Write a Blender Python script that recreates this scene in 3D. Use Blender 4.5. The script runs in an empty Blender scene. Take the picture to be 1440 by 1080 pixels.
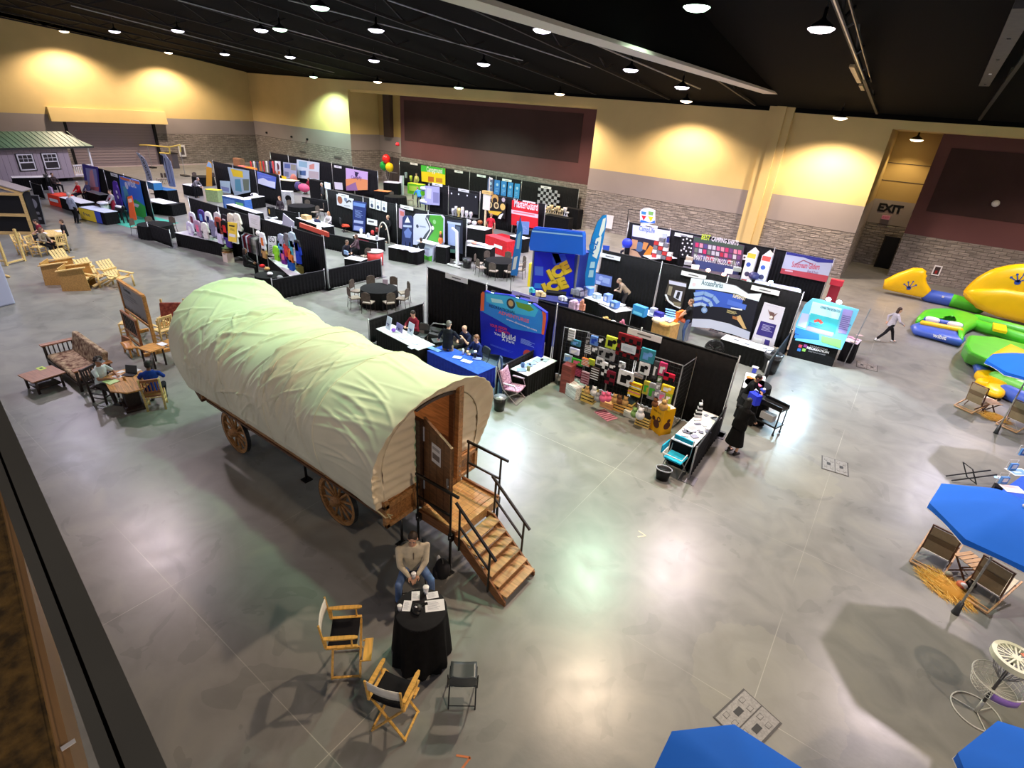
import bpy,math,random
from mathutils import Vector,Matrix,noise
random.seed(7)
PI=math.pi
SC=bpy.context.scene
COL=SC.collection
R=math.radians
CF,CP,CR,CY,CH=747.85,0.47257,-0.078805,0.599472,8.0
_cy,_sy,_cp,_sp=math.cos(CY),math.sin(CY),math.cos(CP),math.sin(CP)
_fw=Vector((-_sy*_cp,_cy*_cp,-_sp));_rt=Vector((_cy,_sy,0));_dn=_fw.cross(_rt)
_c,_s=math.cos(CR),math.sin(CR)
AX=_c*_rt+_s*_dn;AY=-_s*_rt+_c*_dn;AZ=_fw
def ray(px,py):return AX*(px-720)+AY*(py-540)+AZ*CF
def gp(px,py,z=0.0):
 d=ray(px,py);t=(z-CH)/d.z;return Vector((d.x*t,d.y*t,z))
def gY(px,py,Y):
 d=ray(px,py);t=Y/d.y;return Vector((d.x*t,Y,CH+d.z*t))
def gX(px,py,X):
 d=ray(px,py);t=X/d.x;return Vector((X,d.y*t,CH+d.z*t))
cam=bpy.data.cameras.new('camera');camo=bpy.data.objects.new('camera',cam);COL.objects.link(camo)
cam.sensor_width=36;cam.lens=CF/1440*36;cam.clip_start=.05;cam.clip_end=300
camo.matrix_world=Matrix(((AX.x,-AY.x,-AZ.x,0),(AX.y,-AY.y,-AZ.y,0),(AX.z,-AY.z,-AZ.z,CH),(0,0,0,1)))
SC.camera=camo
SC.view_settings.view_transform='Standard';SC.view_settings.look='None'
SC.view_settings.gamma=1;SC.view_settings.use_curve_mapping=False
def lin(c):
 return tuple((v/255/12.92 if v/255<=.04045 else((v/255+.055)/1.055)**2.4)for v in c)
MATS={}
def mat(c,rough=.7,metal=0.,var=.0,scale=6.,bump=0.,spec=.5,emit=0.,kind='noise',c2=None,alpha=1.):
 key=(tuple(c),rough,metal,var,scale,bump,spec,emit,kind,c2,alpha)
 if key in MATS:return MATS[key]
 m=bpy.data.materials.new('m_%d_%d_%d'%tuple(int(v)for v in c));m.use_nodes=True
 nt=m.node_tree;b=nt.nodes['Principled BSDF']
 col=lin(c);b.inputs['Base Color'].default_value=(*col,1)
 b.inputs['Roughness'].default_value=rough;b.inputs['Metallic'].default_value=metal
 b.inputs['Specular IOR Level'].default_value=spec
 if alpha<1:b.inputs['Alpha'].default_value=alpha
 if emit:
  b.inputs['Emission Color'].default_value=(*col,1);b.inputs['Emission Strength'].default_value=emit
 if var or bump or c2:
  tc=nt.nodes.new('ShaderNodeTexCoord')
  if kind=='wood':
   mp=nt.nodes.new('ShaderNodeMapping');mp.inputs['Scale'].default_value=(1.2,9,9)
   nt.links.new(tc.outputs['Object'],mp.inputs[0]);src=mp.outputs[0]
  else:src=tc.outputs['Object']
  n=nt.nodes.new('ShaderNodeTexNoise');n.inputs['Scale'].default_value=scale;n.inputs['Detail'].default_value=4
  nt.links.new(src,n.inputs['Vector'])
  rp=nt.nodes.new('ShaderNodeValToRGB')
  d2=lin(c2)if c2 else tuple(v*(1-var)for v in col)
  d1=col if c2 else tuple(min(1,v*(1+var))for v in col)
  rp.color_ramp.elements[0].position=.35;rp.color_ramp.elements[0].color=(*d2,1)
  rp.color_ramp.elements[1].position=.65;rp.color_ramp.elements[1].color=(*d1,1)
  nt.links.new(n.outputs['Fac'],rp.inputs[0]);nt.links.new(rp.outputs[0],b.inputs['Base Color'])
  if bump:
   bp=nt.nodes.new('ShaderNodeBump');bp.inputs['Strength'].default_value=bump;bp.inputs['Distance'].default_value=.02
   nt.links.new(n.outputs['Fac'],bp.inputs['Height']);nt.links.new(bp.outputs[0],b.inputs['Normal'])
 MATS[key]=m
 return m
def wood(c,var=.3,rough=.45,scale=2.5):return mat(c,rough,var=var,scale=scale,kind='wood',bump=.15)
def cloth(c,var=.12,rough=.9):return mat(c,rough,var=var,scale=9,spec=.2)
def metal(c,rough=.35):return mat(c,rough,metal=.9)
def plas(c,rough=.4):return mat(c,rough)
def prnt(c):return mat(c,.5,spec=.3)
_TX={}
def textmesh(s,bold=.0):
 k=(s,bold)
 if k not in _TX:
  cu=bpy.data.curves.new('t','FONT');cu.body=s;cu.size=1;cu.offset=bold;cu.resolution_u=2
  cu.align_x='CENTER'
  o=bpy.data.objects.new('t',cu)
  me=o.to_mesh();vs=[tuple(v.co)for v in me.vertices];fs=[tuple(p.vertices)for p in me.polygons]
  o.to_mesh_clear();bpy.data.objects.remove(o);bpy.data.curves.remove(cu)
  xs=[v[0]for v in vs]or[0];w=max(xs)-min(xs);cx=(max(xs)+min(xs))/2
  ys=[v[1]for v in vs]or[0];h=max(ys)-min(ys);y0=min(ys)
  _TX[k]=([(v[0]-cx,v[1]-y0)for v in vs],fs,w or 1,h or 1)
 return _TX[k]
class MB:
 def __init__(s):s.v=[];s.f=[];s.m=[];s.sm=[];s.mats=[];s.T=Matrix.Identity(4)
 def mi(s,m):
  if m not in s.mats:s.mats.append(m)
  return s.mats.index(m)
 def add(s,vs,fs,m,smooth=False):
  b=len(s.v);i=s.mi(m);T=s.T
  s.v+=[tuple(T@Vector(v))for v in vs]
  for f in fs:s.f.append(tuple(b+k for k in f));s.m.append(i);s.sm.append(smooth)
  return s
 def box(s,c,d,m,rot=None):
  x,y,z=d[0]/2,d[1]/2,d[2]/2
  vs=[Vector(p)for p in((-x,-y,-z),(x,-y,-z),(x,y,-z),(-x,y,-z),(-x,-y,z),(x,-y,z),(x,y,z),(-x,y,z))]
  if rot is not None:
   M=rot if isinstance(rot,Matrix)else Matrix.Rotation(rot,3,'Z')
   vs=[M@v for v in vs]
  c=Vector(c)
  return s.add([v+c for v in vs],[(0,3,2,1),(4,5,6,7),(0,1,5,4),(1,2,6,5),(2,3,7,6),(3,0,4,7)],m)
 def box2(s,a,b,m):
  return s.box([(a[i]+b[i])/2 for i in range(3)],[abs(b[i]-a[i])for i in range(3)],m)
 def beam(s,p,q,w,h,m,up=(0,0,1)):
  p,q=Vector(p),Vector(q);d=q-p;L=d.length
  if L<1e-6:return s
  d/=L;up=Vector(up);x=d.cross(up)
  if x.length<1e-3:x=d.cross(Vector((0,1,0)))
  x.normalize();y=x.cross(d)
  M=Matrix((x,d,y)).transposed()
  return s.box((p+q)/2,(w,L,h),m,M)
 def tube(s,pts,r,m,n=8,closed=False,caps=True):
  pts=[Vector(p)for p in pts];N=len(pts)
  rs=r if isinstance(r,(list,tuple))else[r]*N
  vs=[];fs=[];up=None
  for i,p in enumerate(pts):
   if closed:d=pts[(i+1)%N]-pts[i-1]
   else:d=pts[min(i+1,N-1)]-pts[max(i-1,0)]
   d.normalize()
   if up is None:
    up=Vector((0,0,1))if abs(d.z)<.9 else Vector((1,0,0))
   x=d.cross(up);x.normalize();up=x.cross(d)
   for k in range(n):
    a=2*PI*k/n;vs.append(p+(x*math.cos(a)+up*math.sin(a))*rs[i])
  for i in range(N if closed else N-1):
   a,b=i*n,((i+1)%N)*n
   for k in range(n):
    k2=(k+1)%n;fs.append((a+k,b+k,b+k2,a+k2))
  if caps and not closed:
   fs.append(tuple(range(n)));fs.append(tuple(reversed(range((N-1)*n,N*n))))
  return s.add(vs,fs,m,n>6)
 def lathe(s,prof,m,c=(0,0,0),n=16,sx=1,sy=1,arc=2*PI):
  vs=[];fs=[];full=arc>6.2;n2=n if full else n+1
  for r,z in prof:
   for k in range(n2):
    a=arc*k/n;vs.append((c[0]+r*sx*math.cos(a),c[1]+r*sy*math.sin(a),c[2]+z))
  for i in range(len(prof)-1):
   for k in range(n if full else n):
    k2=(k+1)%n2;fs.append((i*n2+k,i*n2+k2,(i+1)*n2+k2,(i+1)*n2+k))
  if full:
   fs.append(tuple(reversed(range(n2))));fs.append(tuple(range((len(prof)-1)*n2,len(prof)*n2)))
  return s.add(vs,fs,m,n>8)
 def cyl(s,c,r,h,m,n=16):return s.lathe([(r,0),(r,h)],m,c,n)
 def ell(s,c,r,m,n=12,k=8,rot=None):
  vs=[];fs=[]
  for i in range(k+1):
   t=-PI/2+PI*i/k
   for j in range(n):
    a=2*PI*j/n;vs.append(Vector((r[0]*math.cos(t)*math.cos(a),r[1]*math.cos(t)*math.sin(a),r[2]*math.sin(t))))
  if rot is not None:vs=[rot@v for v in vs]
  vs=[v+Vector(c)for v in vs]
  for i in range(k):
   for j in range(n):
    j2=(j+1)%n;fs.append((i*n+j,i*n+j2,(i+1)*n+j2,(i+1)*n+j))
  return s.add(vs,fs,m,True)
 def caps(s,p,q,r0,r1,m,n=10):
  p,q=Vector(p),Vector(q);d=q-p;L=d.length
  if L<1e-5:return s.ell(p,(r0,r0,r0),m)
  d/=L;pts=[];rs=[]
  for a in(80,55,30):pts.append(p-d*r0*math.sin(R(a)));rs.append(r0*math.cos(R(a)))
  pts+=[p,q];rs+=[r0,r1]
  for a in(30,55,80):pts.append(q+d*r1*math.sin(R(a)));rs.append(r1*math.cos(R(a)))
  return s.tube(pts,rs,m,n)
 def prism(s,poly,a,b,m,ax='z',smooth=False):
  n=len(poly)
  f={'z':lambda u,v,w:(u,v,w),'y':lambda u,v,w:(u,w,v),'x':lambda u,v,w:(w,u,v)}[ax]
  vs=[f(u,v,a)for u,v in poly]+[f(u,v,b)for u,v in poly]
  fs=[tuple(reversed(range(n))),tuple(range(n,2*n))]+[(i,(i+1)%n,n+(i+1)%n,n+i)for i in range(n)]
  return s.add(vs,fs,m)
 def grid(s,fn,nu,nv,m,smooth=True,wrap=False):
  vs=[fn(i/nu,j/nv)for i in range(nu+1)for j in range(nv+1)]
  fs=[(i*(nv+1)+j,(i+1)*(nv+1)+j,(i+1)*(nv+1)+j+1,i*(nv+1)+j+1)for i in range(nu)for j in range(nv)]
  if callable(m):
   pass
  return s.add(vs,fs,m,smooth)
 def gr(s,x0,z0,x1,z1,m,k=1):
  y=-.002*k;return s.add([(x0,y,z0),(x1,y,z0),(x1,y,z1),(x0,y,z1)],[(0,1,2,3)],m)
 def gpoly(s,pts,m,k=1):
  y=-.002*k;return s.add([(x,y,z)for x,z in pts],[tuple(range(len(pts)))],m)
 def gcirc(s,x,z,r,m,k=1,rz=None,n=16):
  rz=rz or r;return s.gpoly([(x+r*math.cos(2*PI*i/n),z+rz*math.sin(2*PI*i/n))for i in range(n)],m,k)
 def gline(s,pts,w,m,k=1):
  for(x0,z0),(x1,z1)in zip(pts,pts[1:]):
   d=math.hypot(x1-x0,z1-z0)or 1;nx,nz=-(z1-z0)/d*w/2,(x1-x0)/d*w/2
   s.gpoly([(x0-nx,z0-nz),(x1-nx,z1-nz),(x1+nx,z1+nz),(x0+nx,z0+nz)],m,k)
  return s
 def txta(s,t,p0,p1,up,m,k=2,bold=.05):
  vs,fs,tw,th=textmesh(t,bold);y=-.002*k
  return s.add([(p0[0]+(a/tw+.5)*(p1[0]-p0[0])+b/.72*up[0],y,p0[1]+(a/tw+.5)*(p1[1]-p0[1])+b/.72*up[1])for a,b in vs],fs,m)
 def txt(s,t,x,z,h,m,k=2,w=None,rot=0,bold=.01):
  vs,fs,tw,th=textmesh(t,bold);sc=h/.72;sx=(w/tw)if w else sc
  y=-.002*k;ca,sa=math.cos(rot),math.sin(rot)
  return s.add([(x+a*sx*ca-b*sc*sa,y,z+a*sx*sa+b*sc*ca)for a,b in vs],fs,m)
def obj(name,b,parent=None,label=None,smooth_angle=None,bevel=0):
 me=bpy.data.meshes.new(name);me.from_pydata(b.v,[],b.f)
 for m in b.mats:me.materials.append(m)
 me.polygons.foreach_set('material_index',b.m);me.polygons.foreach_set('use_smooth',b.sm)
 me.update();o=bpy.data.objects.new(name,me);COL.objects.link(o)
 if parent is not None:o.parent=parent
 if label:o['label']=label
 if bevel:
  md=o.modifiers.new('b','BEVEL');md.width=bevel;md.segments=2;md.limit_method='ANGLE'
 return o
def tag(o,label,cat,group=None,kind=None):
 o['label']=label;o['category']=cat
 if group:o['group']=group
 if kind:o['kind']=kind
 return o
def thing(name,label,cat,loc=(0,0,0),rz=0,group=None):
 o=bpy.data.objects.new(name,None);COL.objects.link(o);o.empty_display_size=.2
 o.location=loc;o.rotation_euler=(0,0,rz)
 return tag(o,label,cat,group)
def struct(name,b,label=None):
 o=obj(name,b);o['kind']='structure'
 if label:o['label']=label
 return o
def single(name,b,label,cat,loc=(0,0,0),rz=0,group=None,bevel=0):
 o=obj(name,b,bevel=bevel);o.location=loc;o.rotation_euler=(0,0,rz)
 return tag(o,label,cat,group)
KIDS={}
def dup(root,label=None,loc=None,rz=None,group=None):
 def cp(o,par):
  c=o.copy();COL.objects.link(c);c.parent=par
  for ch in o.children:cp(ch,c)
  return c
 c=cp(root,None)
 if label:c['label']=label
 if loc is not None:c.location=loc
 if rz is not None:c.rotation_euler=(0,0,rz)
 if group:c['group']=group
 return c
def face_cam(p,extra=0):
 return math.atan2(-p[1],-p[0])+PI/2+extra
def H2(x,y):return Vector((x,y,0))
BLK=cloth((16,16,18),.25);BLK2=cloth((24,24,27),.2);WHT=cloth((225,225,232),.05)
ALU=mat((176,178,184),.35,metal=.7);STL=mat((70,72,76),.4,metal=.7);BLKM=mat((14,14,15),.35,spec=.5)
PW=prnt((232,232,238));PK=prnt((18,18,22));
def clampf(v,a,b):return max(a,min(b,v))
YA,YB,XL,XR,YF=39.5,43.4,-68.0,22.0,-3.0
def ztop(x):return 9.07+.0115*max(0,-2-x)
def zgry(x):return 4.40+.006*max(0,-2-x)
def zbrk(x):return 2.80+.0066*max(0,-2-x)
def zceil(x,y):return ztop(x)+.087*(YA-y)
def floor_material():
 m=bpy.data.materials.new('polished_concrete');m.use_nodes=True;nt=m.node_tree;N=nt.nodes;L=nt.links
 b=N['Principled BSDF'];tc=N.new('ShaderNodeTexCoord');sep=N.new('ShaderNodeSeparateXYZ');L.new(tc.outputs['Object'],sep.inputs[0])
 def nz(scale,det,vec=None,dist=0.):
  n=N.new('ShaderNodeTexNoise');n.inputs['Scale'].default_value=scale;n.inputs['Detail'].default_value=det
  n.inputs['Distortion'].default_value=dist;L.new(vec or tc.outputs['Object'],n.inputs['Vector']);return n.outputs['Fac']
 def mth(op,a,c=None,cl=False):
  n=N.new('ShaderNodeMath');n.operation=op;n.use_clamp=cl
  for i,v in enumerate((a,c)):
   if v is None:continue
   if isinstance(v,(int,float)):n.inputs[i].default_value=v
   else:L.new(v,n.inputs[i])
  return n.outputs[0]
 def ramp(f,els):
  r=N.new('ShaderNodeValToRGB');L.new(f,r.inputs[0]);e=r.color_ramp.elements
  e[0].position,e[0].color=els[0][0],(*lin(els[0][1]),1);e[1].position,e[1].color=els[-1][0],(*lin(els[-1][1]),1)
  for p,c in els[1:-1]:x=e.new(p);x.color=(*lin(c),1)
  return r.outputs[0]
 def mix(f,a,c,mode='MIX'):
  n=N.new('ShaderNodeMix');n.data_type='RGBA';n.blend_type=mode
  if isinstance(f,(int,float)):n.inputs[0].default_value=f
  else:L.new(f,n.inputs[0])
  for i,v in((6,a),(7,c)):
   if isinstance(v,tuple):n.inputs[i].default_value=(*lin(v),1)
   else:L.new(v,n.inputs[i])
  return n.outputs[2]
 big=ramp(nz(.22,5,dist=.6),[(.3,(100,101,97)),(.5,(121,121,116)),(.7,(142,139,131))])
 mid=ramp(nz(1.1,7,dist=1.2),[(.3,(112,112,112)),(.55,(140,140,138)),(.75,(156,154,146))])
 col=mix(.45,big,mid)
 st=mth('MULTIPLY',mth('GREATER_THAN',nz(.55,3,dist=2.),.63),.22)
 col=mix(st,col,(84,86,84))
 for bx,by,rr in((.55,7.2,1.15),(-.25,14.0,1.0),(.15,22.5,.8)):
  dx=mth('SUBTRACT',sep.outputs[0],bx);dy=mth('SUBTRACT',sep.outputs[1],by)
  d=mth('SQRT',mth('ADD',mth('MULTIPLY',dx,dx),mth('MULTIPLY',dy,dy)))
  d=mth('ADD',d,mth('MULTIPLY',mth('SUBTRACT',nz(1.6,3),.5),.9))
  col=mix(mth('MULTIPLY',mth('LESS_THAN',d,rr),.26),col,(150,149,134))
 fac=None
 for ax,o,p in((0,-4.05,4.5),(1,2.2,4.38)):
  u=mth('DIVIDE',mth('SUBTRACT',sep.outputs[ax],o),p)
  f=mth('ABSOLUTE',mth('SUBTRACT',u,mth('ROUND',u)))
  l=mth('LESS_THAN',f,.0065/p);fac=l if fac is None else mth('MAXIMUM',fac,l)
 fade=mth('MULTIPLY',fac,mth('MULTIPLY',mth('SUBTRACT',nz(.23,2),.44,True),4.,True),True)
 col=mix(fade,col,(180,178,168))
 L.new(col,b.inputs['Base Color'])
 rg=N.new('ShaderNodeMapRange');L.new(nz(2.3,5,dist=.5),rg.inputs[0]);rg.inputs[3].default_value=.24;rg.inputs[4].default_value=.38
 L.new(rg.outputs[0],b.inputs['Roughness']);b.inputs['Specular IOR Level'].default_value=.55
 bp=N.new('ShaderNodeBump');bp.inputs['Strength'].default_value=.05;bp.inputs['Distance'].default_value=.02
 L.new(nz(14,4),bp.inputs['Height']);L.new(bp.outputs[0],b.inputs['Normal'])
 return m
def brick_material(c=(142,134,130),axis='x'):
 m=bpy.data.materials.new('split_face_block');m.use_nodes=True;nt=m.node_tree;N=nt.nodes;L=nt.links
 b=N['Principled BSDF'];tc=N.new('ShaderNodeTexCoord');mp=N.new('ShaderNodeMapping')
 L.new(tc.outputs['Object'],mp.inputs[0])
 if axis=='x':mp.inputs['Rotation'].default_value=(R(-90),0,0)
 sp=N.new('ShaderNodeSeparateXYZ');cb=N.new('ShaderNodeCombineXYZ');L.new(tc.outputs['Object'],sp.inputs[0])
 ad=N.new('ShaderNodeMath');L.new(sp.outputs[0],ad.inputs[0]);L.new(sp.outputs[1],ad.inputs[1]);L.new(ad.outputs[0],cb.inputs[0]);L.new(sp.outputs[2],cb.inputs[1])
 br=N.new('ShaderNodeTexBrick');L.new(cb.outputs[0],br.inputs['Vector']);br.inputs['Scale'].default_value=1
 br.inputs['Brick Width'].default_value=.55;br.inputs['Row Height'].default_value=.2;br.inputs['Mortar Size'].default_value=.018
 br.inputs['Color1'].default_value=(*lin(c),1);br.inputs['Color2'].default_value=(*[v*.72 for v in lin(c)],1);br.inputs['Mortar'].default_value=(*[v*.45 for v in lin(c)],1)
 mp2=N.new('ShaderNodeMapping');mp2.inputs['Scale'].default_value=(1.2,8,1);L.new(cb.outputs[0],mp2.inputs[0])
 n=N.new('ShaderNodeTexNoise');n.inputs['Scale'].default_value=1.6;n.inputs['Detail'].default_value=6;L.new(mp2.outputs[0],n.inputs['Vector'])
 mx=N.new('ShaderNodeMix');mx.data_type='RGBA';mx.blend_type='MULTIPLY';mx.inputs[0].default_value=.8
 rp=N.new('ShaderNodeValToRGB');rp.color_ramp.elements[0].position=.35;rp.color_ramp.elements[0].color=(.45,.45,.45,1);rp.color_ramp.elements[1].position=.62
 rp.color_ramp.elements[1].color=(1,1,1,1)
 L.new(n.outputs['Fac'],rp.inputs[0]);L.new(br.outputs['Color'],mx.inputs[6]);L.new(rp.outputs[0],mx.inputs[7]);L.new(mx.outputs[2],b.inputs['Base Color'])
 bp=N.new('ShaderNodeBump');bp.inputs['Strength'].default_value=.9;bp.inputs['Distance'].default_value=.06;L.new(rp.outputs[0],bp.inputs['Height']);L.new(bp.outputs[0],b.inputs['Normal'])
 b.inputs['Roughness'].default_value=.9
 return m
BRK=brick_material((172,164,160));GRY=mat((150,142,142),.8,var=.03,scale=.6);YEL=mat((214,190,132),.75,var=.04,scale=.5)
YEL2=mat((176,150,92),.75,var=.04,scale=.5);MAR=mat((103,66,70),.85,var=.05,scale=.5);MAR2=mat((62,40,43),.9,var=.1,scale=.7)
GRM=mat((150,138,146),.6,var=.03,scale=.4);SEAM=mat((70,64,62),.9)
DKB=mat((9,9,10),.9,spec=.08)
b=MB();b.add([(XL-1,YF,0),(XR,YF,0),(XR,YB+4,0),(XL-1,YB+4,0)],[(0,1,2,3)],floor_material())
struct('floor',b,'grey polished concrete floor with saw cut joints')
def wallseg(b,p,q,th=.3,bands=None,zt=None):
 """vertical slab of banded wall from p to q (xy), thickness away from the room"""
 p,q=Vector((*p,0)),Vector((*q,0));d=(q-p).normalized();nrm=Vector((-d.y,d.x,0))*th
 bands=bands or[(None,zbrk,BRK),(zbrk,lambda x:zbrk(x)+.03,SEAM),(lambda x:zbrk(x)+.03,zgry,GRY),(zgry,zt or(lambda x:20),YEL)]
 for lo,hi,m in bands:
  a0=lo(p.x)if lo else 0;a1=lo(q.x)if lo else 0;h0=hi(p.x);h1=hi(q.x)
  P=[p+Vector((0,0,a0)),q+Vector((0,0,a1)),q+Vector((0,0,h1)),p+Vector((0,0,h0))]
  b.add(P+[v+nrm for v in P],[(0,1,2,3),(7,6,5,4),(0,4,5,1),(1,5,6,2),(2,6,7,3),(3,7,4,0)],m)
 return b
one=lambda m,h:[(None,lambda x:h,m)]
X1,X2,X3,X4=-49.9,-23.3,-21.2,-2.45
ztA=lambda x:ztop(x)
b=MB()
wallseg(b,(XL,YA),(X1,YA),zt=ztA);wallseg(b,(-21.3,YA),(X4,YA),zt=ztA)
zs=8.62
for x0,x1 in((X1,-21.3),(X4,XR)):
 b.add([(x0,YA,zs+.0045*max(0,-2-x0)),(x1,YA,zs+.0045*max(0,-2-x1)),(x1,YA,ztop(x1)),(x0,YA,ztop(x0)),(x0,YA+.3,zs+.0045*max(0,-2-x0)),(x1,YA+.3,zs+.0045*max(0,-2-x1)),(x1,YA+.3,ztop(x1)),(x0,YA+.3,ztop(x0))],[(0,1,2,3),(7,6,5,4),(0,4,5,1),(3,2,6,7)],YEL)
 b.box2((x0,YA+.3,zs),(x1,YB+3,zs+.2),YEL)
for x,w in((X1,.3),(-21.3,-.3),(X4,-.3)):
 x0=x-.3 if w>0 else x
 b.box2((x-.3 if w>0 and x==X1 else x,YA+.0,0),(x if w>0 else x+.3,YB,zbrk(x)),BRK)if False else None
wallseg(b,(X1,YA+.31),(X1,YB+.3),th=.3);wallseg(b,(-21.3,YB+.3),(-21.3,YA+.31),th=.3,bands=[(None,zbrk,BRK),(zbrk,zgry,GRY),(zgry,lambda x:zs,YEL2)])
wallseg(b,(X4,YA+.31),(X4,YB+3),th=.3,bands=[(None,zbrk,BRK),(zbrk,zgry,GRY),(zgry,lambda x:zs,YEL2)])
o=struct('wall_back',b,'banded back wall: split-face block, grey band, yellow upper wall with recesses')
b=MB()
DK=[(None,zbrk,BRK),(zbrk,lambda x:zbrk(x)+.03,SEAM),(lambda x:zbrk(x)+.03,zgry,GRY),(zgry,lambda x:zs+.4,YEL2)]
wallseg(b,(X1,YB),(-46.5,YB),bands=DK)
b.box2((-48.6,YB-.5,4.6),(-47.6,YB,8.9),mat((72,56,50),.8))
MB_=[(None,zbrk,BRK),(zbrk,lambda x:20,MAR)]
MB2=[(None,lambda x:2.8,BRK),(lambda x:2.8,lambda x:9.5,MAR)]
wallseg(b,(-46.5,YB),(-21.3,YB),bands=MB2);wallseg(b,(-.05,YB),(XR,YB),bands=MB2)
b.box2((-45.9,YB-.03,4.45),(-24.6,YB+.01,8.25),MAR2);b.box2((.6,YB-.03,4.27),(7.6,YB+.01,7.9),MAR2)
YC=46.3
wallseg(b,(X4,YC),(-.05,YC),bands=DK);wallseg(b,(-.05,YC),(-.05,YB+.31),bands=MB2)
for z in(5.6,6.7):b.box2((X4,YC-.02,z),(-.05,YC+.01,z+.04),SEAM)
struct('wall_recess',b,'recessed back wall with dark maroon panels')
b=MB()
zl=lambda x:20
def lseg(y0,y1):
 wallseg(b,(XL,y0),(XL,y1),th=.3,bands=[(None,lambda x:3.15,BRK),(lambda x:3.15,lambda x:3.19,SEAM),(lambda x:3.19,lambda x:4.72,GRY),(lambda x:4.72,lambda x:16,YEL)])
lseg(YF,20.2);lseg(28.3,YA)
wallseg(b,(XL,20.2),(XL,28.3),th=.3,bands=[(lambda x:4.2,lambda x:16,YEL)])
b.prism([(0,4.2),(.55,4.15),(.4,5.35),(0,5.35)],19.2,29.4,YEL,'y')
b.v[-8:]=[(v[0]+XL,v[1],v[2])for v in b.v[-8:]]
struct('wall_left',b,'left wall with yellow upper part and a boxed lintel over the roll up door')
b=MB();b.box2((XL-.25,20.2,0),(XL-.2,28.3,4.2),GRM)
for k in range(16):b.box2((XL-.2,20.2,.1+k*.26),(XL-.185,28.3,.13+k*.26),mat((138,126,134),.6))
b.box2((XL-.2,20.2,0),(XL+.02,20.45,4.2),PK);b.box2((XL-.2,28.05,0),(XL+.02,28.3,4.2),PK)
o=struct('door_1',b,'large grey roll up dock door with black side tracks')
b=MB();b.box2((XL,YF,0),(XL+.03,19.9,.12),mat((196,180,186),.6));b.box2((XL,20.3,0),(XL+.05,YA,.1),mat((206,190,196),.6))
struct('baseboard_left',b)
wallb=MB();wallb.box2((XR,YF,0),(XR+.3,YB+3,14),YEL);struct('wall_right',wallb)
b=MB();b.box2((-48.9,YB-.06,0),(-46.8,YB-.01,2.6),mat((74,66,66),.8));b.box2((-47.88,YB-.08,0),(-47.82,YB-.06,2.6),mat((44,40,40),.8))
b.box2((-48.6,YB-.1,1.02),(-47.1,YB-.07,1.1),ALU)
struct('door_2',b,'dark grey double door in the back recess')
b=MB();b.box2((-1.0,YC-.5,0),(-.12,YC-.4,2.15),PK);b.box2((-1.05,YC-.55,0),(-.98,YC-.4,2.2),mat((50,44,42),.8))
struct('door_3',b,'black door at the end of the exit alcove')
b=MB();b.txt('EXIT',0,0,.5,PK,1,w=1.45,bold=.05);b.T=Matrix.Identity(4)
single('exit_lettering',b,'large black EXIT letters on the grey band of the alcove wall','sign',(-1.35,YC-.02,3.62))
b=MB();b.box2((-.24,0,0),(.24,.12,.26),plas((225,150,185)));b.T=Matrix.Translation((0,-.005,0));b.txt('EXIT',0,.07,.13,prnt((200,40,90)),1,w=.36)
single('exit_sign',b,'small lit pink exit sign under the black EXIT letters in the alcove','sign',(-1.42,YC-.14,3.16))
b=MB();
for(x0,x1,y)in((-9.2,-7.75,YA-.25),(-8.75,-8.2,YA-.38)):b.box2((x0,y,0),(x1,YA+.02,9.94),YEL)
struct('trim_1',b,'yellow pilaster running down the back wall')
for i,(px,py,Y,w,h,lb)in enumerate(((1314.5,381,YB-.01,.42,.62,'white framed fire hose cabinet on the block wall between the two yellow inflatables'),)):
 p=gY(px,py+6,Y);b=MB();b.box2((-w/2,-.08,0),(w/2,0,h),PW);b.T=Matrix.Translation((0,-.08,0))
 b.gr(-w*.34,h*.12,w*.34,h*.88,prnt((60,50,52)),1);b.gr(-w*.15,h*.2,w*.12,h*.5,prnt((150,40,40)),2)
 single('fire_cabinet',b,lb,'cabinet',p)
p=gX(257,213,XL+.15);b=MB();b.box2((-.35,-.05,-.55),(.35,0,.65),PW);b.T=Matrix.Translation((0,-.05,0));b.gr(-.2,-.35,.2,.45,prnt((90,84,90)),1)
single('fire_cabinet',b,'white framed cabinet on the block wall right of the roll up door','cabinet',(XL+.02,p.y,p.z),R(-90)+PI)
p=gY(857,312,YA-.01);b=MB();b.box2((-.3,-.05,-.5),(.3,0,.5),PW)
single('notice_frame',b,'plain white panel on the block wall beside the tall blue feather flag','panel',p)
for i,(px,py,Y,lb)in enumerate(((375.5,186.5,YA,'left'),(410.5,192.3,YA,'middle'),(432.5,195.8,YA,'right'))):
 b=MB();b.lathe([(.12,0),(.12,.1),(.09,.16)],PK,n=10);b.T=Matrix.Identity(4)
 o=single('wall_speaker',b,'small round black fitting on the grey wall band, %s one of three'%lb,'fitting',gY(px,py,Y-.01));o.rotation_euler=(R(90),0,0)
for px,py,lb in((426,213.5,'left'),(475,221.5,'right')):
 b=MB();b.box2((-.6,-.03,-.12),(.6,0,.12),mat((112,106,104),.8));b.box2((-.55,-.045,-.08),(.55,-.03,.08),mat((84,80,80),.8))
 single('wall_vent',b,'grey louvre vent low on the block wall, the %s of two'%lb,'vent',gY(px,py,YA-.01))
b=MB();b.lathe([(.18,0),(.22,.1),(.12,.3)],plas((210,40,60)),n=10);o=single('alarm_beacon',b,'small red alarm light beside the maroon recess','beacon',gY(559,205,YA+.6));
b=MB();b.lathe([(.16,0),(.2,.08),(.1,.14)],PW,n=10);o=single('wall_lamp',b,'tiny white fitting on the dark maroon panel at right','fitting',gY(1400,286,YB-.04));o.rotation_euler=(R(90),0,0)
b=MB();zc=zceil
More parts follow.
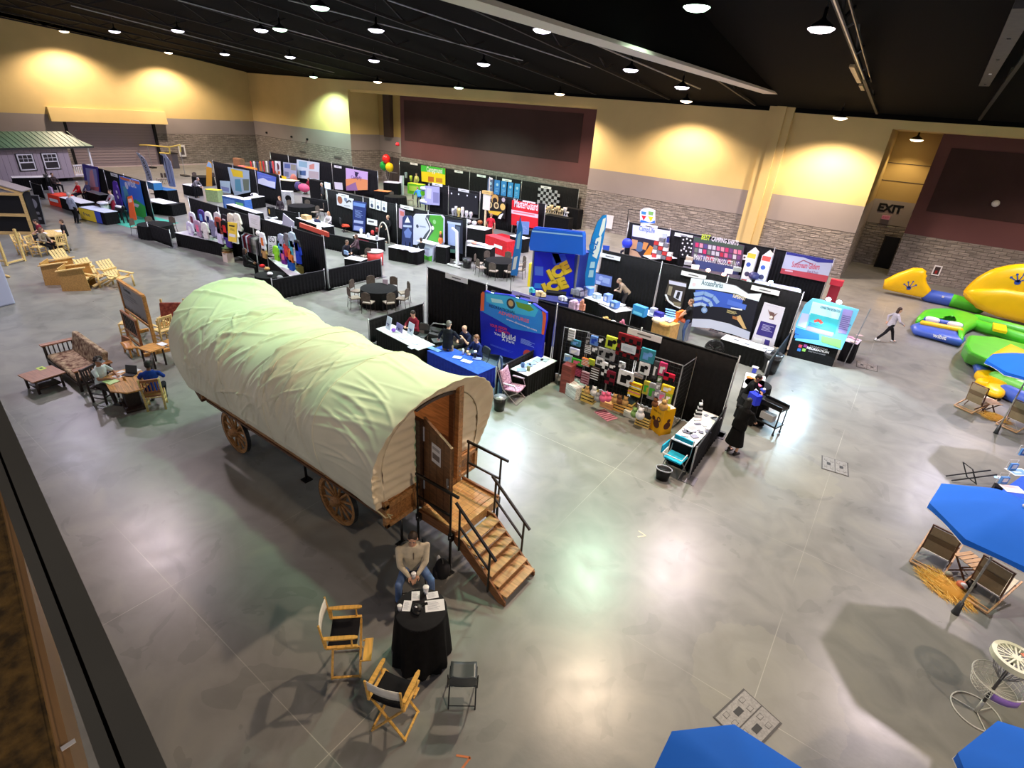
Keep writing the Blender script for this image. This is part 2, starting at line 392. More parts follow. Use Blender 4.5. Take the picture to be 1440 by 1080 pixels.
b.add([(XL-1,YF,zc(XL,YF)),(XR,YF,zc(XR,YF)),(XR,YA+.3,zc(XR,YA)),(XL-1,YA+.3,zc(XL,YA))],[(0,3,2,1)],DKB)
b.v=[(x,y,z+1.6 if y<YA else z+.02)for x,y,z in b.v]
struct('ceiling',b,'black painted sloping ceiling')
b=MB();
P=[(XL+.02,YF,0),(XL+.02,YA,0)]
b.add([(XL+.02,YF,zc(XL,YF)+.5),(XL+.02,YA,zc(XL,YA)+.4),(XL+.02,YA,14),(XL+.02,YF,16)],[(0,1,2,3),(3,2,1,0)],DKB)
for xa,xb in((XL,-2),(-2,XR)):b.box2((xa,YA-.06,0),(xb,YA-.02,1),DKB);b.v[-8:]=[(x,y,(ztop(x)if z<.5 else 14))for x,y,z in b.v[-8:]]
struct('trim_2',b,'black painted band above the yellow walls')
b=MB();b.box2((-8.75,2,9.95),(-8.2,YA-.1,12.6),DKB);b.box2((-8.9,2,9.86),(-8.12,YA-.1,9.96),mat((206,198,186),.6))
struct('trim_3',b,'black header of the movable wall with a pale bottom track')
JST=mat((30,30,32),.6,spec=.3);CON=mat((150,150,152),.4,metal=.5)
k=0
for x in[-66+5.6*i for i in range(11)]+[-3.4,1.2,6,11]:
 b=MB();z0=lambda y:zc(x,y)+.25
 b.beam((x,2,z0(2)),(x,YA-.6,z0(YA)),.12,.12,JST);b.beam((x,2,z0(2)+1.1),(x,YA-.6,z0(YA)+1.0),.12,.12,JST)
 n=16
 for i in range(n):
  y0=2+(YA-3)*i/n;y1=2+(YA-3)*(i+1)/n;up=i%2
  b.beam((x,y0,z0(y0)+(1.0 if up else 0)),(x,y1,z0(y1)+(0 if up else 1.0)),.07,.07,JST)
 tag(obj('roof_truss',b),'black open web roof truss running towards the back wall','truss','roof trusses','structure');k+=1
for y in(6,14,22,30,37):
 b=MB();z=zc(-30,y)+1.5;b.beam((XL+.2,y,z+.3),(XR,y,z),.16,.3,JST);tag(obj('roof_beam',b),'black cross beam under the roof','beam','roof cross beams','structure')
for i,(a,c,rr)in enumerate((((100,8),(470,102),.035),((250,0),(560,84),.03),((405,0),(735,85),.03),((545,0),(830,95),.03),((690,0),(985,125),.035))):
 def on(px,py):
  d=ray(px,py);lo,hi=1.,90.
  f=lambda t:(CH+d.z*t/CF)-(zc(d.x*t/CF,d.y*t/CF)+.18)
  for _ in range(60):
   t=(lo+hi)/2
   if f(t)<0:lo=t
   else:hi=t
  return Vector((d.x*t/CF,d.y*t/CF,CH+d.z*t/CF))
 p,q=on(*a),on(*c);b=MB();b.tube([p,q],rr,CON,6)
 tag(obj('conduit_pipe',b),'thin pale conduit running under the black ceiling','pipe','ceiling conduits')
for a,c in(((1035,88),(1190,68)),((1190,68),(1438,70)),):
 p,q=gp(*a,11.2),gp(*c,11.2);b=MB();b.tube([p,q],.03,CON,6)
 tag(obj('conduit_pipe',b),'thin pale conduit under the dark ceiling right of the header','pipe','conduits right of the header')
rig=thing('hung_rig','ceiling rig of steel rails with tan boards hanging under the dark ceiling at right','rig',gp(1200,70,10.2))
def rel(pt,o):return Vector(pt)-Vector(o.location)
b=MB()
a0,a1=rel(gp(1163,-30,10.2),rig),rel(gp(1229,148,10.2),rig)
off=Vector((.16,0,.12));b.tube([a0,a1],.035,ALU,6);b.tube([a0+off,a1+off],.03,STL,6)
for i in range(9):
 p=a0.lerp(a1,i/8);b.beam(p,p+off,.04,.04,STL)
obj('rail',b,rig)
for t0,t1 in((.30,.46),(.50,.57),(.66,.86)):
 b=MB();p,q=a0.lerp(a1,t0),a0.lerp(a1,t1);b.beam(p+Vector((-.14,0,-.1)),q+Vector((-.14,0,-.1)),.16,.1,wood((176,150,108)));obj('board',b,rig,bevel=.01)
b=MB();p=a0.lerp(a1,.92);b.box(p+Vector((-.05,0,-.1)),(.22,.3,.16),PW);obj('junction_box',b,rig)
b=MB();p,q=gp(1446,0,10.4),gp(1367,152,10.4);b.beam(p,q,.35,.25,mat((66,62,62),.6,var=.2));
for i in range(8):
 c=p.lerp(q,.1+i*.11);b.box(c+Vector((0,0,-.13)),(.08,.14,.03),PW if i==2 else STL)
tag(obj('ceiling_beam',b),'dark grey steel beam with bolts in the top right corner','beam')
def lamp(p,power,color,label,spot=True,size=R(140)):
 t=thing('high_bay_lamp',label,'lamp',p,0,'round high bay lamps under the ceiling')
 s=MB();s.lathe([(.36,0),(.26,.1),(.1,.2),(.05,.26),(.05,.5)],BLKM,n=16);obj('housing',s,t)
 e=MB();e.lathe([(.1,-.12),(.26,-.09),(.36,-.02),(.36,.0)],mat(color,.5,emit=7.),n=16);obj('lens',e,t)
 h=MB();h.tube([(0,0,.5),(0,0,1.1)],.015,STL,6);obj('hanger',h,t)
 L=bpy.data.lights.new('bay','SPOT');L.energy=power;L.color=lin(color);L.spot_size=size;L.spot_blend=.55;L.shadow_soft_size=.25
 lo=bpy.data.objects.new('lamp_light',L);COL.objects.link(lo);lo.location=Vector(p)+Vector((0,0,-.2));lo.parent=None
 return t
WARM=(255,226,196);COOL=(240,232,255);GRN=(214,255,222);PNK=(255,234,240)
seen=[(1155,40,PNK),(965,142,WARM),(887,98,COOL),(763,42,COOL),(680,90,COOL),(526,85,COOL),(529,42,COOL),(367,42,COOL),(250,43,COOL),(161,44,COOL),(46,2,WARM),(90,44,WARM),(316,76,COOL),(408,80,COOL),(237,74,WARM),(441,108,GRN),(531,115,WARM),(645,123,GRN),(787,132,WARM)]
def onceil(px,py,dz=.12):
 d=ray(px,py);lo,hi=1.,100.
 for _ in range(60):
  t=(lo+hi)/2
  if CH+d.z*t/CF<zc(d.x*t/CF,d.y*t/CF)-dz:lo=t
  else:hi=t
 return Vector((d.x*t/CF,d.y*t/CF,CH+d.z*t/CF))
LP=[]
for px,py,c in seen:
 p=onceil(px,py)
 if(px,py)in((441,108),(531,115),(645,123),(787,132),(965,142)):p=gY(px,py,YA-2.4)
 if(px,py)in((90,44),(237,74),(46,2)):p=gX(px,py,XL+2.6)
 if p.y>YA-2.0:k=(YA-2.0)/p.y;p=Vector((p.x*k,YA-2.0,CH+(p.z-CH)*k))
 if p.x<XL+1.5:k=(XL+1.5)/p.x;p=Vector((p.x*k,p.y*k,CH+(p.z-CH)*k))
 LP.append((p,c,1.2 if(px,py)in((441,108),(531,115),(645,123),(787,132),(90,44),(237,74))else 1.))
for px,py,c in((230,778,PNK),(128,655,COOL),(828,815,GRN),(822,985,WARM),(1243,985,PNK),(1290,720,COOL)):
 zz=11.2
 q=gp(px,py,-zz);q=gp(px,py,-zc(q.x,q.y)+.15);LP.append((Vector((q.x,q.y,-q.z)),c))
LP+=[(Vector((7.5,3.5,12.2)),WARM),(Vector((-22,16.3,11.2)),GRN),(Vector((-30,19.6,11)),GRN),(Vector((-4.9,37.0,8.95)),WARM,1.3),(Vector((-11.5,30,9.7)),COOL)]  # off-frame warm and both green lamps are unseen, added to light the wagon
SKIN=[mat((214,166,140),.55,var=.04,scale=20),mat((168,118,90),.55,var=.04,scale=20),mat((120,80,60),.55,var=.04)]
SHOE=mat((30,28,28),.5)
def ik(a,t,l1,l2,pole):
 a,t=Vector(a),Vector(t);d=t-a;L=min(d.length,(l1+l2)*.995)
 if d.length<1e-4:d=Vector((0,0,-1))
 u=d.normalized();t=a+u*L
 x=(l1*l1-l2*l2+L*L)/(2*L);h=math.sqrt(max(0,l1*l1-x*x))
 p=Vector(pole);p=p-u*p.dot(u)
 if p.length<1e-4:p=Vector((0,1,0))-u*u.y
 p.normalize();return a+u*x+p*h,t
def loft(b,rings,m,n=16):
 """rings: (centre, rx, ry, xaxis, yaxis)"""
 vs=[];fs=[]
 for c,rx,ry,xa,ya in rings:
  for k in range(n):
   a=2*PI*k/n;vs.append(c+xa*rx*math.cos(a)+ya*ry*math.sin(a))
 N=len(rings)
 for i in range(N-1):
  for k in range(n):
   k2=(k+1)%n;fs.append((i*n+k,i*n+k2,(i+1)*n+k2,(i+1)*n+k))
 fs+=[tuple(reversed(range(n))),tuple(range((N-1)*n,N*n))]
 return b.add(vs,fs,m,True)
def remesh(o,v,sm=2):
 md=o.modifiers.new('r','REMESH');md.mode='VOXEL';md.voxel_size=v;md.use_smooth_shade=True
 if sm:s=o.modifiers.new('s','SMOOTH');s.iterations=sm;s.factor=.5
 return o
def person(label,loc,rz=0,h=1.75,pose='stand',seat=.46,lean=0.,turn=0.,top=(40,40,44),sleeve='long',bot=(30,30,34),dress=False,skin=0,hair=(40,30,25),hs='short',hl=None,hr=None,hp=0.,hy=0.,fem=False,fl=None,fr=None,vox=.012,shoe=(30,28,28),apron=None,cap=None,wide=1.,face=False,knees=0,shorts=False,group=None,extra=None):
 t=thing('person',label,'person',loc,rz,group)
 k=h/1.75;S=SKIN[skin];V=Vector
 sit=pose=='sit'
 pel=V((0,0,seat+.11))if sit else V((0,0,.95*k))
 sw=(.185 if fem else .2)*k*wide;hw=.1*k
 xa=V((math.cos(turn),math.sin(turn),0));fw=V((-math.sin(turn),math.cos(turn),0))
 up=(V((0,0,1))*math.cos(lean)+fw*math.sin(lean));fo=(fw*math.cos(lean)-V((0,0,1))*math.sin(lean))
 def sp(d,f=0):return pel+up*d*k+fo*f
 shc=sp(.45);neck=sp(.53);hd=neck+(up*.6+V((0,0,1))*.4).normalized()*.15*k+fo*.02*k
 hx=V((math.cos(turn+hy),math.sin(turn+hy),0));hf=V((-math.sin(turn+hy),math.cos(turn+hy),0));pit=hp
 hz=V((0,0,1))*math.cos(pit)+hf*math.sin(pit);hf=hf*math.cos(pit)-V((0,0,1))*math.sin(pit)
 shl,shr=shc-xa*sw,shc+xa*sw
 la,lf=.285*k,.25*k
 def hand_t(s,tt):
  if tt is None:return(shl if s<0 else shr)+V((s*.07,.08,-.5))*k if not sit else pel+V((s*.14,.32,.1))
  return V(tt)
 WL=hand_t(-1,hl);WR=hand_t(1,hr)
 EL,WL=ik(shl,WL,la,lf,V((-.9,-.4,-.6)));ER,WR=ik(shr,WR,la,lf,V((.9,-.4,-.6)))
 hipl,hipr=pel-xa*hw+V((0,0,-.03)),pel+xa*hw+V((0,0,-.03))
 th,sh=.44*k,.42*k
 if fl is None:fl=(-.15-knees,.42,.08)if sit else(-.11*k,.02,.08)
 if fr is None:fr=(.15+knees,.42,.08)if sit else(.11*k,.02,.08)
 KL,AL=ik(hipl,fl,th,sh,V((-.35 if sit else-.1,1,.9)));KR,AR=ik(hipr,fr,th,sh,V((.35 if sit else .1,1,.9)))
 b=MB()
 w=.9 if fem else 1.
 W2=wide
 loft(b,[(sp(-.1),.1*k*W2,.08*k,xa,fo),(sp(-.05),.16*k*W2,.115*k,xa,fo),(sp(.05),.16*k*W2,.12*k,xa,fo),(sp(.17),.135*k*w*W2,.1*k*W2,xa,fo),(sp(.33,.01),.165*k*w*W2,.115*k,xa,fo),(sp(.43),.175*k*w*W2,.1*k,xa,fo),(sp(.49),.12*k*w,.075*k,xa,fo),(sp(.53),.06*k,.06*k,xa,fo)],S)
 b.caps(neck-up*.04*k,hd-hz*.03*k,.056*k,.05*k,S)
 Mh=Matrix((hx,hf,hz)).transposed()
 b.ell(hd+hz*.035*k,(.076*k,.097*k,.092*k),S,16,12,Mh);b.ell(hd-hz*.045*k+hf*.022*k,(.056*k,.066*k,.07*k),S,14,10,Mh)
 b.caps(hd+hf*.09*k+hz*.01*k,hd+hf*.108*k-hz*.028*k,.009*k,.015*k,S,8)
 for s in(-1,1):b.ell(hd+hx*s*.078*k-hz*.005*k,(.012*k,.022*k,.034*k),S,8,6,Mh)
 b.ell(hd+hf*.088*k-hz*.052*k,(.028*k,.014*k,.01*k),S,10,6,Mh)
 b.ell(hd+hf*.078*k+hz*.035*k,(.055*k,.018*k,.012*k),S,10,6,Mh)
 b.ell(hd+hf*.07*k-hz*.095*k,(.03*k,.025*k,.02*k),S,10,6,Mh)
 for s,shd,E_,W_ in((-1,shl,EL,WL),(1,shr,ER,WR)):
  b.caps(shd-up*.03*k,E_,.044*k,.038*k,S);b.caps(E_,W_,.04*k,.027*k,S)
  d=(W_-E_).normalized();side=d.cross(V((0,0,1)))
  if side.length<.2:side=xa*-s
  side.normalize();nrm=side.cross(d)
  if nrm.z>0:nrm=-nrm
  side=nrm.cross(d)
  pm=W_+d*.05*k;Mp=Matrix((side,d,nrm)).transposed()
  b.ell(pm,(.04*k,.052*k,.018*k),S,12,8,Mp)
  curl=.55
  for i,ln in enumerate((.066,.074,.07,.056)):
   o0=(i-1.5)*.0205*k*(-s)
   p0=pm+side*o0+d*.04*k;p1=p0+(d*.9+nrm*.35).normalized()*ln*.55*k;p2=p1+(d*(1-curl)+nrm*(.4+curl)).normalized()*ln*.5*k
   b.caps(p0,p1,.0098*k,.009*k,S,8);b.caps(p1,p2,.009*k,.008*k,S,8)
  inn=side*(s*.034*k)
  p0=pm+inn-d*.025*k;p1=p0+(side*s*.6+d*.8+nrm*.3).normalized()*.038*k;p2=p1+(d+nrm*.4).normalized()*.03*k
  b.caps(p0,p1,.012*k,.0105*k,S,8);b.caps(p1,p2,.0105*k,.009*k,S,8)
 for hp_,K_,A_ in((hipl,KL,AL),(hipr,KR,AR)):
  b.caps(hp_,K_,.078*k,.052*k,S);b.caps(K_,A_,.052*k,.036*k,S)
  b.caps(A_+V((0,-.02,-.03)),A_+V((0,.12,-.045)),.032,.028,S)
 remesh(obj('body',b,t),vox*(.55 if face else 1),2)
 T=cloth(top,.1);g=MB();q=.018*k
 loft(g,[(sp(-.12 if not sit else-.05),.16*k*W2+q,.125*k+q,xa,fo),(sp(.05),.16*k*W2+q,.125*k+q,xa,fo),(sp(.17),.14*k*w*W2+q,.108*k*W2+q,xa,fo),(sp(.33,.01),.168*k*w*W2+q,.12*k+q,xa,fo),(sp(.43),.175*k*w*W2+q,.1*k+q,xa,fo),(sp(.495),.12*k*w+q,.08*k+q,xa,fo),(sp(.53),.064*k+q,.066*k+q,xa,fo)],T)
 for s,shd,E_,W_ in((-1,shl,EL,WL),(1,shr,ER,WR)):
  g.caps(neck-up*.05*k,shd-up*.02*k,.05*k,.052*k,T)
  if sleeve=='long':g.caps(shd-up*.02*k,E_,.063*k,.054*k,T);g.caps(E_,E_.lerp(W_,.97),.056*k,.038*k,T)
  elif sleeve=='short':g.caps(shd-up*.02*k,shd.lerp(E_,.62),.063*k,.06*k,T)
  else:g.ell(shd-xa*0-up*.01,(.055*k,.055*k,.05*k),T)
 if dress:
  loft(g,[(V((pel.x,pel.y,.32)),.27*k,.22*k,xa,fw),(V((pel.x,pel.y,.7)),.2*k,.16*k,xa,fw),(sp(.0),.17*k,.13*k,xa,fw),(sp(.1),.15*k,.11*k,xa,fo)],T)
 sh_=remesh(obj('dress' if dress else 'shirt',g,t),vox,3)
 if face:
  g=MB();g.tube([neck-up*.01*k+(xa*math.cos(a*PI/8)+fo*math.sin(a*PI/8))*.074*k for a in range(16)],.016,T,8,closed=True);obj('collar',g,t)
  g=MB();g.beam(sp(.46,.135*k),sp(.3,.15*k),.018,.008,mat((120,108,92),.5),up=fo);obj('zip',g,t,'grey zip')
 if apron:
  a=MB();am=cloth(apron);loft(a,[(V((0,.02,.35)),.2,.15,xa,fw),(sp(.0,.02),.19*k,.145*k,xa,fo),(sp(.35,.03),.15*k,.135*k,xa,fo)],am);remesh(obj('apron',a,t),vox,2)
 if not dress or pose=='walk':
  Bm=cloth(bot,.15);g=MB()
  loft(g,[(sp(-.11),.13*k*W2+.008,.1*k+.008,xa,fo),(sp(-.05),.165*k*W2+.008,.12*k+.01,xa,fo),(sp(.07),.16*k*W2+.008,.12*k+.01,xa,fo)],Bm)
  for hp_,K_,A_ in((hipl,KL,AL),(hipr,KR,AR)):
   g.caps(hp_,K_,.092*k,.068*k,Bm)
   if not shorts:g.caps(K_,A_+V((0,0,.0)),.068*k,.052*k,Bm)
  remesh(obj('trousers',g,t),vox,2)
 for s,A_ in((-1,AL),(1,AR)):
  f=MB();sm=mat(shoe,.5);f.caps(A_+V((0,-.025,-.045)),A_+V((s*.02,.13,-.05)),.042,.036,sm,12);f.caps(A_+V((0,-.01,.01)),A_+V((0,0,-.04)),.045,.042,sm,12)
  f.box(A_+V((s*.008,.05,-.075)),(.08,.26,.014),mat((50,48,46),.6));obj('shoe',f,t)
 hm=mat(hair,.6,var=.35,scale=30)
 if hs!='bald' or cap:
  g=MB()
  if hs!='bald':
   g.ell(hd+hz*.05*k-hf*.012*k,(.084*k,.1*k,.088*k),hm,16,10,Mh);g.ell(hd+hz*.0*k-hf*.045*k,(.078*k,.068*k,.085*k),hm,14,8,Mh)
   if hs in('long','pony'):
    g.ell(hd-hz*.09*k-hf*.07*k,(.088*k,.05*k,.15*k),hm,14,8,Mh)
    if hs=='long':
     for s in(-1,1):g.ell(hd+hx*s*.07*k-hz*.07*k-hf*.01*k,(.03*k,.045*k,.12*k),hm,10,8,Mh)
   if hs=='bun':g.ell(hd+hz*.13*k-hf*.05*k,(.055*k,.055*k,.05*k),hm,12,8,Mh)
   if hs=='curly':
    rr=random.Random(3)
    for i in range(34):
     a,e=rr.uniform(0,2*PI),rr.uniform(-.3,1.5)
     v=V((math.cos(a)*math.cos(e),math.sin(a)*math.cos(e),math.sin(e)))
     if v.y>.35 and v.z<.5:continue
     g.ell(hd+Mh@(v*.1*k)+hz*.04*k,(.035*k,)*3,hm,8,6)
   obj('hair',g,t)
  if cap:
   g=MB();cm=cloth(cap);g.ell(hd+hz*.07*k-hf*.004*k,(.089*k,.104*k,.078*k),cm,16,8,Mh)
   g.box(hd+hz*.055*k+hf*.12*k,(.13*k,.1*k,.012*k),cm,Mh);obj('cap',g,t)
 if face:
  for s in(-1,1):
   e=MB();e.ell(hd+hx*s*.032*k+hf*.0845*k+hz*.014*k,(.013*k,.009*k,.008*k),PW,10,6,Mh);e.ell(hd+hx*s*.032*k+hf*.092*k+hz*.014*k,(.006*k,.004*k,.006*k),mat((40,28,20),.2),8,6,Mh);obj('eye',e,t,'dark eye')
   e=MB();e.ell(hd+hx*s*.033*k+hf*.092*k+hz*.036*k,(.02*k,.007*k,.005*k),hm,8,6,Mh);obj('eyebrow',e,t)
  m=MB();m.ell(hd+hf*.099*k-hz*.053*k,(.024*k,.006*k,.006*k),mat((160,90,80),.5),10,6,Mh);obj('mouth',m,t)
 t['_']=1;del t['_']
 t_info=dict(head=hd,WL=WL,WR=WR,neck=neck)
 return t,t_info
WO=Vector((-9.4,6.27,0))
WAG=thing('covered_wagon','big covered wagon with pale canvas bonnet, spoked wheels and an open plank door','wagon',WO)
OAK=wood((160,112,66),.3);OAKD=wood((96,64,42),.35);OAKL=wood((178,132,84),.25);DKW=wood((62,42,30),.4)
CANV=mat((234,229,206),.85,var=.05,scale=1.3,bump=.12,spec=.2)
CANV2=mat((242,228,200),.85,var=.04,scale=2,bump=.12,spec=.2)
def lerp(a,b,t):return a+(b-a)*t
BOWS=[(-3.62,3.86,1.58),(-1.85,3.58,1.52),(-.05,3.50,1.52),(1.75,3.5,1.54),(3.78,3.62,1.62)]
CB=1.42
def hoop(v,W,top,bot=CB):
 """v 0..1 from the near (-y) lower edge over the top"""
 H=top-bot;zc_=bot+H*.42;
 s0=.19
 if v<s0:t=v/s0;return-W*(.88+.12*math.sin(t*PI/2)),bot+(zc_-bot)*t
 if v>1-s0:t=(1-v)/s0;return W*(.88+.12*math.sin(t*PI/2)),bot+(zc_-bot)*t
 a=PI-(v-s0)/(1-2*s0)*PI
 e=.92
 ca,sa=math.cos(a),math.sin(a)
 return W*math.copysign(abs(ca)**e,ca),zc_+(top-zc_)*abs(sa)**e
rng=random.Random(11)
FOLDS=[]
def fold(x,v,dx,dv,L,wd,amp):FOLDS.append((x,v,dx,dv,L,wd,amp))
for i in range(150):
 x=rng.uniform(-3.5,1.6);v=rng.choice([rng.uniform(.22,.45),rng.uniform(.1,.5),rng.uniform(.5,.75)])
 a=rng.gauss(R(68),R(20))*(1 if rng.random()<.75 else-1)
 L=rng.uniform(.35,.95)
 fold(x,v*6.2,math.cos(a),math.sin(a),L,rng.uniform(.018,.042),rng.uniform(.02,.055)*(1 if rng.random()<.8 else-1))
for i in range(26):
 fold(rng.uniform(2.2,3.1),rng.uniform(.5,3.6),math.cos(R(rng.uniform(-20,14))),math.sin(R(rng.uniform(-20,14))),rng.uniform(.5,1.0),rng.uniform(.025,.05),rng.uniform(.014,.032))
for i in range(34):
 x=rng.uniform(-3.2,1.7);fold(x,rng.uniform(.3,1.3),.45,1,rng.uniform(.4,.8),rng.uniform(.015,.03),rng.uniform(.014,.028))
def cover_pt(u,v):
 x=lerp(BOWS[0][0],BOWS[-1][0],u)
 for a,b_ in zip(BOWS,BOWS[1:]):
  if x<=b_[0]+1e-6:break
 t=(x-a[0])/(b_[0]-a[0]);t=min(1,max(0,t));top=lerp(a[1],b_[1],t);W=lerp(a[2],b_[2],t)
 span=b_[0]-a[0];sag=4*t*(1-t)
 y,z=hoop(v,W,top)
 m=math.sin(PI*clampf((v-.04)/.92,0,1))**.6
 sg=(.17 if x<1.7 else .12)*sag*m*(span/1.8)
 r=Vector((0,y,z-2.0));L=r.length;r=r*(1-sg/L)
 s=v*6.2;dsp=0
 for fx,fv,dx,dv,FL,wd,amp in FOLDS:
  px,pv=x-fx,s-fv
  al=px*dx+pv*dv
  if abs(al)>FL:continue
  ac=-px*dv+pv*dx+.12*al*al
  if abs(ac)>wd*4:continue
  dsp+=amp*math.exp(-(ac/wd)**2)*(math.cos(al/FL*PI/2))**.7
 dsp+=.012*noise.noise(Vector((x*1.6,s*1.6,3)))
 ex=0.
 if u>.9:
  q=(u-.9)/.1;dsp+=.009*math.sin(v*150)*q*q
 r=r*(1+dsp/L)
 k=clampf((z-CB)/2.3,0,1)
 if x>1.75:ex=(-.42+.42*k)*((x-1.75)/2.0)**1.5
 if x<-1.85:ex=(.1-.1*k)*((-1.85-x)/1.8)
 return(x+ex,r.y,r.z+2.0-(0 if 0<v<1 else .0))
b=MB();b.grid(lambda u,v:cover_pt(u,v),300,260,CANV)
o=obj('canvas_cover',b,WAG);sd=o.modifiers.new('s','SOLIDIFY');sd.thickness=.006
def ring_pt(v,k):
 """k 0 at the outer rim, 1 at the inner hoop"""
 x,y,z=cover_pt(1,v)
 yi,zi=hoop(v,1.30,3.22,CB-.02)
 xi=3.40
 yy,zz=lerp(y,yi,k),lerp(z,zi,k);xx=lerp(x,xi,k)
 amp=.05*math.sin(PI*min(k*1.1,1))*(.4+.6*abs(math.sin(v*23)))
 return(xx+amp*math.sin(v*120+2*math.sin(v*37))-.05*math.sin(PI*k),yy,zz)
b=MB();b.grid(lambda u,v:ring_pt(u,v),260,10,CANV2);o=obj('gathered_rim',b,WAG);o.modifiers.new('s','SOLIDIFY').thickness=.006
DL,DR=-.37,.58
def panel(y0,y1,name):
 b=MB()
 def top_z(y):
  lo,hi=.19,.5
  yy=-abs(y)
  for _ in range(40):
   m_=(lo+hi)/2
   if hoop(m_,1.30,3.22,CB-.02)[0]<yy:lo=m_
   else:hi=m_
  return hoop(lo,1.30,3.22,CB-.02)[1]
 def f(u,v):
  y=lerp(y0,y1,u);zt=top_z(clampf(y,-1.295,1.295));z0=CB-.1-.16*(1-abs(abs(y)-.4)/1.2)
  z=lerp(z0,zt,v)
  return(3.40+.010*math.sin(z*16+y*5+math.sin(y*7))+.01*math.sin(z*34+y*3),y,z)
 b.grid(f,40,60,CANV2);o=obj(name,b,WAG);o.modifiers.new('s','SOLIDIFY').thickness=.006
panel(-1.28,DL-.12,'end_canvas');panel(DR+.06,1.28,'end_canvas')
b=MB();GC=mat((158,190,150),.85,var=.05,scale=3)
b.grid(lambda u,v:(3.395+.01*math.sin(v*60+u*6),lerp(DL-.14,DL+.02,u),lerp(1.2,2.95,v)),8,40,GC);obj('green_curtain',b,WAG,'pale green canvas strip left of the door')
for bx in(.272,.5,.73):
 b=MB();b.tube([Vector(cover_pt(bx,v/60))+Vector((0,0,.004))for v in range(0,61)],.012,CANV,6);obj('cover_seam',b,WAG)
b=MB();b.tube([(3.415,*hoop(v/40,1.30,3.22,CB-.02))for v in range(22,41)],.009,mat((150,140,110),.8),6);obj('seam_rope',b,WAG)
b=MB();b.tube([(3.3,-1.42,1.45),(3.42,-1.38,1.38),(3.5,-1.34,1.3),(3.46,-1.26,1.24),(3.52,-1.2,1.28),(3.47,-1.28,1.34),(3.5,-1.22,1.2)],.014,mat((226,214,170),.8),6)
obj('tie_rope',b,WAG,'cream tie rope')
b=MB()
zB,zT=.96,1.5
for s in(-1,1):
 for i in range(2):
  b.box2((-3.45,s*.9,zB+i*.26),(3.4,s*.96,zB+i*.26+.25),OAKD)
 for x in(-3.3,-2.1,-.9,.3,1.5,2.7):b.box2((x-.05,s*.96,zB-.05),(x+.05,s*1.0,zT),OAKD)
 b.box2((-3.7,s*.92,zT-.1),(3.45,s*1.3,zT-.04),OAKD)
b.box2((-3.5,-.96,zB-.06),(3.4,.96,zB),OAKD);b.box2((-3.5,-1.2,zB),(-3.44,1.2,zT+.3),OAKD)
b.prism([(-3.5,zB),(-3.9,1.3),(-3.88,1.46),(-3.44,1.46)],-1.2,1.2,OAKD,'y')
obj('wagon_body',b,WAG)
for y0,y1 in((-1.3,DL-.1),(DR+.1,1.3)):
 b=MB();b.box2((3.36,y0,1.0),(3.42,y1,1.55),OAK)
 for a,c in((y0,y0+.09),(y1-.09,y1)):b.box2((3.42,a,.98),(3.47,c,1.56),OAKL)
 b.box2((3.42,y0,.98),(3.47,y1,1.07),OAKL);b.box2((3.42,y0,1.42),(3.47,y1,1.52),OAKL)
 obj('front_panel',b,WAG,bevel=.008)
b=MB()
b.box2((3.3,DL-.1,1.0),(3.5,DL,2.95),DKW);b.box2((3.3,DR,.75),(3.52,DR+.13,3.25),OAKL)
b.box2((3.3,DR-.05,1.05),(3.42,DR,3.2),OAKD);b.box2((3.3,DL,.95),(3.5,DR,1.07),OAKL)
for a in range(10):
 y0,y1=lerp(DL-.1,DR+.1,a/10),lerp(DL-.1,DR+.1,(a+1)/10)
 z0,z1=hoop(.5+y0*.13,1.30,3.22,CB)[1],hoop(.5+y1*.13,1.3,3.22,CB)[1]
 b.beam((3.38,y0,z0-.03),(3.38,y1,z1-.03),.1,.06,DKW)
obj('door_frame',b,WAG)
b=MB()
b=None
for z in(1.14,1.26,1.38):
 b=MB();b.ell((3.53,DR+.065,z),(.014,.02,.02),ALU,8,6);obj('bolt',b,WAG)
b=MB();b.box2((-3.3,-1.15,1.0),(3.35,1.15,1.05),OAKD)
WW=wood((176,130,88),.25)
b.grid(lambda u,v:(lerp(-3.4,3.3,u),*hoop(v,1.27,3.15,1.05)),4,40,WW);b.box2((-3.45,-1.2,1.05),(-3.4,1.2,3.0),WW)
obj('interior_lining',b,WAG)
b=MB();b.box2((1.2,-1.0,1.05),(2.6,-.3,1.55),cloth((90,40,34)));obj('bunk',b,WAG)
il=bpy.data.lights.new('wagon_lamp','POINT');il.energy=26;il.color=(1,.72,.46);il.shadow_soft_size=.1
ilo=bpy.data.objects.new('wagon_lamp',il);COL.objects.link(ilo);ilo.location=WO+Vector((1.4,.1,2.8))
hx,hy=3.5,DL;ang=R(12)
dw=.86
def dl(a,z):return(hx+math.cos(ang)*a,hy-math.sin(ang)*a,z)
LF=wood((112,76,48),.3);LF2=wood((150,108,70),.25)
b=MB();th=.045;nx,ny=math.sin(ang),math.cos(ang)
def slab(b,a0,a1,z0,z1,z1b,m,t0=0,t1=th):
 P=[dl(a0,z0),dl(a1,z0),dl(a1,z1b),dl(a0,z1)]
 Q=[(p[0]+nx*t1,p[1]+ny*t1,p[2])for p in P];P=[(p[0]+nx*t0,p[1]+ny*t0,p[2])for p in P]
 b.add(P+Q,[(0,1,2,3),(7,6,5,4),(0,4,5,1),(1,5,6,2),(2,6,7,3),(3,7,4,0)],m)
slab(b,0,dw,1.1,3.0,2.78,LF)
leaf=obj('door',b,WAG,'open brown plank door with a paper notice')
b=MB();slab(b,dw-.03,dw,1.1,2.79,2.78,LF2,-.005,th+.005)
for a in(.2,.42,.64):slab(b,a,a+.008,1.12,2.95-.25*a,2.95-.25*a,DKW,-.003,0)
obj('edge_trim',b,leaf)
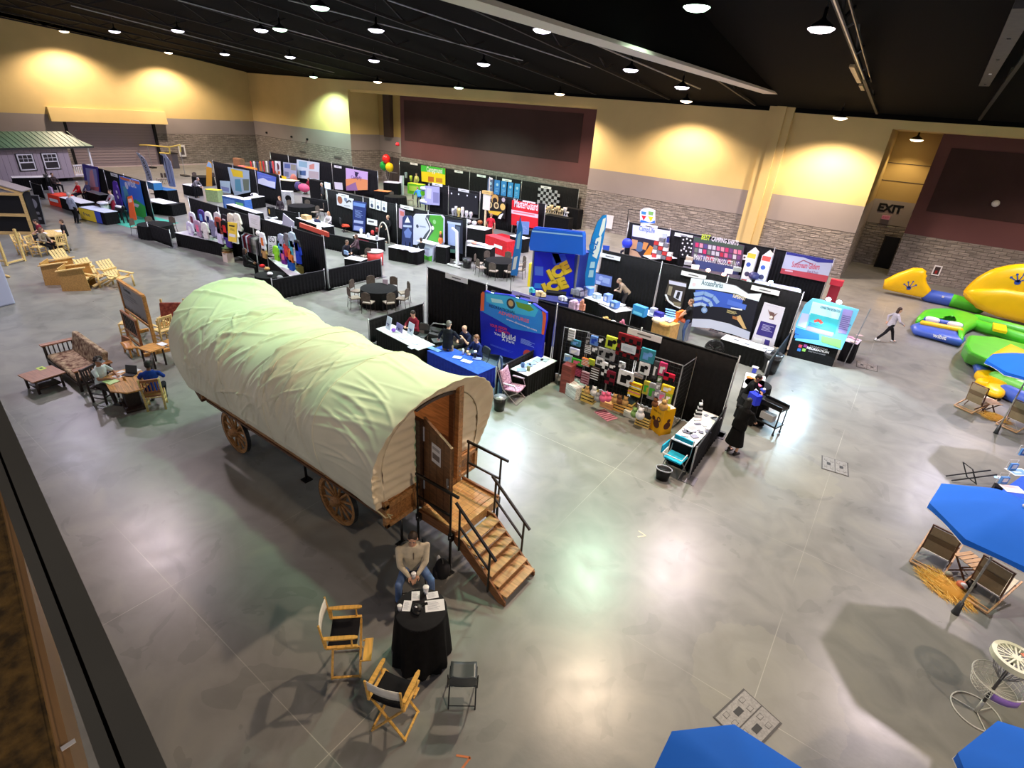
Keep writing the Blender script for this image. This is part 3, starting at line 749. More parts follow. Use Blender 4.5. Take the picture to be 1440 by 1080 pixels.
b=MB();slab(b,.28,.56,2.22,2.62,2.62,PW,-.012,-.006);slab(b,.31,.53,2.3,2.42,2.42,prnt((120,110,110)),-.015,-.012);slab(b,.31,.53,2.5,2.56,2.56,prnt((170,170,180)),-.015,-.012);obj('notice',b,leaf,'white paper notice')
b=MB();b.cyl(dl(.78,1.9),.025,.05,ALU);slab(b,.76,.8,1.95,2.1,2.1,ALU,-.03,0);obj('handle',b,leaf)
for z in(1.4,2.5):
 b=MB();slab(b,-.02,.03,z,z+.3,z+.3,PW,-.012,0);obj('hinge',b,leaf)
def wheel(x,y,r,name='wheel'):
 t=MB();N=36
 t.T=Matrix.Translation((x,y,r))
 rim=[(r*math.cos(2*PI*i/N),0,r*math.sin(2*PI*i/N))for i in range(N)]
 vs=[];fs=[]
 for i in range(N):
  a=2*PI*i/N
  for rr,yy in((r,-.045),(r,.045),(r-.08,.045),(r-.08,-.045)):vs.append((rr*math.cos(a),yy,rr*math.sin(a)))
 for i in range(N):
  for k in range(4):fs.append((i*4+k,i*4+(k+1)%4,((i+1)%N)*4+(k+1)%4,((i+1)%N)*4+k))
 t.add(vs,fs,WGW)
 w=obj('wheel',t,WAG)
 s=MB();s.T=t.T;vs=[];fs=[]
 for i in range(N):
  a=2*PI*i/N
  for rr,yy in((r+.012,-.048),(r+.012,.048),(r,.048),(r,-.048)):vs.append((rr*math.cos(a),yy,rr*math.sin(a)))
 for i in range(N):
  for k in range(4):fs.append((i*4+k,i*4+(k+1)%4,((i+1)%N)*4+(k+1)%4,((i+1)%N)*4+k))
 s.add(vs,fs,STL);obj('iron_tyre',s,w)
 s=MB();s.T=t.T
 for rr,y0,y1 in((.11,-.12,.12),(.075,-.17,.17)):
  s.T=t.T@Matrix.Rotation(R(90),4,'X');s.cyl((0,0,y0),rr,y1-y0,WGW)
 obj('hub',s,w)
 for i in range(12):
  a=2*PI*(i+.5)/12;s=MB();s.T=t.T
  s.tube([(.09*math.cos(a),0,.09*math.sin(a)),(r*.5*math.cos(a),0,r*.5*math.sin(a)),((r-.07)*math.cos(a),0,(r-.07)*math.sin(a))],[.024,.03,.022],WGW,7);obj('spoke',s,w)
WGW=wood((168,120,70),.3)
for y in(-1.08,1.08):
 wheel(1.72,y,.58);wheel(-2.2,y,.56)
for x,r in((1.72,.58),(-2.2,.56)):
 b=MB();b.tube([(x,-1.02,r),(x,1.02,r)],.045,OAKD,8);b.box2((x-.1,-.8,r-.06),(x+.1,.8,.7),OAKD);obj('axle',b,WAG)
b=MB();b.box2((-3.3,-.1,.55),(3.3,.1,.68),OAKD);obj('reach_beam',b,WAG)
for x in(-3.2,0,3.2):
 for y in(-.7,.7):
  b=MB();b.cyl((x,y,0),.03,.7,BLKM);b.box((x,y,.01),(.2,.2,.02),BLKM);obj('jack_stand',b,WAG)
DO=Vector((-5.86,6.36,0))
ST=thing('entry_steps','wooden porch deck and stair with black railings at the wagon door','stairs',DO)
PL=wood((196,150,94),.22,.35);PL2=wood((142,94,58),.3)
b=MB()
for i in range(8):
 y0=-.62+i*.156
 x0=.02+i*.118;b.box2((x0,-.62,.99),(x0+.112,.62,1.03),PL)
obj('deck_boards',b,ST,bevel=.004)
b=MB()
for y in(-.64,.64):b.box2((0,y-.025,.82),(.97,y+.025,1.08 if y>0 else 1.03),PL2)
b.box2((.94,-.62,.82),(.98,.62,1.04),PL);b.box2((0,-.62,.82),(.04,.62,.99),PL2)
obj('deck_frame',b,ST,bevel=.004)
for x,y in((.06,-.72),(.9,-.72),(.06,.72),(.9,.72)):
 b=MB();b.cyl((x,y,0),.028,1.0,BLKM,8);b.box((x,y,.01),(.13,.13,.02),BLKM)
 b.box((x,y*.97,.9),(.09,.09,.16),BLKM);b.ell((x+.03,y-.05,.94),(.014,)*3,ALU,6,4);obj('deck_leg',b,ST)
def rail(pts_posts,top,mid,name):
 b=MB()
 for p,q in pts_posts:b.tube([p,q],.022,BLKM,6)
 b.beam(*top,.035,.05,BLKM);b.beam(*mid,.03,.04,BLKM);obj(name,b,ST)
for y in(-.73,.73):
 rail([((.06,y,.8),(.06,y,1.95)),((.9,y,.8),(.9,y,1.92))],((.02,y,1.93),(1.08,y,1.93)),((.06,y,1.42),(.92,y,1.42)),'deck_railing')
z0,x0,x1=.93,1.0,2.14
SY0,SY1=-.66,.26
SY0,SY1=-.52,.44
SY0,SY1=-.66,.28
for y in(SY0,SY1):
 b=MB();s=1;b.prism([(x0-.02,z0+.02),(x0+.14,z0+.02),(x1+.06,.1),(x1+.06,0),(x1-.1,0),(x0-.06,z0-.14)],y-.02,y+.02,PL2,'y');obj('stringer',b,ST,bevel=.004)
for i in range(6):
 t=(i+.35)/6;x=lerp(x0+.02,x1-.04,t);z=lerp(z0-.03,.08,t)
 b=MB();b.box2((x-.02,SY0+.02,z),(x+.22,SY1-.02,z+.035),PL2 if i%2==2 else wood((176,130,84),.25));obj('tread',b,ST,bevel=.004)
def onst(x,h):return lerp(z0,0,(x-x0)/(x1-x0))+h
for y in(SY0-.05,SY1+.05):
 xa_,xb_=x0+.1,x1-.32
 rail([((xa_,y,onst(xa_,-.15)),(xa_,y,onst(xa_,.82))),((xb_,y,onst(xb_,-.12)),(xb_,y,onst(xb_,.82)))],((xa_-.1,y,onst(xa_-.1,.84)),(xb_+.14,y,onst(xb_+.14,.84))),((xa_,y,onst(xa_,.42)),(xb_,y,onst(xb_,.42))),'stair_railing')
CHF=mat((58,46,42),.4,metal=.5);CHS=cloth((150,138,126),.2);CHB=cloth((92,82,76),.15)
def banquet_chair():
 t=thing('banquet_chair','x','chair')
 b=MB();b.prism([(-.2,-.21),(.2,-.21),(.22,.2),(-.22,.2)],.43,.48,CHS);obj('seat',b,t,bevel=.015)
 b=MB();P=[(-.19,.55),(.19,.55),(.2,.8),(.15,.9),(.06,.94),(-.06,.94),(-.15,.9),(-.2,.8)]
 b.prism(P,-.26,-.22,CHB,'y');obj('backrest',b,t,bevel=.01)
 for s in(-1,1):
  b=MB();b.tube([(s*.2,.18,.44),(s*.2,.2,0)],.012,CHF,6);obj('leg',b,t)
  b=MB();b.tube([(s*.18,-.25,.9),(s*.19,-.22,.45),(s*.2,-.27,0)],.012,CHF,6);obj('leg',b,t)
 b=MB();b.tube([(-.2,-.2,.42),(.2,-.2,.42),(.2,.19,.42),(-.2,.19,.42)],.01,CHF,6,closed=True);obj('seat_frame',b,t)
 return t
def folding_chair(c=(70,76,78),fr=BLKM):
 t=thing('folding_chair','x','chair');m=plas(c,.35)
 b=MB();b.grid(lambda u,v:(lerp(-.2,.2,u),lerp(-.19,.2,v),.44+.03*abs(u-.5)+.02*(v-.5)**2),8,8,m);obj('seat',b,t).modifiers.new('s','SOLIDIFY').thickness=.02
 P=[]
 for i in range(7):P.append((-.21,-.24-.02*i/6))
 b=MB()
 def f(u,v):
  x=lerp(-.21,.21,u);k=1-max(0,(abs(x)-.13)/.08)**2*.35
  return(x*1.0,-.235-.05*v-.03*math.cos((u-.5)*PI),.55+.27*v*k)
 b.grid(f,12,6,m);obj('backrest',b,t).modifiers.new('s','SOLIDIFY').thickness=.014
 for s in(-1,1):
  b=MB();b.tube([(s*.215,-.28,.83),(s*.215,-.2,.44),(s*.215,.24,0)],.011,fr,6);obj('leg',b,t)
  b=MB();b.tube([(s*.2,.14,.43),(s*.2,-.26,0)],.011,fr,6);obj('leg',b,t)
 b=MB();b.tube([(-.215,.2,.045),(.215,.2,.045)],.008,fr,6);obj('crossbar',b,t)
 b=MB();b.tube([(-.2,-.23,.04),(.2,-.23,.04)],.008,fr,6);obj('crossbar',b,t)
 return t
def director_chair():
 t=thing('director_chair','x','chair');W=wood((222,172,84),.18,.4);BC=cloth((24,24,27));CC=cloth((226,222,214),.05)
 H=.76
 for s in(-1,1):
  b=MB();b.beam((s*.26,-.22,H),(s*.26,.24,H),.045,.035,W);b.beam((s*.26,-.22,H+.2),(s*.26,-.22,H),.03,.04,W);obj('seat_rail',b,t,bevel=.004)
  b=MB();b.prism([(-.24,-.025),(-.1,-.035),(.2,-.03),(.25,-.015),(.25,.015),(.2,.03),(-.1,.035),(-.24,.025)],0,.022,W)
  b.v=[(s*.27+y,x,H+.2+z)for x,y,z in b.v];b.tube([(s*.27,.16,H+.2),(s*.27,.16,H)],.013,W,6);obj('armrest',b,t)
  b=MB();b.beam((s*.255,-.23,H),(s*.255,-.285,H+.48),.028,.022,W);obj('back_post',b,t)
  b=MB();b.beam((s*.25,-.2,.05),(s*.25,.22,.05),.03,.022,W);obj('stretcher',b,t)
 for y in(-.2,.22):
  for s in(-1,1):
   b=MB();b.beam((s*.26,y+s*.012,.02),(-s*.24,y+s*.012,H-.02),.022,.034,W,up=(0,1,0));obj('leg',b,t)
 for y in(-.2,.22):pass
 for s in(-1,1):
  b=MB();b.beam((s*.25,.22,0),(s*.25,.22,.3),.02,.03,W);
 b=MB();b.grid(lambda u,v:(lerp(-.245,.245,u),lerp(-.2,.22,v),H+.01-.05*math.sin(PI*u)),10,4,BC);obj('seat',b,t,'black canvas seat').modifiers.new('s','SOLIDIFY').thickness=.006
 b=MB();b.grid(lambda u,v:(lerp(-.265,.265,u),-.262-.03*v*.6-.03*math.sin(PI*u),H+.27+.2*v),10,3,CC);obj('backrest',b,t,'white canvas back').modifiers.new('s','SOLIDIFY').thickness=.008
 b=MB();b.box((0,.34,.32),(.4,.13,.018),W);b.beam((-.18,.24,.3),(-.18,.4,.31),.02,.02,W);b.beam((.18,.24,.3),(.18,.4,.31),.02,.02,W);obj('footrest',b,t,bevel=.003)
 return t
def cloth_side(b,path,z0,z1,m,amp=.025,per=.16,closed=True,flare=.0,n=None):
 """hanging pleated cloth along a closed xy path (list of points), z1 top"""
 P=[Vector((x,y,0))for x,y in path];pts=[]
 segs=list(zip(P,P[1:]+[P[0]]))if closed else list(zip(P,P[1:]))
 s=0
 for a,c in segs:
  d=c-a;L=d.length
  if L<1e-6:continue
  k=max(1,int(L/(per/5)));nr=Vector((d.y,-d.x,0)).normalized()
  for i in range(k):pts.append((a+d*i/k,nr,s+L*i/k))
  s+=L
 if not closed:pts.append((P[-1],nr,s))
 vs=[];rows=4
 for p,nr,q in pts:
  for r in range(rows+1):
   t=r/rows;am=amp*(t**.7)*math.sin(2*PI*q/per+.9*math.sin(q*3.1))
   pp=p+nr*(am+flare*t);vs.append((pp.x,pp.y,z1+(z0-z1)*t))
 N=len(pts);fs=[]
 for i in range(N if closed else N-1):
  for r in range(rows):
   a=i*(rows+1)+r;c=((i+1)%N)*(rows+1)+r;fs.append((a,a+1,c+1,c))
 b.add(vs,fs,m,True)
def rrect(w,d,r=.03):
 return[(-w/2,-d/2),(w/2,-d/2),(w/2,d/2),(-w/2,d/2)]
def draped_table(label,p,rz,w=1.83,d=.61,h=.74,top=None,skirt=None,group=None,front=None,runner=None):
 t=thing('draped_table',label,'table',p,rz,group);sk=skirt or BLK;tp=top or WHT
 b=MB();b.box((0,0,h-.012),(w+.02,d+.02,.024),tp);obj('tabletop',b,t,bevel=.006)
 b=MB();cloth_side(b,rrect(w,d),.01,h-.02,sk,.012,.14,flare=.02)
 if front:
  b.T=Matrix.Translation((0,-d/2-.05,0));front(b);b.T=Matrix.Identity(4)
 obj('table_skirt',b,t)
 if runner:
  b=MB();b.grid(lambda u,v:(lerp(-runner[0]/2,runner[0]/2,u),-d/2-.045-.01*math.sin(u*9),lerp(h+.005,h*.3,v)),8,4,cloth(runner[1]));b.box((0,0,h+.006),(runner[0],d+.09,.006),cloth(runner[1]));obj('runner',b,t)
 return t
def round_table(label,p,r=.76,h=.75,c=BLK,group=None,top=None):
 t=thing('round_table',label,'table',p,0,group)
 b=MB();b.lathe([(r*.97,h-.03),(r,h-.02),(r,h-.004),(r*.98,h)],top or c,n=32);obj('tabletop',b,t)
 b=MB();n=40;cloth_side(b,[(r*math.cos(-2*PI*i/n),r*math.sin(-2*PI*i/n))for i in range(n)][::-1],.02,h-.02,c,.035,.22,flare=.03);obj('tablecloth',b,t)
 return t
def flat(name,label,cat,p,w,d,m,rz=0,group=None,th=.006,art=None,z=0):
 b=MB();b.box((0,0,th/2),(w,d,th),m)
 if art:
  b.T=Matrix(((1,0,0,0),(0,0,1,0),(0,-1,0,th),(0,0,0,1)))@Matrix.Identity(4)
  b.T=Matrix(((1,0,0,0),(0,0,1,0),(0,-1,0,th),(0,0,0,1)))
  art(b)
 return single(name,b,label,cat,p,rz,group)
def drape(label,a,c,h=2.44,last=True,group=None,col=None,first=True,per=.17):
 a,c=Vector((*a,0)),Vector((*c,0));L=(c-a).length;rz=math.atan2(c.y-a.y,c.x-a.x)
 t=thing('drape_panel' if h>1.5 else 'low_drape',label,'partition',a,rz,group)
 b=MB();cloth_side(b,[(.04,0),(L-.04,0)],.02,h-.02,col or BLK2,.03 if h>1.5 else .02,per,closed=False);o=obj('curtain',b,t);o.modifiers.new('s','SOLIDIFY').thickness=.004
 b=MB();b.tube([(0,0,h-.02),(L,0,h-.02)],.02,mat((60,60,64),.4,metal=.6),6);obj('crossbar',b,t)
 for x in([0]if first else[])+([L]if last else[]):
  b=MB();b.tube([(x,0,0),(x,0,h+.06)],.022,ALU,8);b.box((x,0,.008),(.4,.4,.012),mat((110,110,114),.4,metal=.5));obj('upright',b,t)
 return t
def drape_run(label,xs,y,h=2.44,ax='x',group=None,side=None):
 for i,(a,c)in enumerate(zip(xs,xs[1:])):
  L=label if len(xs)==2 else '%s, %s from the left'%(label,['first','second','third','fourth','fifth','sixth','seventh','eighth'][i])
  drape(L,(a,y)if ax=='x' else(y,a),(c,y)if ax=='x' else(y,c),h,last=(i==len(xs)-2),group=group)
def board(name,label,cat,p,w,h,rz,art,m=None,th=.03,group=None,tilt=0,frame=None,feet=False,stand=None):
 """upright printed panel; local x right, front faces -y, z up, origin bottom centre"""
 t=None
 b=MB();b.box2((-w/2,0,0),(w/2,th,h),m or PK)
 if frame:
  for x0,x1,z0,z1 in((-w/2-.02,-w/2+.02,0,h),(w/2-.02,w/2+.02,0,h),(-w/2,w/2,-.02,.02),(-w/2,w/2,h-.02,h+.02)):b.box2((x0,-.01,z0),(x1,th+.01,z1),frame)
 art(b)
 if feet:
  for s in(-1,1):b.box2((s*w*.4-.03,-.22,0),(s*w*.4+.03,.25,.03),ALU)
 o=single(name,b,label,cat,p,rz,group)
 if tilt:o.rotation_euler=(-tilt,0,rz)
 return o
def id_sign(p,rz=0,label='white booth name sign hanging on the black drape'):
 def art(b):b.gr(-.36,.06,.36,.16,prnt((120,120,126)),1)
 return board('booth_sign',label,'sign',p,1.1,.2,rz,lambda b:b.txt('- - - - -',0,.07,.05,prnt((90,90,96)),1),PW,.015)
def wtext(b,s,x,z,h,c,w=None,k=2,bold=.02,rot=0):b.txt(s,x,z,h,prnt(c),k,w,rot,bold)
def scribble(b,x0,z0,x1,z1,n,c,k=2,seed=1):
 r=random.Random(seed);dz=(z1-z0)/n
 for i in range(n):b.gr(x0,z0+i*dz+dz*.25,x0+(x1-x0)*r.uniform(.6,1),z0+i*dz+dz*.6,prnt(c),k)
tp=gp(592,856,1.05)
CT=thing('cocktail_table','tall round cocktail table under a floor length black cloth, in front of the wagon','table',(tp.x,tp.y,0))
b=MB();r=.40;b.lathe([(r*.96,1.02),(r,1.03),(r,1.045),(r*.98,1.05)],cloth((34,34,37),.1),n=36);obj('tabletop',b,CT)
b=MB();n=48;cloth_side(b,[(r*math.cos(2*PI*i/n),r*math.sin(2*PI*i/n))for i in range(n)],.01,1.03,BLK,.045,.27,flare=.06);obj('tablecloth',b,CT)
def ontab(px,py,z=1.052):return gp(px,py,z)
tabrz=-R(42)
def sheet_art(w,d,lines=7):
 def f(b):scribble(b,-w*.38,-d*.36,w*.38,d*.36,lines,(170,172,186),1,lines)
 return f
for px,py,w,d,rz,lb in((584.5,838,.13,.18,R(44),'small white leaflet at the back left of the cocktail table'),(572.5,852,.13,.2,R(36),'white leaflet at the left of the cocktail table'),(608,837,.19,.13,R(52),'white card beside the coffee cup on the cocktail table'),(611.5,851.5,.3,.22,R(48),'largest printed sheet on the cocktail table')):
 flat('leaflet',lb,'paper',ontab(px,py),w,d,PW,rz,'papers on the cocktail table',.002,sheet_art(w,d))
def cup(p,label,s=1.,lid=True):
 t=thing('paper_cup',label,'cup',p);b=MB();b.lathe([(.028*s,0),(.04*s,.11*s)],PW,n=16);obj('cup_body',b,t)
 b=MB();b.lathe([(.043*s,.105*s),(.044*s,.118*s),(.038*s,.125*s)],plas((236,236,236)),n=16);obj('lid',b,t);return t
cup(ontab(599,834),'white lidded coffee cup at the back edge of the cocktail table',1.15);cup(ontab(562,858),'small white cup at the left edge of the cocktail table',.85)
hp_=ontab(587,858)
HT=thing('camera_bag','black lens case with a small white mark on the cocktail table','bag',hp_)
b=MB();b.ell((0,0,.05),(.085,.07,.055),mat((14,14,16),.5),16,10);b.ell((.03,-.05,.03),(.07,.05,.03),mat((14,14,16),.5));obj('case_body',b,HT)
b=MB();b.ell((0,-.03,.1),(.025,.015,.008),PW,8,6);obj('mark',b,HT,'white mark')
b=MB();b.box((0,0,.004),(.05,.11,.008),mat((20,20,24),.2));single('phone',b,'black phone lying by the large sheet on the cocktail table','phone',ontab(596.5,850),R(-30))
DC=director_chair();DC.location=(-4.93,3.2,0);DC.rotation_euler=(0,0,R(-46));DC['label']='tall director chair seen from the side, left of the cocktail table'
dup(DC,'tall wooden director chair with its back to the viewer, below the cocktail table',(-3.66,3.05,0),R(20));
FC=folding_chair();FC.location=(-3.2,4.0,0);FC.rotation_euler=(0,0,R(38));FC['label']='grey plastic folding chair right of the cocktail table'
MP=Vector((-5.28,4.98,0));mrz=R(-128)
c=dup(FC,'dark folding chair under the seated man in the beige pullover',MP+Vector((0,0,0)),mrz)
person('seated man in a beige quarter zip pullover and blue jeans holding a white cup',MP,mrz,1.8,'sit',.46,lean=.16,top=(208,198,176),bot=(100,126,174),hair=(48,36,28),skin=0,hl=(-.05,.38,.66),hr=(.1,.4,.66),hp=.22,hy=-.25,fl=(-.3,.42,.08),fr=(.3,.36,.08),face=True,wide=1.2,shoe=(60,44,34))
cc=Matrix.Rotation(mrz,4,'Z')@Vector((.03,.45,.66));cup(MP+cc,'white cup held in the hands of the seated man',1.0)
BP=thing('backpack','black backpack with a white bottle on the floor beside the seated man','bag',gp(622,809,0),R(-40))
b=MB();b.ell((0,0,.17),(.2,.15,.2),mat((18,18,24),.8,bump=.2,var=.2),16,10);b.ell((.02,-.13,.12),(.13,.06,.11),mat((22,22,28),.8));obj('bag_body',b,BP)
b=MB();b.tube([(-.06,.0,.36),(0,0,.42),(.06,0,.36)],.012,BLKM,6);obj('handle',b,BP)
b=MB();b.lathe([(.035,0),(.035,.16),(.015,.2)],PW,c=(-.2,-.05,.12),n=12);obj('bottle',b,BP,'white bottle in the side pocket')
def floorbox(px,py,w,d,rz,label,g=None):
 t=thing('floor_box',label,'hatch',gp(px,py,.004),rz,g);m=mat((136,134,130),.5,metal=.3,var=.15,scale=30);dk=mat((70,68,66),.6)
 b=MB();b.box((0,0,.004),(w+.04,d+.04,.006),dk);obj('frame',b,t)
 for s in(-1,1):
  b=MB();b.box((s*w/4,0,.008),(w/2-.02,d,.006),m)
  for x,y in((-.3,.3),(.3,-.3),(-.3,-.3),(.3,.28)):b.box((s*w/4+x*w/2*.8,y*d*.9,.012),(w*.12,d*.13,.003),dk);b.box((s*w/4+x*w/2*.8,y*d*.9,.0135),(w*.10,d*.11,.003),m)
  b.box((s*w/4,0,.012),(w*.15,d*.2,.004),mat((40,40,40),.6));obj('cover',b,t)
floorbox(1051,1013,.62,.78,R(70)-PI/2+.04,'rectangular steel floor box with two covers near the bottom edge of the floor')
floorbox(1174,655,.62,.7,R(8),'steel floor hatch in a pale patch in the middle of the open floor')
floorbox(1219,515,.7,.7,R(4),'pale floor hatch beside the lit resort display')
for px,py,rz in((898,753,R(20)),(648,1077,R(60))):
 b=MB();m=cloth((228,224,208)if py<900 else(196,120,80));b.box((.07,0,.001),(.2,.03,.002),m,R(30));b.box((.07,.1,.001),(.2,.03,.002),m,R(-30))
 single('tape_mark',b,'small V of %s tape on the floor'%('white' if py<900 else 'orange'),'tape',gp(px,py,.002),rz)
def zline(pts,z,w,h,m,b):
 for p,q in zip(pts,pts[1:]):b.beam(p,q,w,h,m)
b=MB();RM=mat((112,112,106),.5,var=.12,scale=3);RM_SHADE=mat((82,82,80),.5)
p0=gp(-60,430,7.5);p1=gp(100,782,7.5);p2=gp(235,1080,7.5);
q1=gp(-40,560,7.5);q2=gp(35,782,7.5);q3=gp(140,1080,7.5)
dr=(p2-p0).normalized();A=p2+dr*.6;Bp=p0-dr*3;wv=Vector((-dr.y,dr.x,0))
if wv.dot(q3-p2)<0:wv=-wv
W_=abs((gp(140,1080,7.5)-p2).dot(wv))
b.add([A,Bp,Bp+wv*W_*.62,A+wv*W_*.62,A+Vector((0,0,-.05)),Bp+Vector((0,0,-.05)),Bp+wv*W_*.62+Vector((0,0,-.05)),A+wv*W_*.62+Vector((0,0,-.05))],[(0,1,2,3),(4,7,6,5),(0,4,5,1),(3,2,6,7),(0,3,7,4)],RM)
c0=wv*W_*.62;c1=wv*W_*.70
b.add([A+c0+Vector((0,0,-.012)),Bp+c0+Vector((0,0,-.012)),Bp+c1+Vector((0,0,-.012)),A+c1+Vector((0,0,-.012))],[(0,1,2,3)],RM_SHADE)  # slightly recessed strip whose darker grey stands in for soft shading
c2=wv*W_*1.0
b.add([A+c1,Bp+c1,Bp+c2,A+c2,A+c1+Vector((0,0,-.05)),Bp+c1+Vector((0,0,-.05)),Bp+c2+Vector((0,0,-.05)),A+c2+Vector((0,0,-.05))],[(0,1,2,3),(4,7,6,5),(0,4,5,1),(3,2,6,7),(0,3,7,4)],RM)
GRL=thing('gallery_railing','dark grey metal guard rail cap running along the gallery at lower left','railing',(p1.x,p1.y,6.5))
o=obj('rail_cap',b,None);o.parent=GRL;o.matrix_parent_inverse=Matrix.Translation((-p1.x,-p1.y,-6.5))
e0=gp(0,700,6.5);e1=gp(85,1080,6.5);f0=gp(25,690,6.5);f1=gp(105,1080,6.5)
dd=(e1-e0).normalized();n2=Vector((-dd.y,dd.x,0))
if n2.dot(f1-e1)<0:n2=-n2
wc=(f1-e1).dot(n2);S0=e1+dd*2;S1=e0-dd*6
b=MB();BR=mat((176,142,104),.4,metal=.4,var=.15,scale=2)
Z=Vector((0,0,.06))
b.add([S0,S1,S1+n2*wc,S0+n2*wc,S0-Z*4,S1-Z*4,S1+n2*wc-Z*4,S0+n2*wc-Z*4],[(0,1,2,3),(0,4,5,1),(3,2,6,7),(0,3,7,4)],BR)
b.add([S0+Z*.2,S1+Z*.2,S1+n2*wc*.12+Z*.2,S0+n2*wc*.12+Z*.2],[(0,1,2,3)],mat((196,160,110),.3,metal=.6))
struct('trim_4',b,'bronze metal edge of the gallery floor')
b=MB();CP_=mat((128,100,52),.95,c2=(66,52,30),scale=22,bump=.5)
b.add([S0,S1,S1-n2*4,S0-n2*4],[(0,1,2,3)],CP_);b.add([S0-Z*4,S1-Z*4,S1-n2*4-Z*4,S0-n2*4-Z*4],[(3,2,1,0)],DKB)
o=obj('floor_gallery',b);o['kind']='structure';o['label']='brown patterned carpet of the gallery'
b=MB();ja=gp(86,1054,6.508);jb=gp(106,1041,6.508);b.beam(ja,jb,.012,.004,PW);
struct('trim_5',b,'pale joint across the bronze edge')
UB=mat((26,104,222),.75,var=.05,scale=1,spec=.25);BEI=cloth((206,202,196))
def umbrella(label,c,z,Rr,rz,apex=.42,g='blue beach umbrellas'):
 t=thing('beach_umbrella',label,'umbrella',(c[0],c[1],0),rz,g)
 b=MB();n=8
 def f(u,v):
  a=2*PI*u;k=(u*n)%1;sag=math.cos(PI/n)/math.cos((k-.5)*2*PI/n)
  r=Rr*v*(1-(1-sag)*1.0*v**2);rr=Rr*v*sag
  return(rr*math.cos(a),rr*math.sin(a),z+apex*(1-v**1.7)-.05*math.sin(k*PI)*v*v*0)
 b.grid(f,n*6,10,UB);
 def g_(u,v):
  p=f(u,1);return(p[0]*(1-.0*v),p[1],p[2]-.12*v+(.03*abs(math.sin(u*n*PI))if v else 0))
 b.grid(g_,n*6,1,UB);o=obj('canopy',b,t)
 b=MB();b.tube([g_(i/96,1)for i in range(97)],.009,BEI,5);obj('canopy_piping',b,t)
 b=MB();b.tube([(0,0,0),(0,0,z+apex)],.022,wood((180,176,168)),8);obj('pole',b,t)
 b=MB();b.lathe([(.03,0),(.035,.03),(.012,.07)],PW,(0,0,z+apex),10);obj('finial',b,t)
 for i in range(n):
  a=2*PI*i/n;b=MB();p=f(i/n,1);q=f(i/n,.5);b.tube([(0,0,z+apex-.03),(q[0],q[1],q[2]-.015),(p[0],p[1],p[2]-.015)],.006,BLKM,5);obj('rib',b,t)
 b=MB();b.lathe([(.07,0),(.06,.05),(.04,.3)],STL,n=12);obj('base',b,t)
 return t
umbrella('large blue octagonal beach umbrella over the two deck chairs at the right edge',(3.13,11.15),2.2,1.22,R(11))
umbrella('blue beach umbrella cut off by the bottom edge, near the two cover floor box',(.58,3.62),2.2,.95,R(22))
umbrella('blue beach umbrella in the bottom right corner below the basket',(3.35,5.65),2.2,1.1,R(-5))
umbrella('blue beach umbrella partly hiding the green inflatable at the right edge',(4.35,21.0),2.25,1.12,R(8))
SL=mat((152,136,108),.85,var=.06,scale=20);SLD=mat((112,94,70),.85);CW=wood((92,62,46),.3);CWL=wood((190,150,110),.2)
def deck_chair():
 t=thing('deck_chair','x','chair')
 for s in(-1,1):
  b=MB();b.beam((s*.29,-.42,.05),(s*.29,.62,.42),.03,.045,CWL);obj('side_rail',b,t)
  b=MB();b.beam((s*.25,.02,.22),(s*.25,-.1,.92),.03,.04,CW);obj('back_post',b,t)
  b=MB();b.beam((s*.27,.45,.38),(s*.27,.1,.02),.025,.035,CW);obj('leg',b,t)
 b=MB();b.beam((-.3,-.42,.05),(.3,-.42,.05),.05,.03,CWL);b.beam((-.3,-.34,.08),(.3,-.34,.08),.03,.02,CWL);obj('rear_bar',b,t)
 b=MB()
 b.grid(lambda u,v:(lerp(-.235,.235,u),lerp(.0,-.1,v)-.02-.03*math.sin(PI*v),lerp(.26,.9,v)),6,8,SL);
 b.grid(lambda u,v:(lerp(-.235,.235,u),lerp(.0,-.1,.45+.22*v)-.028-.03*math.sin(PI*(.45+.22*v)),lerp(.26,.9,.45+.22*v)),6,3,SLD);obj('back_sling',b,t,'tan canvas back with a darker band')
 b=MB();b.grid(lambda u,v:(lerp(-.25,.25,u),lerp(-.02,.6,v),lerp(.25,.42,v)-.05*math.sin(PI*v)),6,8,cloth((214,206,190)));obj('seat_sling',b,t,'pale canvas seat')
 b=MB();b.beam((-.27,-.1,.92),(.27,-.1,.92),.03,.03,CW);obj('top_bar',b,t)
 return t
D0=deck_chair();D0.location=(2.72,12.5,0);D0.rotation_euler=(0,0,R(-14));D0['label']='wooden deck chair with tan canvas, left of the straw pile, under the big blue umbrella'
dup(D0,'wooden deck chair with tan canvas, right of the straw pile, at the right edge',(3.55,12.02,0),R(-26))
dup(D0,'further wooden deck chair in front of the yellow inflatable hand',(3.75,22.55,0),R(-33))
dup(D0,'further wooden deck chair at the right edge beside the orange straw heap',(4.85,21.95,0),R(-30))
STR=[mat((218,170,72),.9),mat((196,140,50),.9),mat((232,196,110),.9)]
def straw(p,rx,ry,n,label,seed,rz=0):
 r=random.Random(seed);b=MB()
 b.ell((0,0,.02),(rx*.75,ry*.75,.13),STR[1],16,6)
 for i in range(n):
  a=r.uniform(0,2*PI);q=math.sqrt(r.random());x,y=rx*q*math.cos(a),ry*q*math.sin(a);z=.14*(1-q)+.02+r.uniform(0,.03)
  d=r.gauss(0,.7);L=r.uniform(.08,.2);dx,dy=math.cos(d)*L,math.sin(d)*L*.7;m=STR[i%3]
  w=.004;b.add([(x-dx,y-dy-w,z),(x+dx,y+dy-w,max(.005,z-.04)),(x+dx,y+dy+w,max(.005,z-.04)),(x-dx,y-dy+w,z+.004)],[(0,1,2,3)],m)
 o=single('straw_pile',b,label,'straw',p,rz);o['kind']='stuff';return o
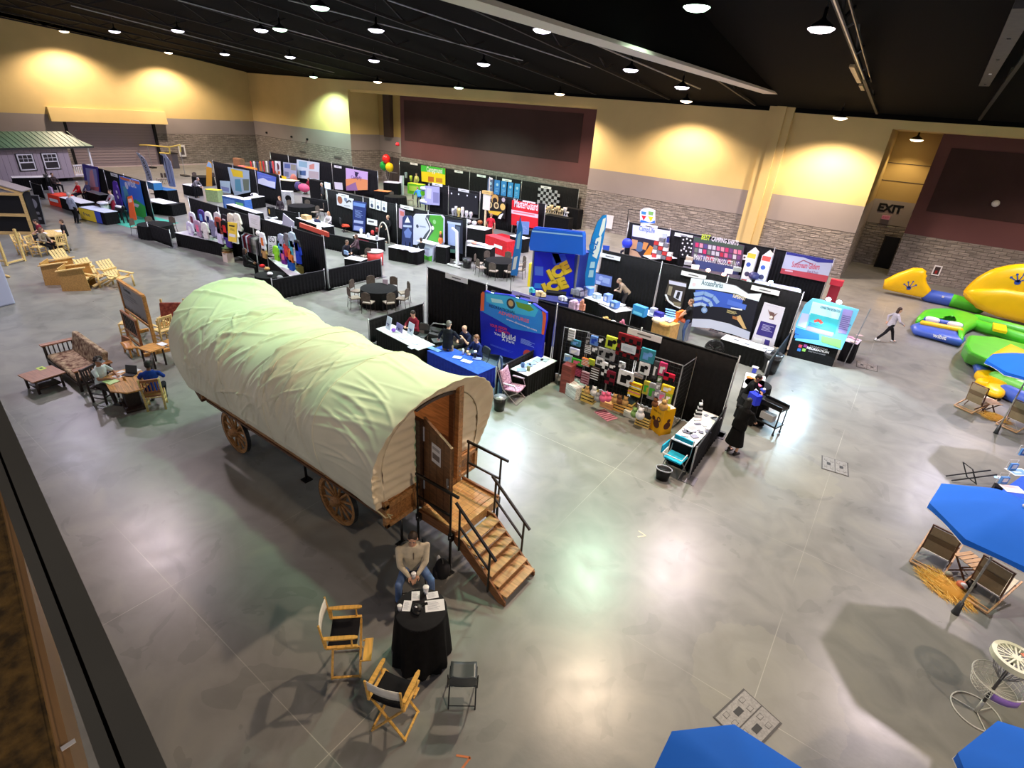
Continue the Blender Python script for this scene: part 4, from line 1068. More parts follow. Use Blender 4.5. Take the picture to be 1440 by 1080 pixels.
straw((2.98,11.82,0),.52,.36,700,'loose golden straw heap on the floor between the two near deck chairs',1,R(-35))
straw((4.4,22.3,0),.42,.36,350,'orange straw heap between the two far deck chairs',2)
for(x,y,z,r_,c,lb)in((2.98,12.1,.24,.07,(150,146,130),'grey ball on the near straw heap'),(3.2,11.95,.22,.09,(206,110,80),'orange and white ball on the near straw heap'),(3.36,12.15,.2,.11,(30,28,30),'black pot beside the near straw heap')):
 b=MB();b.ell((0,0,0),(r_,r_,r_*.85),mat(c,.5),14,10);
 if c[0]==206:b.ell((.02,-.04,.02),(r_*.8,r_*.5,r_*.7),PW)
 single('ball' if r_<.1 else 'pot',b,lb,'ball' if r_<.1 else 'pot',(x,y,z-.02-.06))
for(x,y,rz,lb)in((3.3,12.5,R(50),'folded wooden side frame between the two near deck chairs'),(4.15,22.6,R(40),'small folding wooden table behind the further deck chair')):
 t=thing('side_table',lb,'table',(x,y,0),rz)
 for s in(-1,1):
  for q in(-1,1):b=MB();b.beam((s*.2,q*.2,0),(s*.2,-q*.2,.42),.025,.03,CW);obj('leg',b,t)
 b=MB()
 for i in range(5):b.box((0,-.2+i*.1,.43),(.46,.08,.016),CWL)
 obj('tabletop',b,t)
def disc_basket(p,label,rz=0,s=1.):
 t=thing('disc_golf_basket',label,'basket',p,rz,'disc golf baskets');m=mat((216,216,210),.4,metal=.3);dk=mat((84,84,86),.5,metal=.5)
 def ring(r,z,w=.008,mm=m,name='ring',par=t):
  b=MB();b.tube([(r*math.cos(2*PI*i/36),r*math.sin(2*PI*i/36),z)for i in range(36)],w,mm,6,closed=True);return obj(name,b,par)
 ring(.33,.015,.011,name='base_ring')
 for a in(R(20),R(140),R(-100)):
  b=MB();b.tube([(.33*math.cos(a),.33*math.sin(a),.015),(0,0,.03)],.008,m if a else m,6);obj('base_spoke',b,t)
 b=MB();b.tube([(0,0,0),(0,0,1.28)],.022,dk,10);b.tube([(0,0,0.02),(0,0,.28)],.03,m,10);obj('pole',b,t)
 tr=ring(.34,.8,.011,name='basket_ring');
 b=MB()
 for z,r in((.6,.29),(.68,.31),(.74,.325)):b.tube([(r*math.cos(2*PI*i/36),r*math.sin(2*PI*i/36),z)for i in range(36)],.005,m,5,closed=True)
 for i in range(24):
  a=2*PI*i/24;c_,s_=math.cos(a),math.sin(a);b.tube([(.03*c_,.03*s_,.59),(.28*c_,.28*s_,.59),(.34*c_,.34*s_,.8)],.004,m,5)
 obj('wire_tray',b,tr)
 b=MB()
 for i in range(18):
  a=2*PI*i/18;c_,s_=math.cos(a),math.sin(a);b.tube([(.25*c_,.25*s_,1.25),(.17*c_,.17*s_,1.02),(.05*c_,.05*s_,.86)],.006,mat((150,150,154),.4,metal=.6),5)
 obj('chains',b,t)
 b=MB();w=plas((222,226,206),.4)
 for r0,r1 in((.24,.3),(0.0,.06)):
  vs=[];N=36
  for i in range(N):
   a=2*PI*i/N
   vs+=[(r0*math.cos(a),r0*math.sin(a),1.33),(r1*math.cos(a),r1*math.sin(a),1.33),(r1*math.cos(a),r1*math.sin(a),1.24),(max(r0,.001)*math.cos(a),max(r0,.001)*math.sin(a),1.24)]
  b.add(vs,[(i*4+k,((i+1)%N)*4+k,((i+1)%N)*4+(k+1)%4,i*4+(k+1)%4)for i in range(N)for k in range(4)],w)
 for i in range(12):
  a=2*PI*i/12;b.beam((.05*math.cos(a),.05*math.sin(a),1.32),(.26*math.cos(a),.26*math.sin(a),1.32),.022,.012,w)
  a+=.26;b.beam((.15*math.cos(a),.15*math.sin(a),1.315),(.26*math.cos(a),.26*math.sin(a),1.315),.014,.01,w)
 b.box((.14,.06,1.337),(.09,.06,.004),prnt((200,120,90)));obj('top_band',b,t)
 b=MB();b.grid(lambda u,v:((.345)*math.cos(R(-135+60*u)),.345*math.sin(R(-135+60*u)),.66+.12*v),10,2,plas((150,118,214),.3));o=obj('name_plate',b,t,'purple plate on the tray');o.modifiers.new('s','SOLIDIFY').thickness=.012
 return t
disc_basket((3.36,8.9,0),'white wire disc golf basket with a purple plate, at the right edge',R(30))
t=thing('folding_stand','open black metal folding stand lying on the floor near the blue table','stand',(3.5,17.0,0),R(38))
for s in(-1,1):
 b=MB();b.beam((-.55,s*.1,.05),(.6,s*.1,.30),.025,.025,BLKM);obj('bar',b,t)
 b=MB();b.beam((-.22,s*.16,.48),(.12,s*.16,.0),.025,.02,BLKM);obj('leg',b,t)
b=MB();b.tube([(-.22,-.16,.48),(-.22,.16,.48)],.012,BLKM,6);b.tube([(.12,-.16,.01),(.12,.16,.01)],.012,BLKM,6);obj('crossbar',b,t)
BC_=cloth((52,92,206),.08);BT=draped_table('blue clothed table with brochures and photo cards at the right edge',(4.62,16.3,0),R(68),2.6,.8,.78,BC_,BC_)
def onb(px,py):return gp(px,py,.782)
for i,(px,py,w,d,rz,c,lb)in enumerate(((1432,664,.5,.32,R(40),(120,170,220),'large white framed pool photo on the blue table'),(1424,688,.45,.3,R(30),(230,200,206),'white sheet with a pink picture on the blue table'))):
 flat('photo_card',lb,'card',onb(px,py),w,d,PW,rz,None,.01,lambda b,w=w,d=d,c=c:(b.gr(-w*.42,-d*.4,w*.42,d*.4,prnt(c),1),b.gr(-w*.3,-d*.2,w*.1,d*.1,prnt((200,230,240)),2)))
for i,(px,py,lb)in enumerate(((1408,688,'black box at the foot of the blue table'),)):
 b=MB();b.box((0,0,.12),(.22,.22,.24),PK);single('black_box',b,lb,'box',gp(1400,694,0))
for i,(px,py,z,lb)in enumerate(((1437,632,.95,'blue and white leaflet rack standing at the back of the blue table'),(1422,653,.8,'blue drink pouch on the blue table edge'),(1409,672,.8,'white wire card holder with a blue card on the blue table'))):
 t=thing('leaflet_rack',lb,'rack',gp(px,py+8,.785 if i<2 else .785),R(40))
 b=MB();b.box((0,0,.1),(.2,.05,.2),prnt((96,150,220)));b.box((0,-.03,.12),(.12,.01,.1),PW);obj('card',b,t)
 b=MB();b.tube([(-.12,.05,0),(-.12,.05,.28),(.12,.05,.28),(.12,.05,0)],.006,PW,5);obj('wire_frame',b,t)
t=thing('leaflet','pale blue paper on the floor beside the blue table','paper',gp(1404,672,0));b=MB();b.box((0,0,.002),(.2,.14,.003),prnt((180,210,236)));obj('sheet',b,t);b=MB();b.box((.03,.05,.012),(.1,.1,.016),PW);obj('folded_card',b,t)
YI=mat((250,196,8),.38,var=.03,scale=2);GI=mat((78,190,40),.38,var=.05,scale=2);BI=mat((62,92,184),.4,var=.05,scale=2);WI=plas((226,226,226))
def pillow(b,pts,nrm,th,m,c=None):
 """inflated cushion from a planar 3D outline"""
 P=[Vector(p)for p in pts];C=sum(P,Vector())/len(P)if c is None else Vector(c);nrm=Vector(nrm).normalized()*th/2;n=len(P);rings=[]
 for k,h in((.3,-1),(.62,-.97),(.84,-.83),(.95,-.55),(1,0),(.95,.55),(.84,.83),(.62,.97),(.3,1)):rings.append([C+(p-C)*k+nrm*h for p in P])
 vs=[v for r in rings for v in r];fs=[(i*n+k,i*n+(k+1)%n,(i+1)*n+(k+1)%n,(i+1)*n+k)for i in range(len(rings)-1)for k in range(n)]
 fs+=[tuple(reversed(range(n))),tuple(range(len(rings)*n-n,len(rings)*n))]
 b.add(vs,fs,m,True)
def smooth_poly(P,k=4):
 P=[Vector(p)for p in P];n=len(P);out=[]
 for i in range(n):
  a,b_,c,d=P[i-1],P[i],P[(i+1)%n],P[(i+2)%n]
  for j in range(k):
   t=j/k;out.append(.5*((2*b_)+(c-a)*t+(2*a-5*b_+4*c-d)*t*t+(3*b_-a-3*c+d)*t**3))
 return out
def paw(b,c,ux,uz,s,m,off):
 c,ux,uz=Vector(c),Vector(ux),Vector(uz);o=Vector(off)
 T=b.T;b.T=Matrix(((ux.x,-o.x,uz.x,c.x),(ux.y,-o.y,uz.y,c.y),(ux.z,-o.z,uz.z,c.z),(0,0,0,1)))
 b.gcirc(0,0,s*.26,m,1)
 for a,L in((150,.75),(112,.8),(78,.95),(40,.85)):
  x,z=math.cos(R(a)),math.sin(R(a));b.gline([(0,0),(x*s*L,z*s*L)],s*.09,m,1);b.gcirc(x*s*L,z*s*L,s*.11,m,2)
 b.T=T
IY=38.0
fin=thing('inflatable_water_toy','yellow inflatable fin and disc with paw prints, joined by a blue and green tube, along the block wall','inflatable',(2.3,IY,0))
fin['label']='yellow inflatable fin and big disc with paw prints along the block wall'
def rl(p,o):return Vector(p)-Vector(o.location)
def Y_(pts,Y,o):return[rl(gY(x,y,Y),o)for x,y in pts]
b=MB();pts=Y_([(1241,406),(1244,393),(1262,384),(1284,376.5),(1297,377),(1303,381),(1302,385),(1304,388),(1302,391),(1304,399),(1310,408),(1307,421)],IY,fin)
pillow(b,pts,(0,1,0),.7,YI);paw(b,rl(gY(1278,405,IY-.36),fin),(1,0,0),(0,0,1),.42,prnt((50,80,170)),(0,-1,0));obj('fin',b,fin)
b=MB();p,q=rl(gY(1307,414,IY),fin),rl(gY(1336,423,IY),fin);p.z=q.z=.34;b.caps(p,q,.36,.36,BI,16);b.box((lerp(p.x,q.x,.6),p.y-.34,.5),(.1,.04,.1),WI);obj('tube',b,fin,'blue tube')
b=MB();r_=rl(gY(1374,436,IY-.3),fin);r_.z=.3;b.caps(q,r_,.35,.34,GI,16);obj('tube',b,fin,'green tube')
b=MB();DY=IY-.9;pts=Y_([(1354,414),(1368,395),(1392,380),(1418,373),(1446,371),(1475,378),(1500,395),(1512,420),(1500,445),(1470,458),(1438,452),(1402,443),(1372,431)],DY,fin)
pillow(b,smooth_poly(pts,3),(0,1,0),.8,YI);paw(b,rl(gY(1431,397,DY-.41),fin),(1,0,0),(0,0,1),.5,prnt((50,80,170)),(0,-1,0));obj('disc',b,fin)
b=MB();pts=Y_([(1354,409),(1372,405),(1410,404),(1450,411),(1500,420),(1498,447),(1470,460),(1438,454),(1402,445),(1372,433)],DY-.25,fin);pillow(b,pts,(0,1,0),.7,YI);obj('disc',b,fin,'lower fold of the yellow disc')
t2=thing('inflatable_water_toy','green inflatable frame with a blue ramp and two long green tubes on the floor','inflatable',gp(1330,460,0))
def Z_(pts,z,o):return[rl(gp(x,y,z),o)for x,y in pts]
b=MB();pillow(b,smooth_poly(Z_([(1287,453),(1297,439),(1325,436),(1356,441),(1374,448),(1378,456),(1364,463),(1357,470),(1354,480),(1346,476),(1349,464),(1348,455),(1325,449),(1305,446),(1298,452)],.3,t2),2),(0,0,1),.5,GI);obj('frame',b,t2,'bright green frame')
b=MB();pillow(b,Z_([(1280,459),(1292,455),(1322,462),(1352,470),(1358,479),(1352,484),(1320,475),(1284,466)],.22,t2),(0,0,1),.42,BI);T0=b.T
wp=rl(gp(1321,472,.3),t2);b.T=Matrix.Translation(wp+Vector((0,-.3,-.05)))@Matrix.Rotation(R(-8),4,'Z');b.txt('wibit',0,0,.18,PW,1,bold=.03);b.T=T0;obj('ramp',b,t2,'blue ramp')
for a,c,z,r_,m,n_ in(((1303,449),(1350,458),.55,.13,BI,'blue crossbar'),((1298,454),(1350,464),.5,.12,YI,'yellow crossbar')):
 b=MB();b.caps(rl(gp(*a,z),t2),rl(gp(*c,z),t2),r_,r_,m,12);obj('crossbar',b,t2,n_)
for px,py in((1311,450),(1343,457)):
 b=MB();p=rl(gp(px,py,.58),t2);b.caps(p-Vector((.15,0,0)),p+Vector((.15,0,0)),.15,.15,WI,12);obj('strap',b,t2,'white strap')
for a,c in(((1372,449),(1470,474)),((1374,457),(1470,486))):
 b=MB();b.caps(rl(gp(*a,.3),t2),rl(gp(*c,.3),t2),.26,.26,GI,14);obj('tube',b,t2,'green tube')
b=MB();p=rl(gp(1405,457,.55),t2);q=rl(gp(1406,466,.5),t2);b.beam(p,q,.5,.12,YI);obj('strap',b,t2,'yellow strap')
t3=thing('inflatable_water_toy','green inflatable drum with a yellow wedge, behind the blue umbrella at right','inflatable',gp(1368,510,0))
b=MB();base=Z_([(1350,500),(1356,512),(1380,521),(1440,535),(1470,520),(1470,490),(1400,478),(1358,486)],.0,t3);top=Z_([(1356,484),(1362,494),(1392,508),(1440,512),(1460,500),(1440,488),(1400,473),(1362,470)],1.0,t3)
n=len(base);rings=[]
for z,s in((.02,.93),(.15,1),(.85,1),(1.0,.93)):
 t_=z;R_=[a.lerp(c,z)for a,c in zip(base,top)];C=sum(R_,Vector())/n;rings.append([C+(p-C)*s for p in R_])
vs=[v for r in rings for v in r];fs=[(i*n+k,i*n+(k+1)%n,(i+1)*n+(k+1)%n,(i+1)*n+k)for i in range(3)for k in range(n)]+[tuple(reversed(range(n))),tuple(range(3*n,4*n))]
b.add(vs,fs,GI);o=obj('drum',b,t3,bevel=.12)
b=MB();pillow(b,Z_([(1392,500),(1420,485),(1440,494),(1460,505),(1440,515),(1400,512)],1.02,t3),(0,0,1),.25,YI);obj('wedge',b,t3,'yellow wedge')
b=MB();pillow(b,Z_([(1368,508),(1388,510),(1392,524),(1372,522)],.25,t3),(0,0,1),.4,BI);obj('block',b,t3,'blue block')
t4=thing('inflatable_water_toy','yellow inflatable frog hand on a green and blue arm, lying on the floor','inflatable',gp(1395,545,0))
b=MB();pillow(b,smooth_poly(Z_([(1370,526),(1378,522),(1398,524),(1410,532),(1417,545),(1411,558),(1396,555),(1383,548),(1392,544),(1381,541),(1371,536),(1383,535)],.22,t4),2),(0,0,1),.34,YI);obj('hand',b,t4)
b=MB();b.caps(rl(gp(1400,530,.35),t4),rl(gp(1455,552,.35),t4),.22,.26,mat((118,204,90),.4),14);obj('arm',b,t4,'pale green arm')
b=MB();b.caps(rl(gp(1414,550,.25),t4),rl(gp(1465,574,.25),t4),.25,.3,BI,14);obj('arm',b,t4,'blue arm')
W0=gp(1243,482,0)
person('woman walking in a pale grey top and black leggings on the open floor',W0,R(-62),1.66,'walk',lean=.12,top=(176,170,180),sleeve='long',bot=(28,26,30),hair=(60,40,30),hs='pony',fem=True,fl=(-.1,.38,.1),fr=(.08,-.42,.16),hl=(-.24,-.1,.95),hr=(.26,.3,1.0),shoe=(220,220,222))
LOG=wood((222,190,124),.15,.5);LOGD=wood((150,96,56),.25,.45);DRK=wood((44,30,26),.3,.5);TOPB=wood((150,104,78),.2,.4);HNY=wood((196,140,74),.25,.35)
def log_chair(label,p,rz,m=LOG,m2=None,arms=False,low=False,group=None):
 t=thing('log_chair',label,'chair',p,rz,group);m2=m2 or m;h=.34 if low else .45;tp=.82 if low else 1.0
 b=MB();
 for i in range(4):b.box((0,-.17+i*.115,h),(.46,.105,.035),m2)
 obj('seat',b,t,bevel=.005)
 for s in(-1,1):
  b=MB();b.tube([(s*.21,.2,0),(s*.21,.2,h+(.2 if arms else 0))],.028,m,8);obj('leg',b,t)
  b=MB();b.tube([(s*.21,-.2,0),(s*.22,-.22,h),(s*.23,-.3,tp)],.03,m,8);obj('leg',b,t)
  if arms:b=MB();b.beam((s*.22,-.26,h+.2),(s*.22,.24,h+.22),.07,.03,m);obj('armrest',b,t)
 b=MB();b.beam((-.24,-.29,tp-.05),(.24,-.29,tp-.05),.05,.07,m2);b.beam((-.22,-.235,h+.13),(.22,-.235,h+.13),.035,.05,m2)
 for i in range(5):x=-.16+i*.08;b.beam((x,-.24,h+.15),(x,-.285,tp-.07),.03,.02,m2)
 obj('backrest',b,t)
 b=MB()
 for y in(.2,):b.tube([(-.21,y,.2),(.21,y,.2)],.018,m,6)
 for s in(-1,1):b.tube([(s*.21,.2,.15),(s*.21,-.2,.15)],.018,m,6);b.tube([(s*.21,.2,.28),(s*.21,-.2,.28)],.018,m,6)
 obj('rungs',b,t);return t
c=gp(59,526,.42)
t=thing('coffee_table','low brown square coffee table with dark legs at far left of the floor','table',(c.x,c.y,0),R(8))
b=MB();b.box((0,0,.42),(.78,.82,.04),TOPB);obj('tabletop',b,t,bevel=.01)
for x in(-.3,.3):
 for y in(-.3,.3):b=MB();b.tube([(x,y,0),(x,y,.4)],.035,DRK,8);obj('leg',b,t)
b=MB();b.box((0,0,.12),(.56,.56,.03),DRK);b.box((0,.0,.36),(.6,.6,.05),DRK);obj('shelf',b,t)
flat('note','yellow green note on the low brown coffee table','paper',gp(58,518,.442),.24,.17,prnt((190,214,90)),R(10),None,.003,lambda b:b.gr(-.06,-.04,.06,.04,prnt((60,90,50)),1))
c=gp(122,530,0);fz=R(-60)
FU=thing('log_sofa','wooden futon sofa with brown and cream patterned cushions','sofa',Vector((-18.75,4.25,0)),R(180))
PAT=mat((190,168,140),.9,c2=(92,56,44),scale=9,bump=.1)
b=MB();b.box((0,.05,.32),(2.3,.75,.14),PAT);obj('seat_cushion',b,FU,bevel=.04)
b=MB();b.box((0,-.36,.64),(2.3,.16,.62),PAT,Matrix.Rotation(R(14),3,'X'));obj('back_cushion',b,FU,bevel=.04)
for s in(-1,1):
 b=MB();b.box((s*1.26,.0,.66),(.2,.95,.04),LOGD if s<0 else TOPB)
 for y in(-.4,.4):b.tube([(s*1.26,y,0),(s*1.26,y,.64)],.04,DRK,8)
 for i in range(6):b.beam((s*1.26,-.3+i*.12,.2),(s*1.26,-.3+i*.12,.64),.03,.03,DRK)
 b.beam((s*1.26,-.4,.2),(s*1.26,.4,.2),.04,.05,DRK);obj('arm_frame',b,FU)
b=MB();b.beam((-1.2,.42,.22),(1.2,.42,.22),.05,.1,DRK);b.beam((-1.2,-.4,.22),(1.2,-.4,.22),.05,.1,DRK);obj('seat_frame',b,FU)
c=gp(178,535,.76)
LT=thing('dining_table','honey coloured plank table on a black base with a laptop and papers','table',(c.x,c.y,0),R(-10))
b=MB();P=[(-.78,-.2),(-.5,-.45),(.45,-.45),(.78,-.15),(.78,.2),(.45,.45),(-.5,.45),(-.78,.2)];b.prism(P,.73,.765,HNY)
for i in range(5):b.box((0,-.3+i*.15,.766),(1.3,.008,.002),wood((140,90,40)))
obj('tabletop',b,LT)
b=MB();b.box((0,0,.36),(.5,.35,.7),DRK);b.box((0,0,.04),(.9,.5,.08),DRK);obj('base',b,LT,bevel=.02)
def onlt(px,py):return gp(px,py,.768)
flat('folder','pale green folder on the plank table','paper',onlt(156,536.5),.34,.26,prnt((204,232,160)),R(12),None,.01)
for px,py,w,lb in((166,529,.24,'tablet held flat by the woman at the plank table'),(191,520.5,.22,'white papers behind the laptop on the plank table'),(170,523,.14,'small white sheet at the back edge of the plank table')):
 flat('leaflet',lb,'paper',onlt(px,py),w,.17,PW,R(20),None,.003)
LA=thing('laptop','black laptop open on the plank table','laptop',onlt(182,527),R(35))
b=MB();b.box((0,0,.008),(.32,.22,.016),PK);obj('keyboard',b,LA);b=MB();b.box((0,.12,.12),(.32,.012,.22),mat((60,62,66),.4),Matrix.Rotation(R(-15),3,'X'));obj('screen',b,LA)
b=MB();b.cyl((0,0,0),.03,.1,HNY);single('mug',b,'small wooden mug on the plank table beside the laptop','mug',onlt(175,534))
b=MB();b.box((0,0,.005),(.16,.08,.01),PK);single('phone',b,'black phone at the right of the plank table','phone',onlt(197,530),R(20))
c1=gp(152,566,0)
PW1=gp(150,562,0);PB=gp(222,572,0)
log_chair('dark log dining chair under the woman in the white shirt',PW1,R(-62),DRK);
log_chair('pale peeled log chair under the person in the blue shirt',PB,R(62),LOG,LOGD)
log_chair('empty dark log chair behind the plank table',gp(207,548,0),R(155),DRK)
person('seated woman with curly hair and a white shirt at the plank table',PW1+Vector((.05,0,0)),R(-62),1.68,'sit',.46,lean=.12,top=(214,226,226),sleeve='short',bot=(60,56,54),skin=1,hair=(40,30,30),hs='curly',cap=(150,150,160),fem=True,hl=(-.12,.42,.8),hr=(.12,.42,.8),hp=.3)
person('seated person in a blue shirt with their back to the viewer at the plank table',PB+Vector((-.04,.02,0)),R(62),1.72,'sit',.46,lean=.1,top=(30,60,150),bot=(26,26,32),skin=2,hair=(34,30,28),hl=(-.2,.46,.78),hr=(.12,.42,.8),hp=.2)
A_,B_=gp(187,470,0),gp(222,497,0)
d=(B_-A_);rz=math.atan2(d.y,d.x)
SF=thing('framed_sign','tall log framed sign with a forest picture, next to the wagon','sign',(A_+B_)/2,rz)
L=d.length;
b=MB()
for s in(-1,1):b.beam((s*L/2,0,0),(s*L/2,0,2.0),.1,.1,HNY)
for z in(.95,1.98):b.beam((-L/2,0,z),(L/2,0,z),.1,.09,HNY)
obj('frame',b,SF,bevel=.01)
b=MB();b.box((0,0,1.46),(L-.08,.03,.95),mat((158,156,158),.7));b.T=Matrix.Translation((0,-.018,0));wtext(b,'Furniture',-L*.18,1.72,.12,(40,36,40));scribble(b,-L*.4,1.4,L*.2,1.65,3,(130,126,130),2)
r=random.Random(5)
for i in range(16):x=-L*.45+i*L*.9/15;h=r.uniform(.06,.2);b.gpoly([(x-.04,1.0),(x+.04,1.0),(x,1.0+h)],PK,2)
b.gr(-L*.46,.98,L*.46,1.03,PK,1);obj('sign_board',b,SF)
b=MB();b.beam((-L/2,0,.05),(-L/2,.5,.05),.1,.1,HNY);b.beam((L/2,-.4,.05),(L/2,.4,.05),.1,.1,HNY);obj('foot',b,SF)
SP=thing('headboard_panel','dark slatted wooden headboard leaning in front of the framed sign','headboard',gp(192,488,0),rz)
b=MB();
for x in(-.62,.62):b.beam((x,0,0),(x,0,1.15),.07,.07,LOGD)
for z in(.2,.5,1.12):b.beam((-.62,0,z),(.62,0,z),.06,.07,LOGD)
obj('frame',b,SP)
for i in range(7):b=MB();x=-.5+i*.166;b.beam((x,0,.5),(x,0,1.1),.07,.03,DRK);obj('slat',b,SP)
t=thing('step_stool','small curved wooden footstool below the slatted headboard','stool',gp(196,492,0)+Vector((.2,-.3,0)),rz)
b=MB();b.grid(lambda u,v:(lerp(-.35,.35,u),lerp(-.15,.15,v),.3+.05*math.cos(u*2*PI)),10,3,HNY);obj('seat',b,t).modifiers.new('s','SOLIDIFY').thickness=.04
for s in(-1,1):b=MB();b.beam((s*.3,-.1,0),(s*.25,-.1,.3),.05,.05,HNY);b.beam((s*.3,.1,0),(s*.25,.1,.3),.05,.05,HNY);obj('leg',b,t)
b=MB();b.prism([(0,0),(.5,0),(.4,.28),(.1,.34)],-.03,.03,LOGD,'y');single('bench_plank',b,'dark wooden bench end standing on the floor left of the slatted headboard','plank',gp(172,484,0),R(20))
log_chair('pale yellow log chair behind the framed sign',gp(232,480,0),R(100),LOG,arms=True)
log_chair('pale log chair partly behind the slatted headboard',gp(184,470,0),R(140),LOG)
for px,py,lb,w in((213,489,'honey topped end table with papers beside the wagon',.5),(241,482,'second honey end table, touching the wagon cover',.5)):
 c=gp(px,py,.6);t=thing('end_table',lb,'table',(c.x,c.y,0),R(12))
 b=MB();b.box((0,0,.6),(.62,.5,.04),HNY);obj('tabletop',b,t,bevel=.01)
 for x in(-.24,.24):
  for y in(-.18,.18):b=MB();b.tube([(x,y,0),(x,y,.58)],.03,DRK,8);obj('leg',b,t)
flat('leaflet','white papers on the end table beside the wagon','paper',gp(228,484,.63),.3,.2,PW,R(10),None,.01)
flat('folder','yellow green pad on the second end table','paper',gp(247,481,.63),.3,.2,prnt((222,224,130)),R(10),None,.01)
t=thing('armchair','pale wood armchair with a red patterned cushion, half hidden by the wagon','chair',gp(246,466,0),R(-130))
b=MB();b.box((0,-.1,.7),(.7,.16,.7),mat((150,76,62),.9,c2=(110,40,34),scale=12),Matrix.Rotation(R(20),3,'X'));obj('cushion',b,t,bevel=.04)
b=MB();b.box((0,.1,.35),(.7,.6,.1),HNY)
for s in(-1,1):b.box((s*.37,0,.55),(.06,.8,.05),LOG);b.beam((s*.37,-.3,0),(s*.37,-.42,1.1),.06,.06,LOG);b.beam((s*.37,.35,0),(s*.37,.35,.55),.06,.06,LOG);b.beam((s*.37,-.42,.1),(s*.37,.35,.1),.05,.05,LOG)
obj('chair_frame',b,t)
PLY=wood((190,148,84),.15,.6)
def lounge(label,p,rz,note=False):
 t=thing('log_lounger',label,'chair',p,rz,'pale log loungers')
 for s in(-1,1):
  b=MB();b.tube([(s*.3,.5,0),(s*.3,.5,.5)],.04,LOG,8);obj('leg',b,t);b=MB();b.tube([(s*.3,-.45,.05),(s*.3,.35,.5)],.045,LOG,8);obj('leg',b,t)
  b=MB();b.box((s*.36,.1,.56),(.12,.85,.035),LOG);obj('armrest',b,t)
 b=MB()
 for i in range(6):b.box((0,-.1+i*.1,.36+.012*i),(.56,.09,.025),LOG)
 obj('seat',b,t)
 b=MB()
 for i in range(5):b.beam((-.24+i*.12,-.12,.32),(-.26+i*.13,-.62,1.05),.1,.025,LOG)
 b.beam((-.32,-.35,.7),(.32,-.35,.7),.05,.06,LOG);obj('backrest',b,t);return t
def ply_chair(label,p,rz,note):
 t=thing('plywood_armchair',label,'chair',p,rz,'plywood sided armchairs')
 for s in(-1,1):
  b=MB();b.prism([(-.5,0),(.5,0),(.42,.95),(-.46,.8)],s*.4-.02,s*.4+.02,PLY,'x');obj('side_panel',b,t)
  b=MB();b.box((s*.42,0,.92),(.14,1.05,.035),LOG,Matrix.Rotation(R(8),3,'X'));obj('armrest',b,t)
 b=MB();b.prism([(-.4,0),(.4,0),(.4,.95),(-.4,.95)],-.47,-.43,PLY,'y');obj('back_panel',b,t)
 b=MB();b.box((0,.05,.45),(.74,.8,.05),LOG);obj('seat',b,t)
 if note:b=MB();b.box((-.0,-.49,.72),(.3,.01,.34),prnt((206,214,232)));obj('notice',b,t,'pale blue paper notice')
 return t
ply_chair('plywood sided armchair left of the one with a paper notice',gp(89,397,0),R(-35),False);ply_chair('plywood sided armchair with a pale blue paper notice on its back',gp(113,405,0),R(-35),True)
for px,py,rz,lb in((101,386,R(-75),'pale log lounger with a tall fan back, furthest left of the loungers'),(138,400,R(-70),'pale log lounger in the middle, right of the plywood armchairs'),(168,402,R(-72),'pale log lounger at the right end of the row')):
 lounge(lb,gp(px,py,0),rz)
b=MB();b.tube([gp(131,403,.12)-gp(131,403,0),gp(154,391,.25)-gp(131,403,0)],.055,LOG,10);single('log',b,'thick peeled log lying beside the middle lounger','log',gp(131,403,0))
c=gp(74,328,.74);t=thing('dining_table','pale plank table with papers where two people sit, far left','table',(c.x,c.y,0),R(-15))
b=MB();b.box((0,0,.74),(1.7,.85,.04),LOG);obj('tabletop',b,t,bevel=.01);
for x in(-.6,.6):b=MB();b.box((x,0,.36),(.1,.6,.72),DRK);obj('leg',b,t)
for px,py,w in((60,328,.4),(84,325,.5)):flat('leaflet','white papers at the %s of the pale plank table'%('left' if px<70 else 'right'),'paper',gp(px,py,.765),w,.3,PW,R(8),None,.01)
q1,q2=gp(38,358,0),gp(57,360,0)
log_chair('yellow pine chair furthest left at the pale plank table',q1,R(-60),LOG,arms=True);log_chair('yellow pine chair with a ladder back at the pale plank table',q2,R(-50),LOG,arms=True)
person('seated person with brown hair and a grey patterned wrap on a yellow pine chair',q2+Vector((-.2,.3,0)),R(-50),1.65,'sit',.46,lean=.15,top=(130,118,104),bot=(26,26,30),hair=(100,76,56),hs='long',fem=True,hp=.2)
person('seated person in a maroon shirt behind the pale plank table',gp(66,346,0),R(170),1.7,'sit',.5,lean=.2,top=(112,30,44),sleeve='short',bot=(40,40,44),hair=(46,34,30),hp=.3)
log_chair('yellow pine chair at the right end of the pale plank table',gp(88,356,0),R(100),LOG,arms=True)
person('boy standing in a black shirt and khaki trousers',gp(99,352,0),R(160),1.55,top=(28,28,32),sleeve='short',bot=(168,150,130),hair=(84,60,48),shoe=(60,50,44))
c0_=gp(48,330,0);rzc=R(52)
CBX=thing('display_cabin','black walled cabin display with a pale timber frame at the left edge','cabin',c0_,rzc)
PT=wood((200,168,110),.15)
b=MB();b.box2((-4.5,.08,.1),(0,.16,2.1),PK);b.box2((.0,.0,.1),(.12,.7,2.2),PK);obj('wall_panel',b,CBX)
b=MB()
for z in(.08,1.05,2.15):b.beam((-4.5,0,z),(0,0,z),.12,.14,PT)
for x in(-3.2,0):b.beam((x,0,0),(x,0,2.2),.14,.14,PT)
b.beam((.1,0,2.2),(-2.6,0,3.1),.12,.12,PT);b.beam((.1,.7,2.2),(-2.6,.7,3.1),.12,.12,PT);obj('timber_frame',b,CBX)
b=MB();b.prism([(-4.2,1.15),(-1.5,1.15),(-1.5,1.6),(-1.7,1.9),(-2.0,1.98),(-4.2,1.98)],.03,.07,mat((150,142,142),.25),'y');obj('cabin_window',b,CBX)
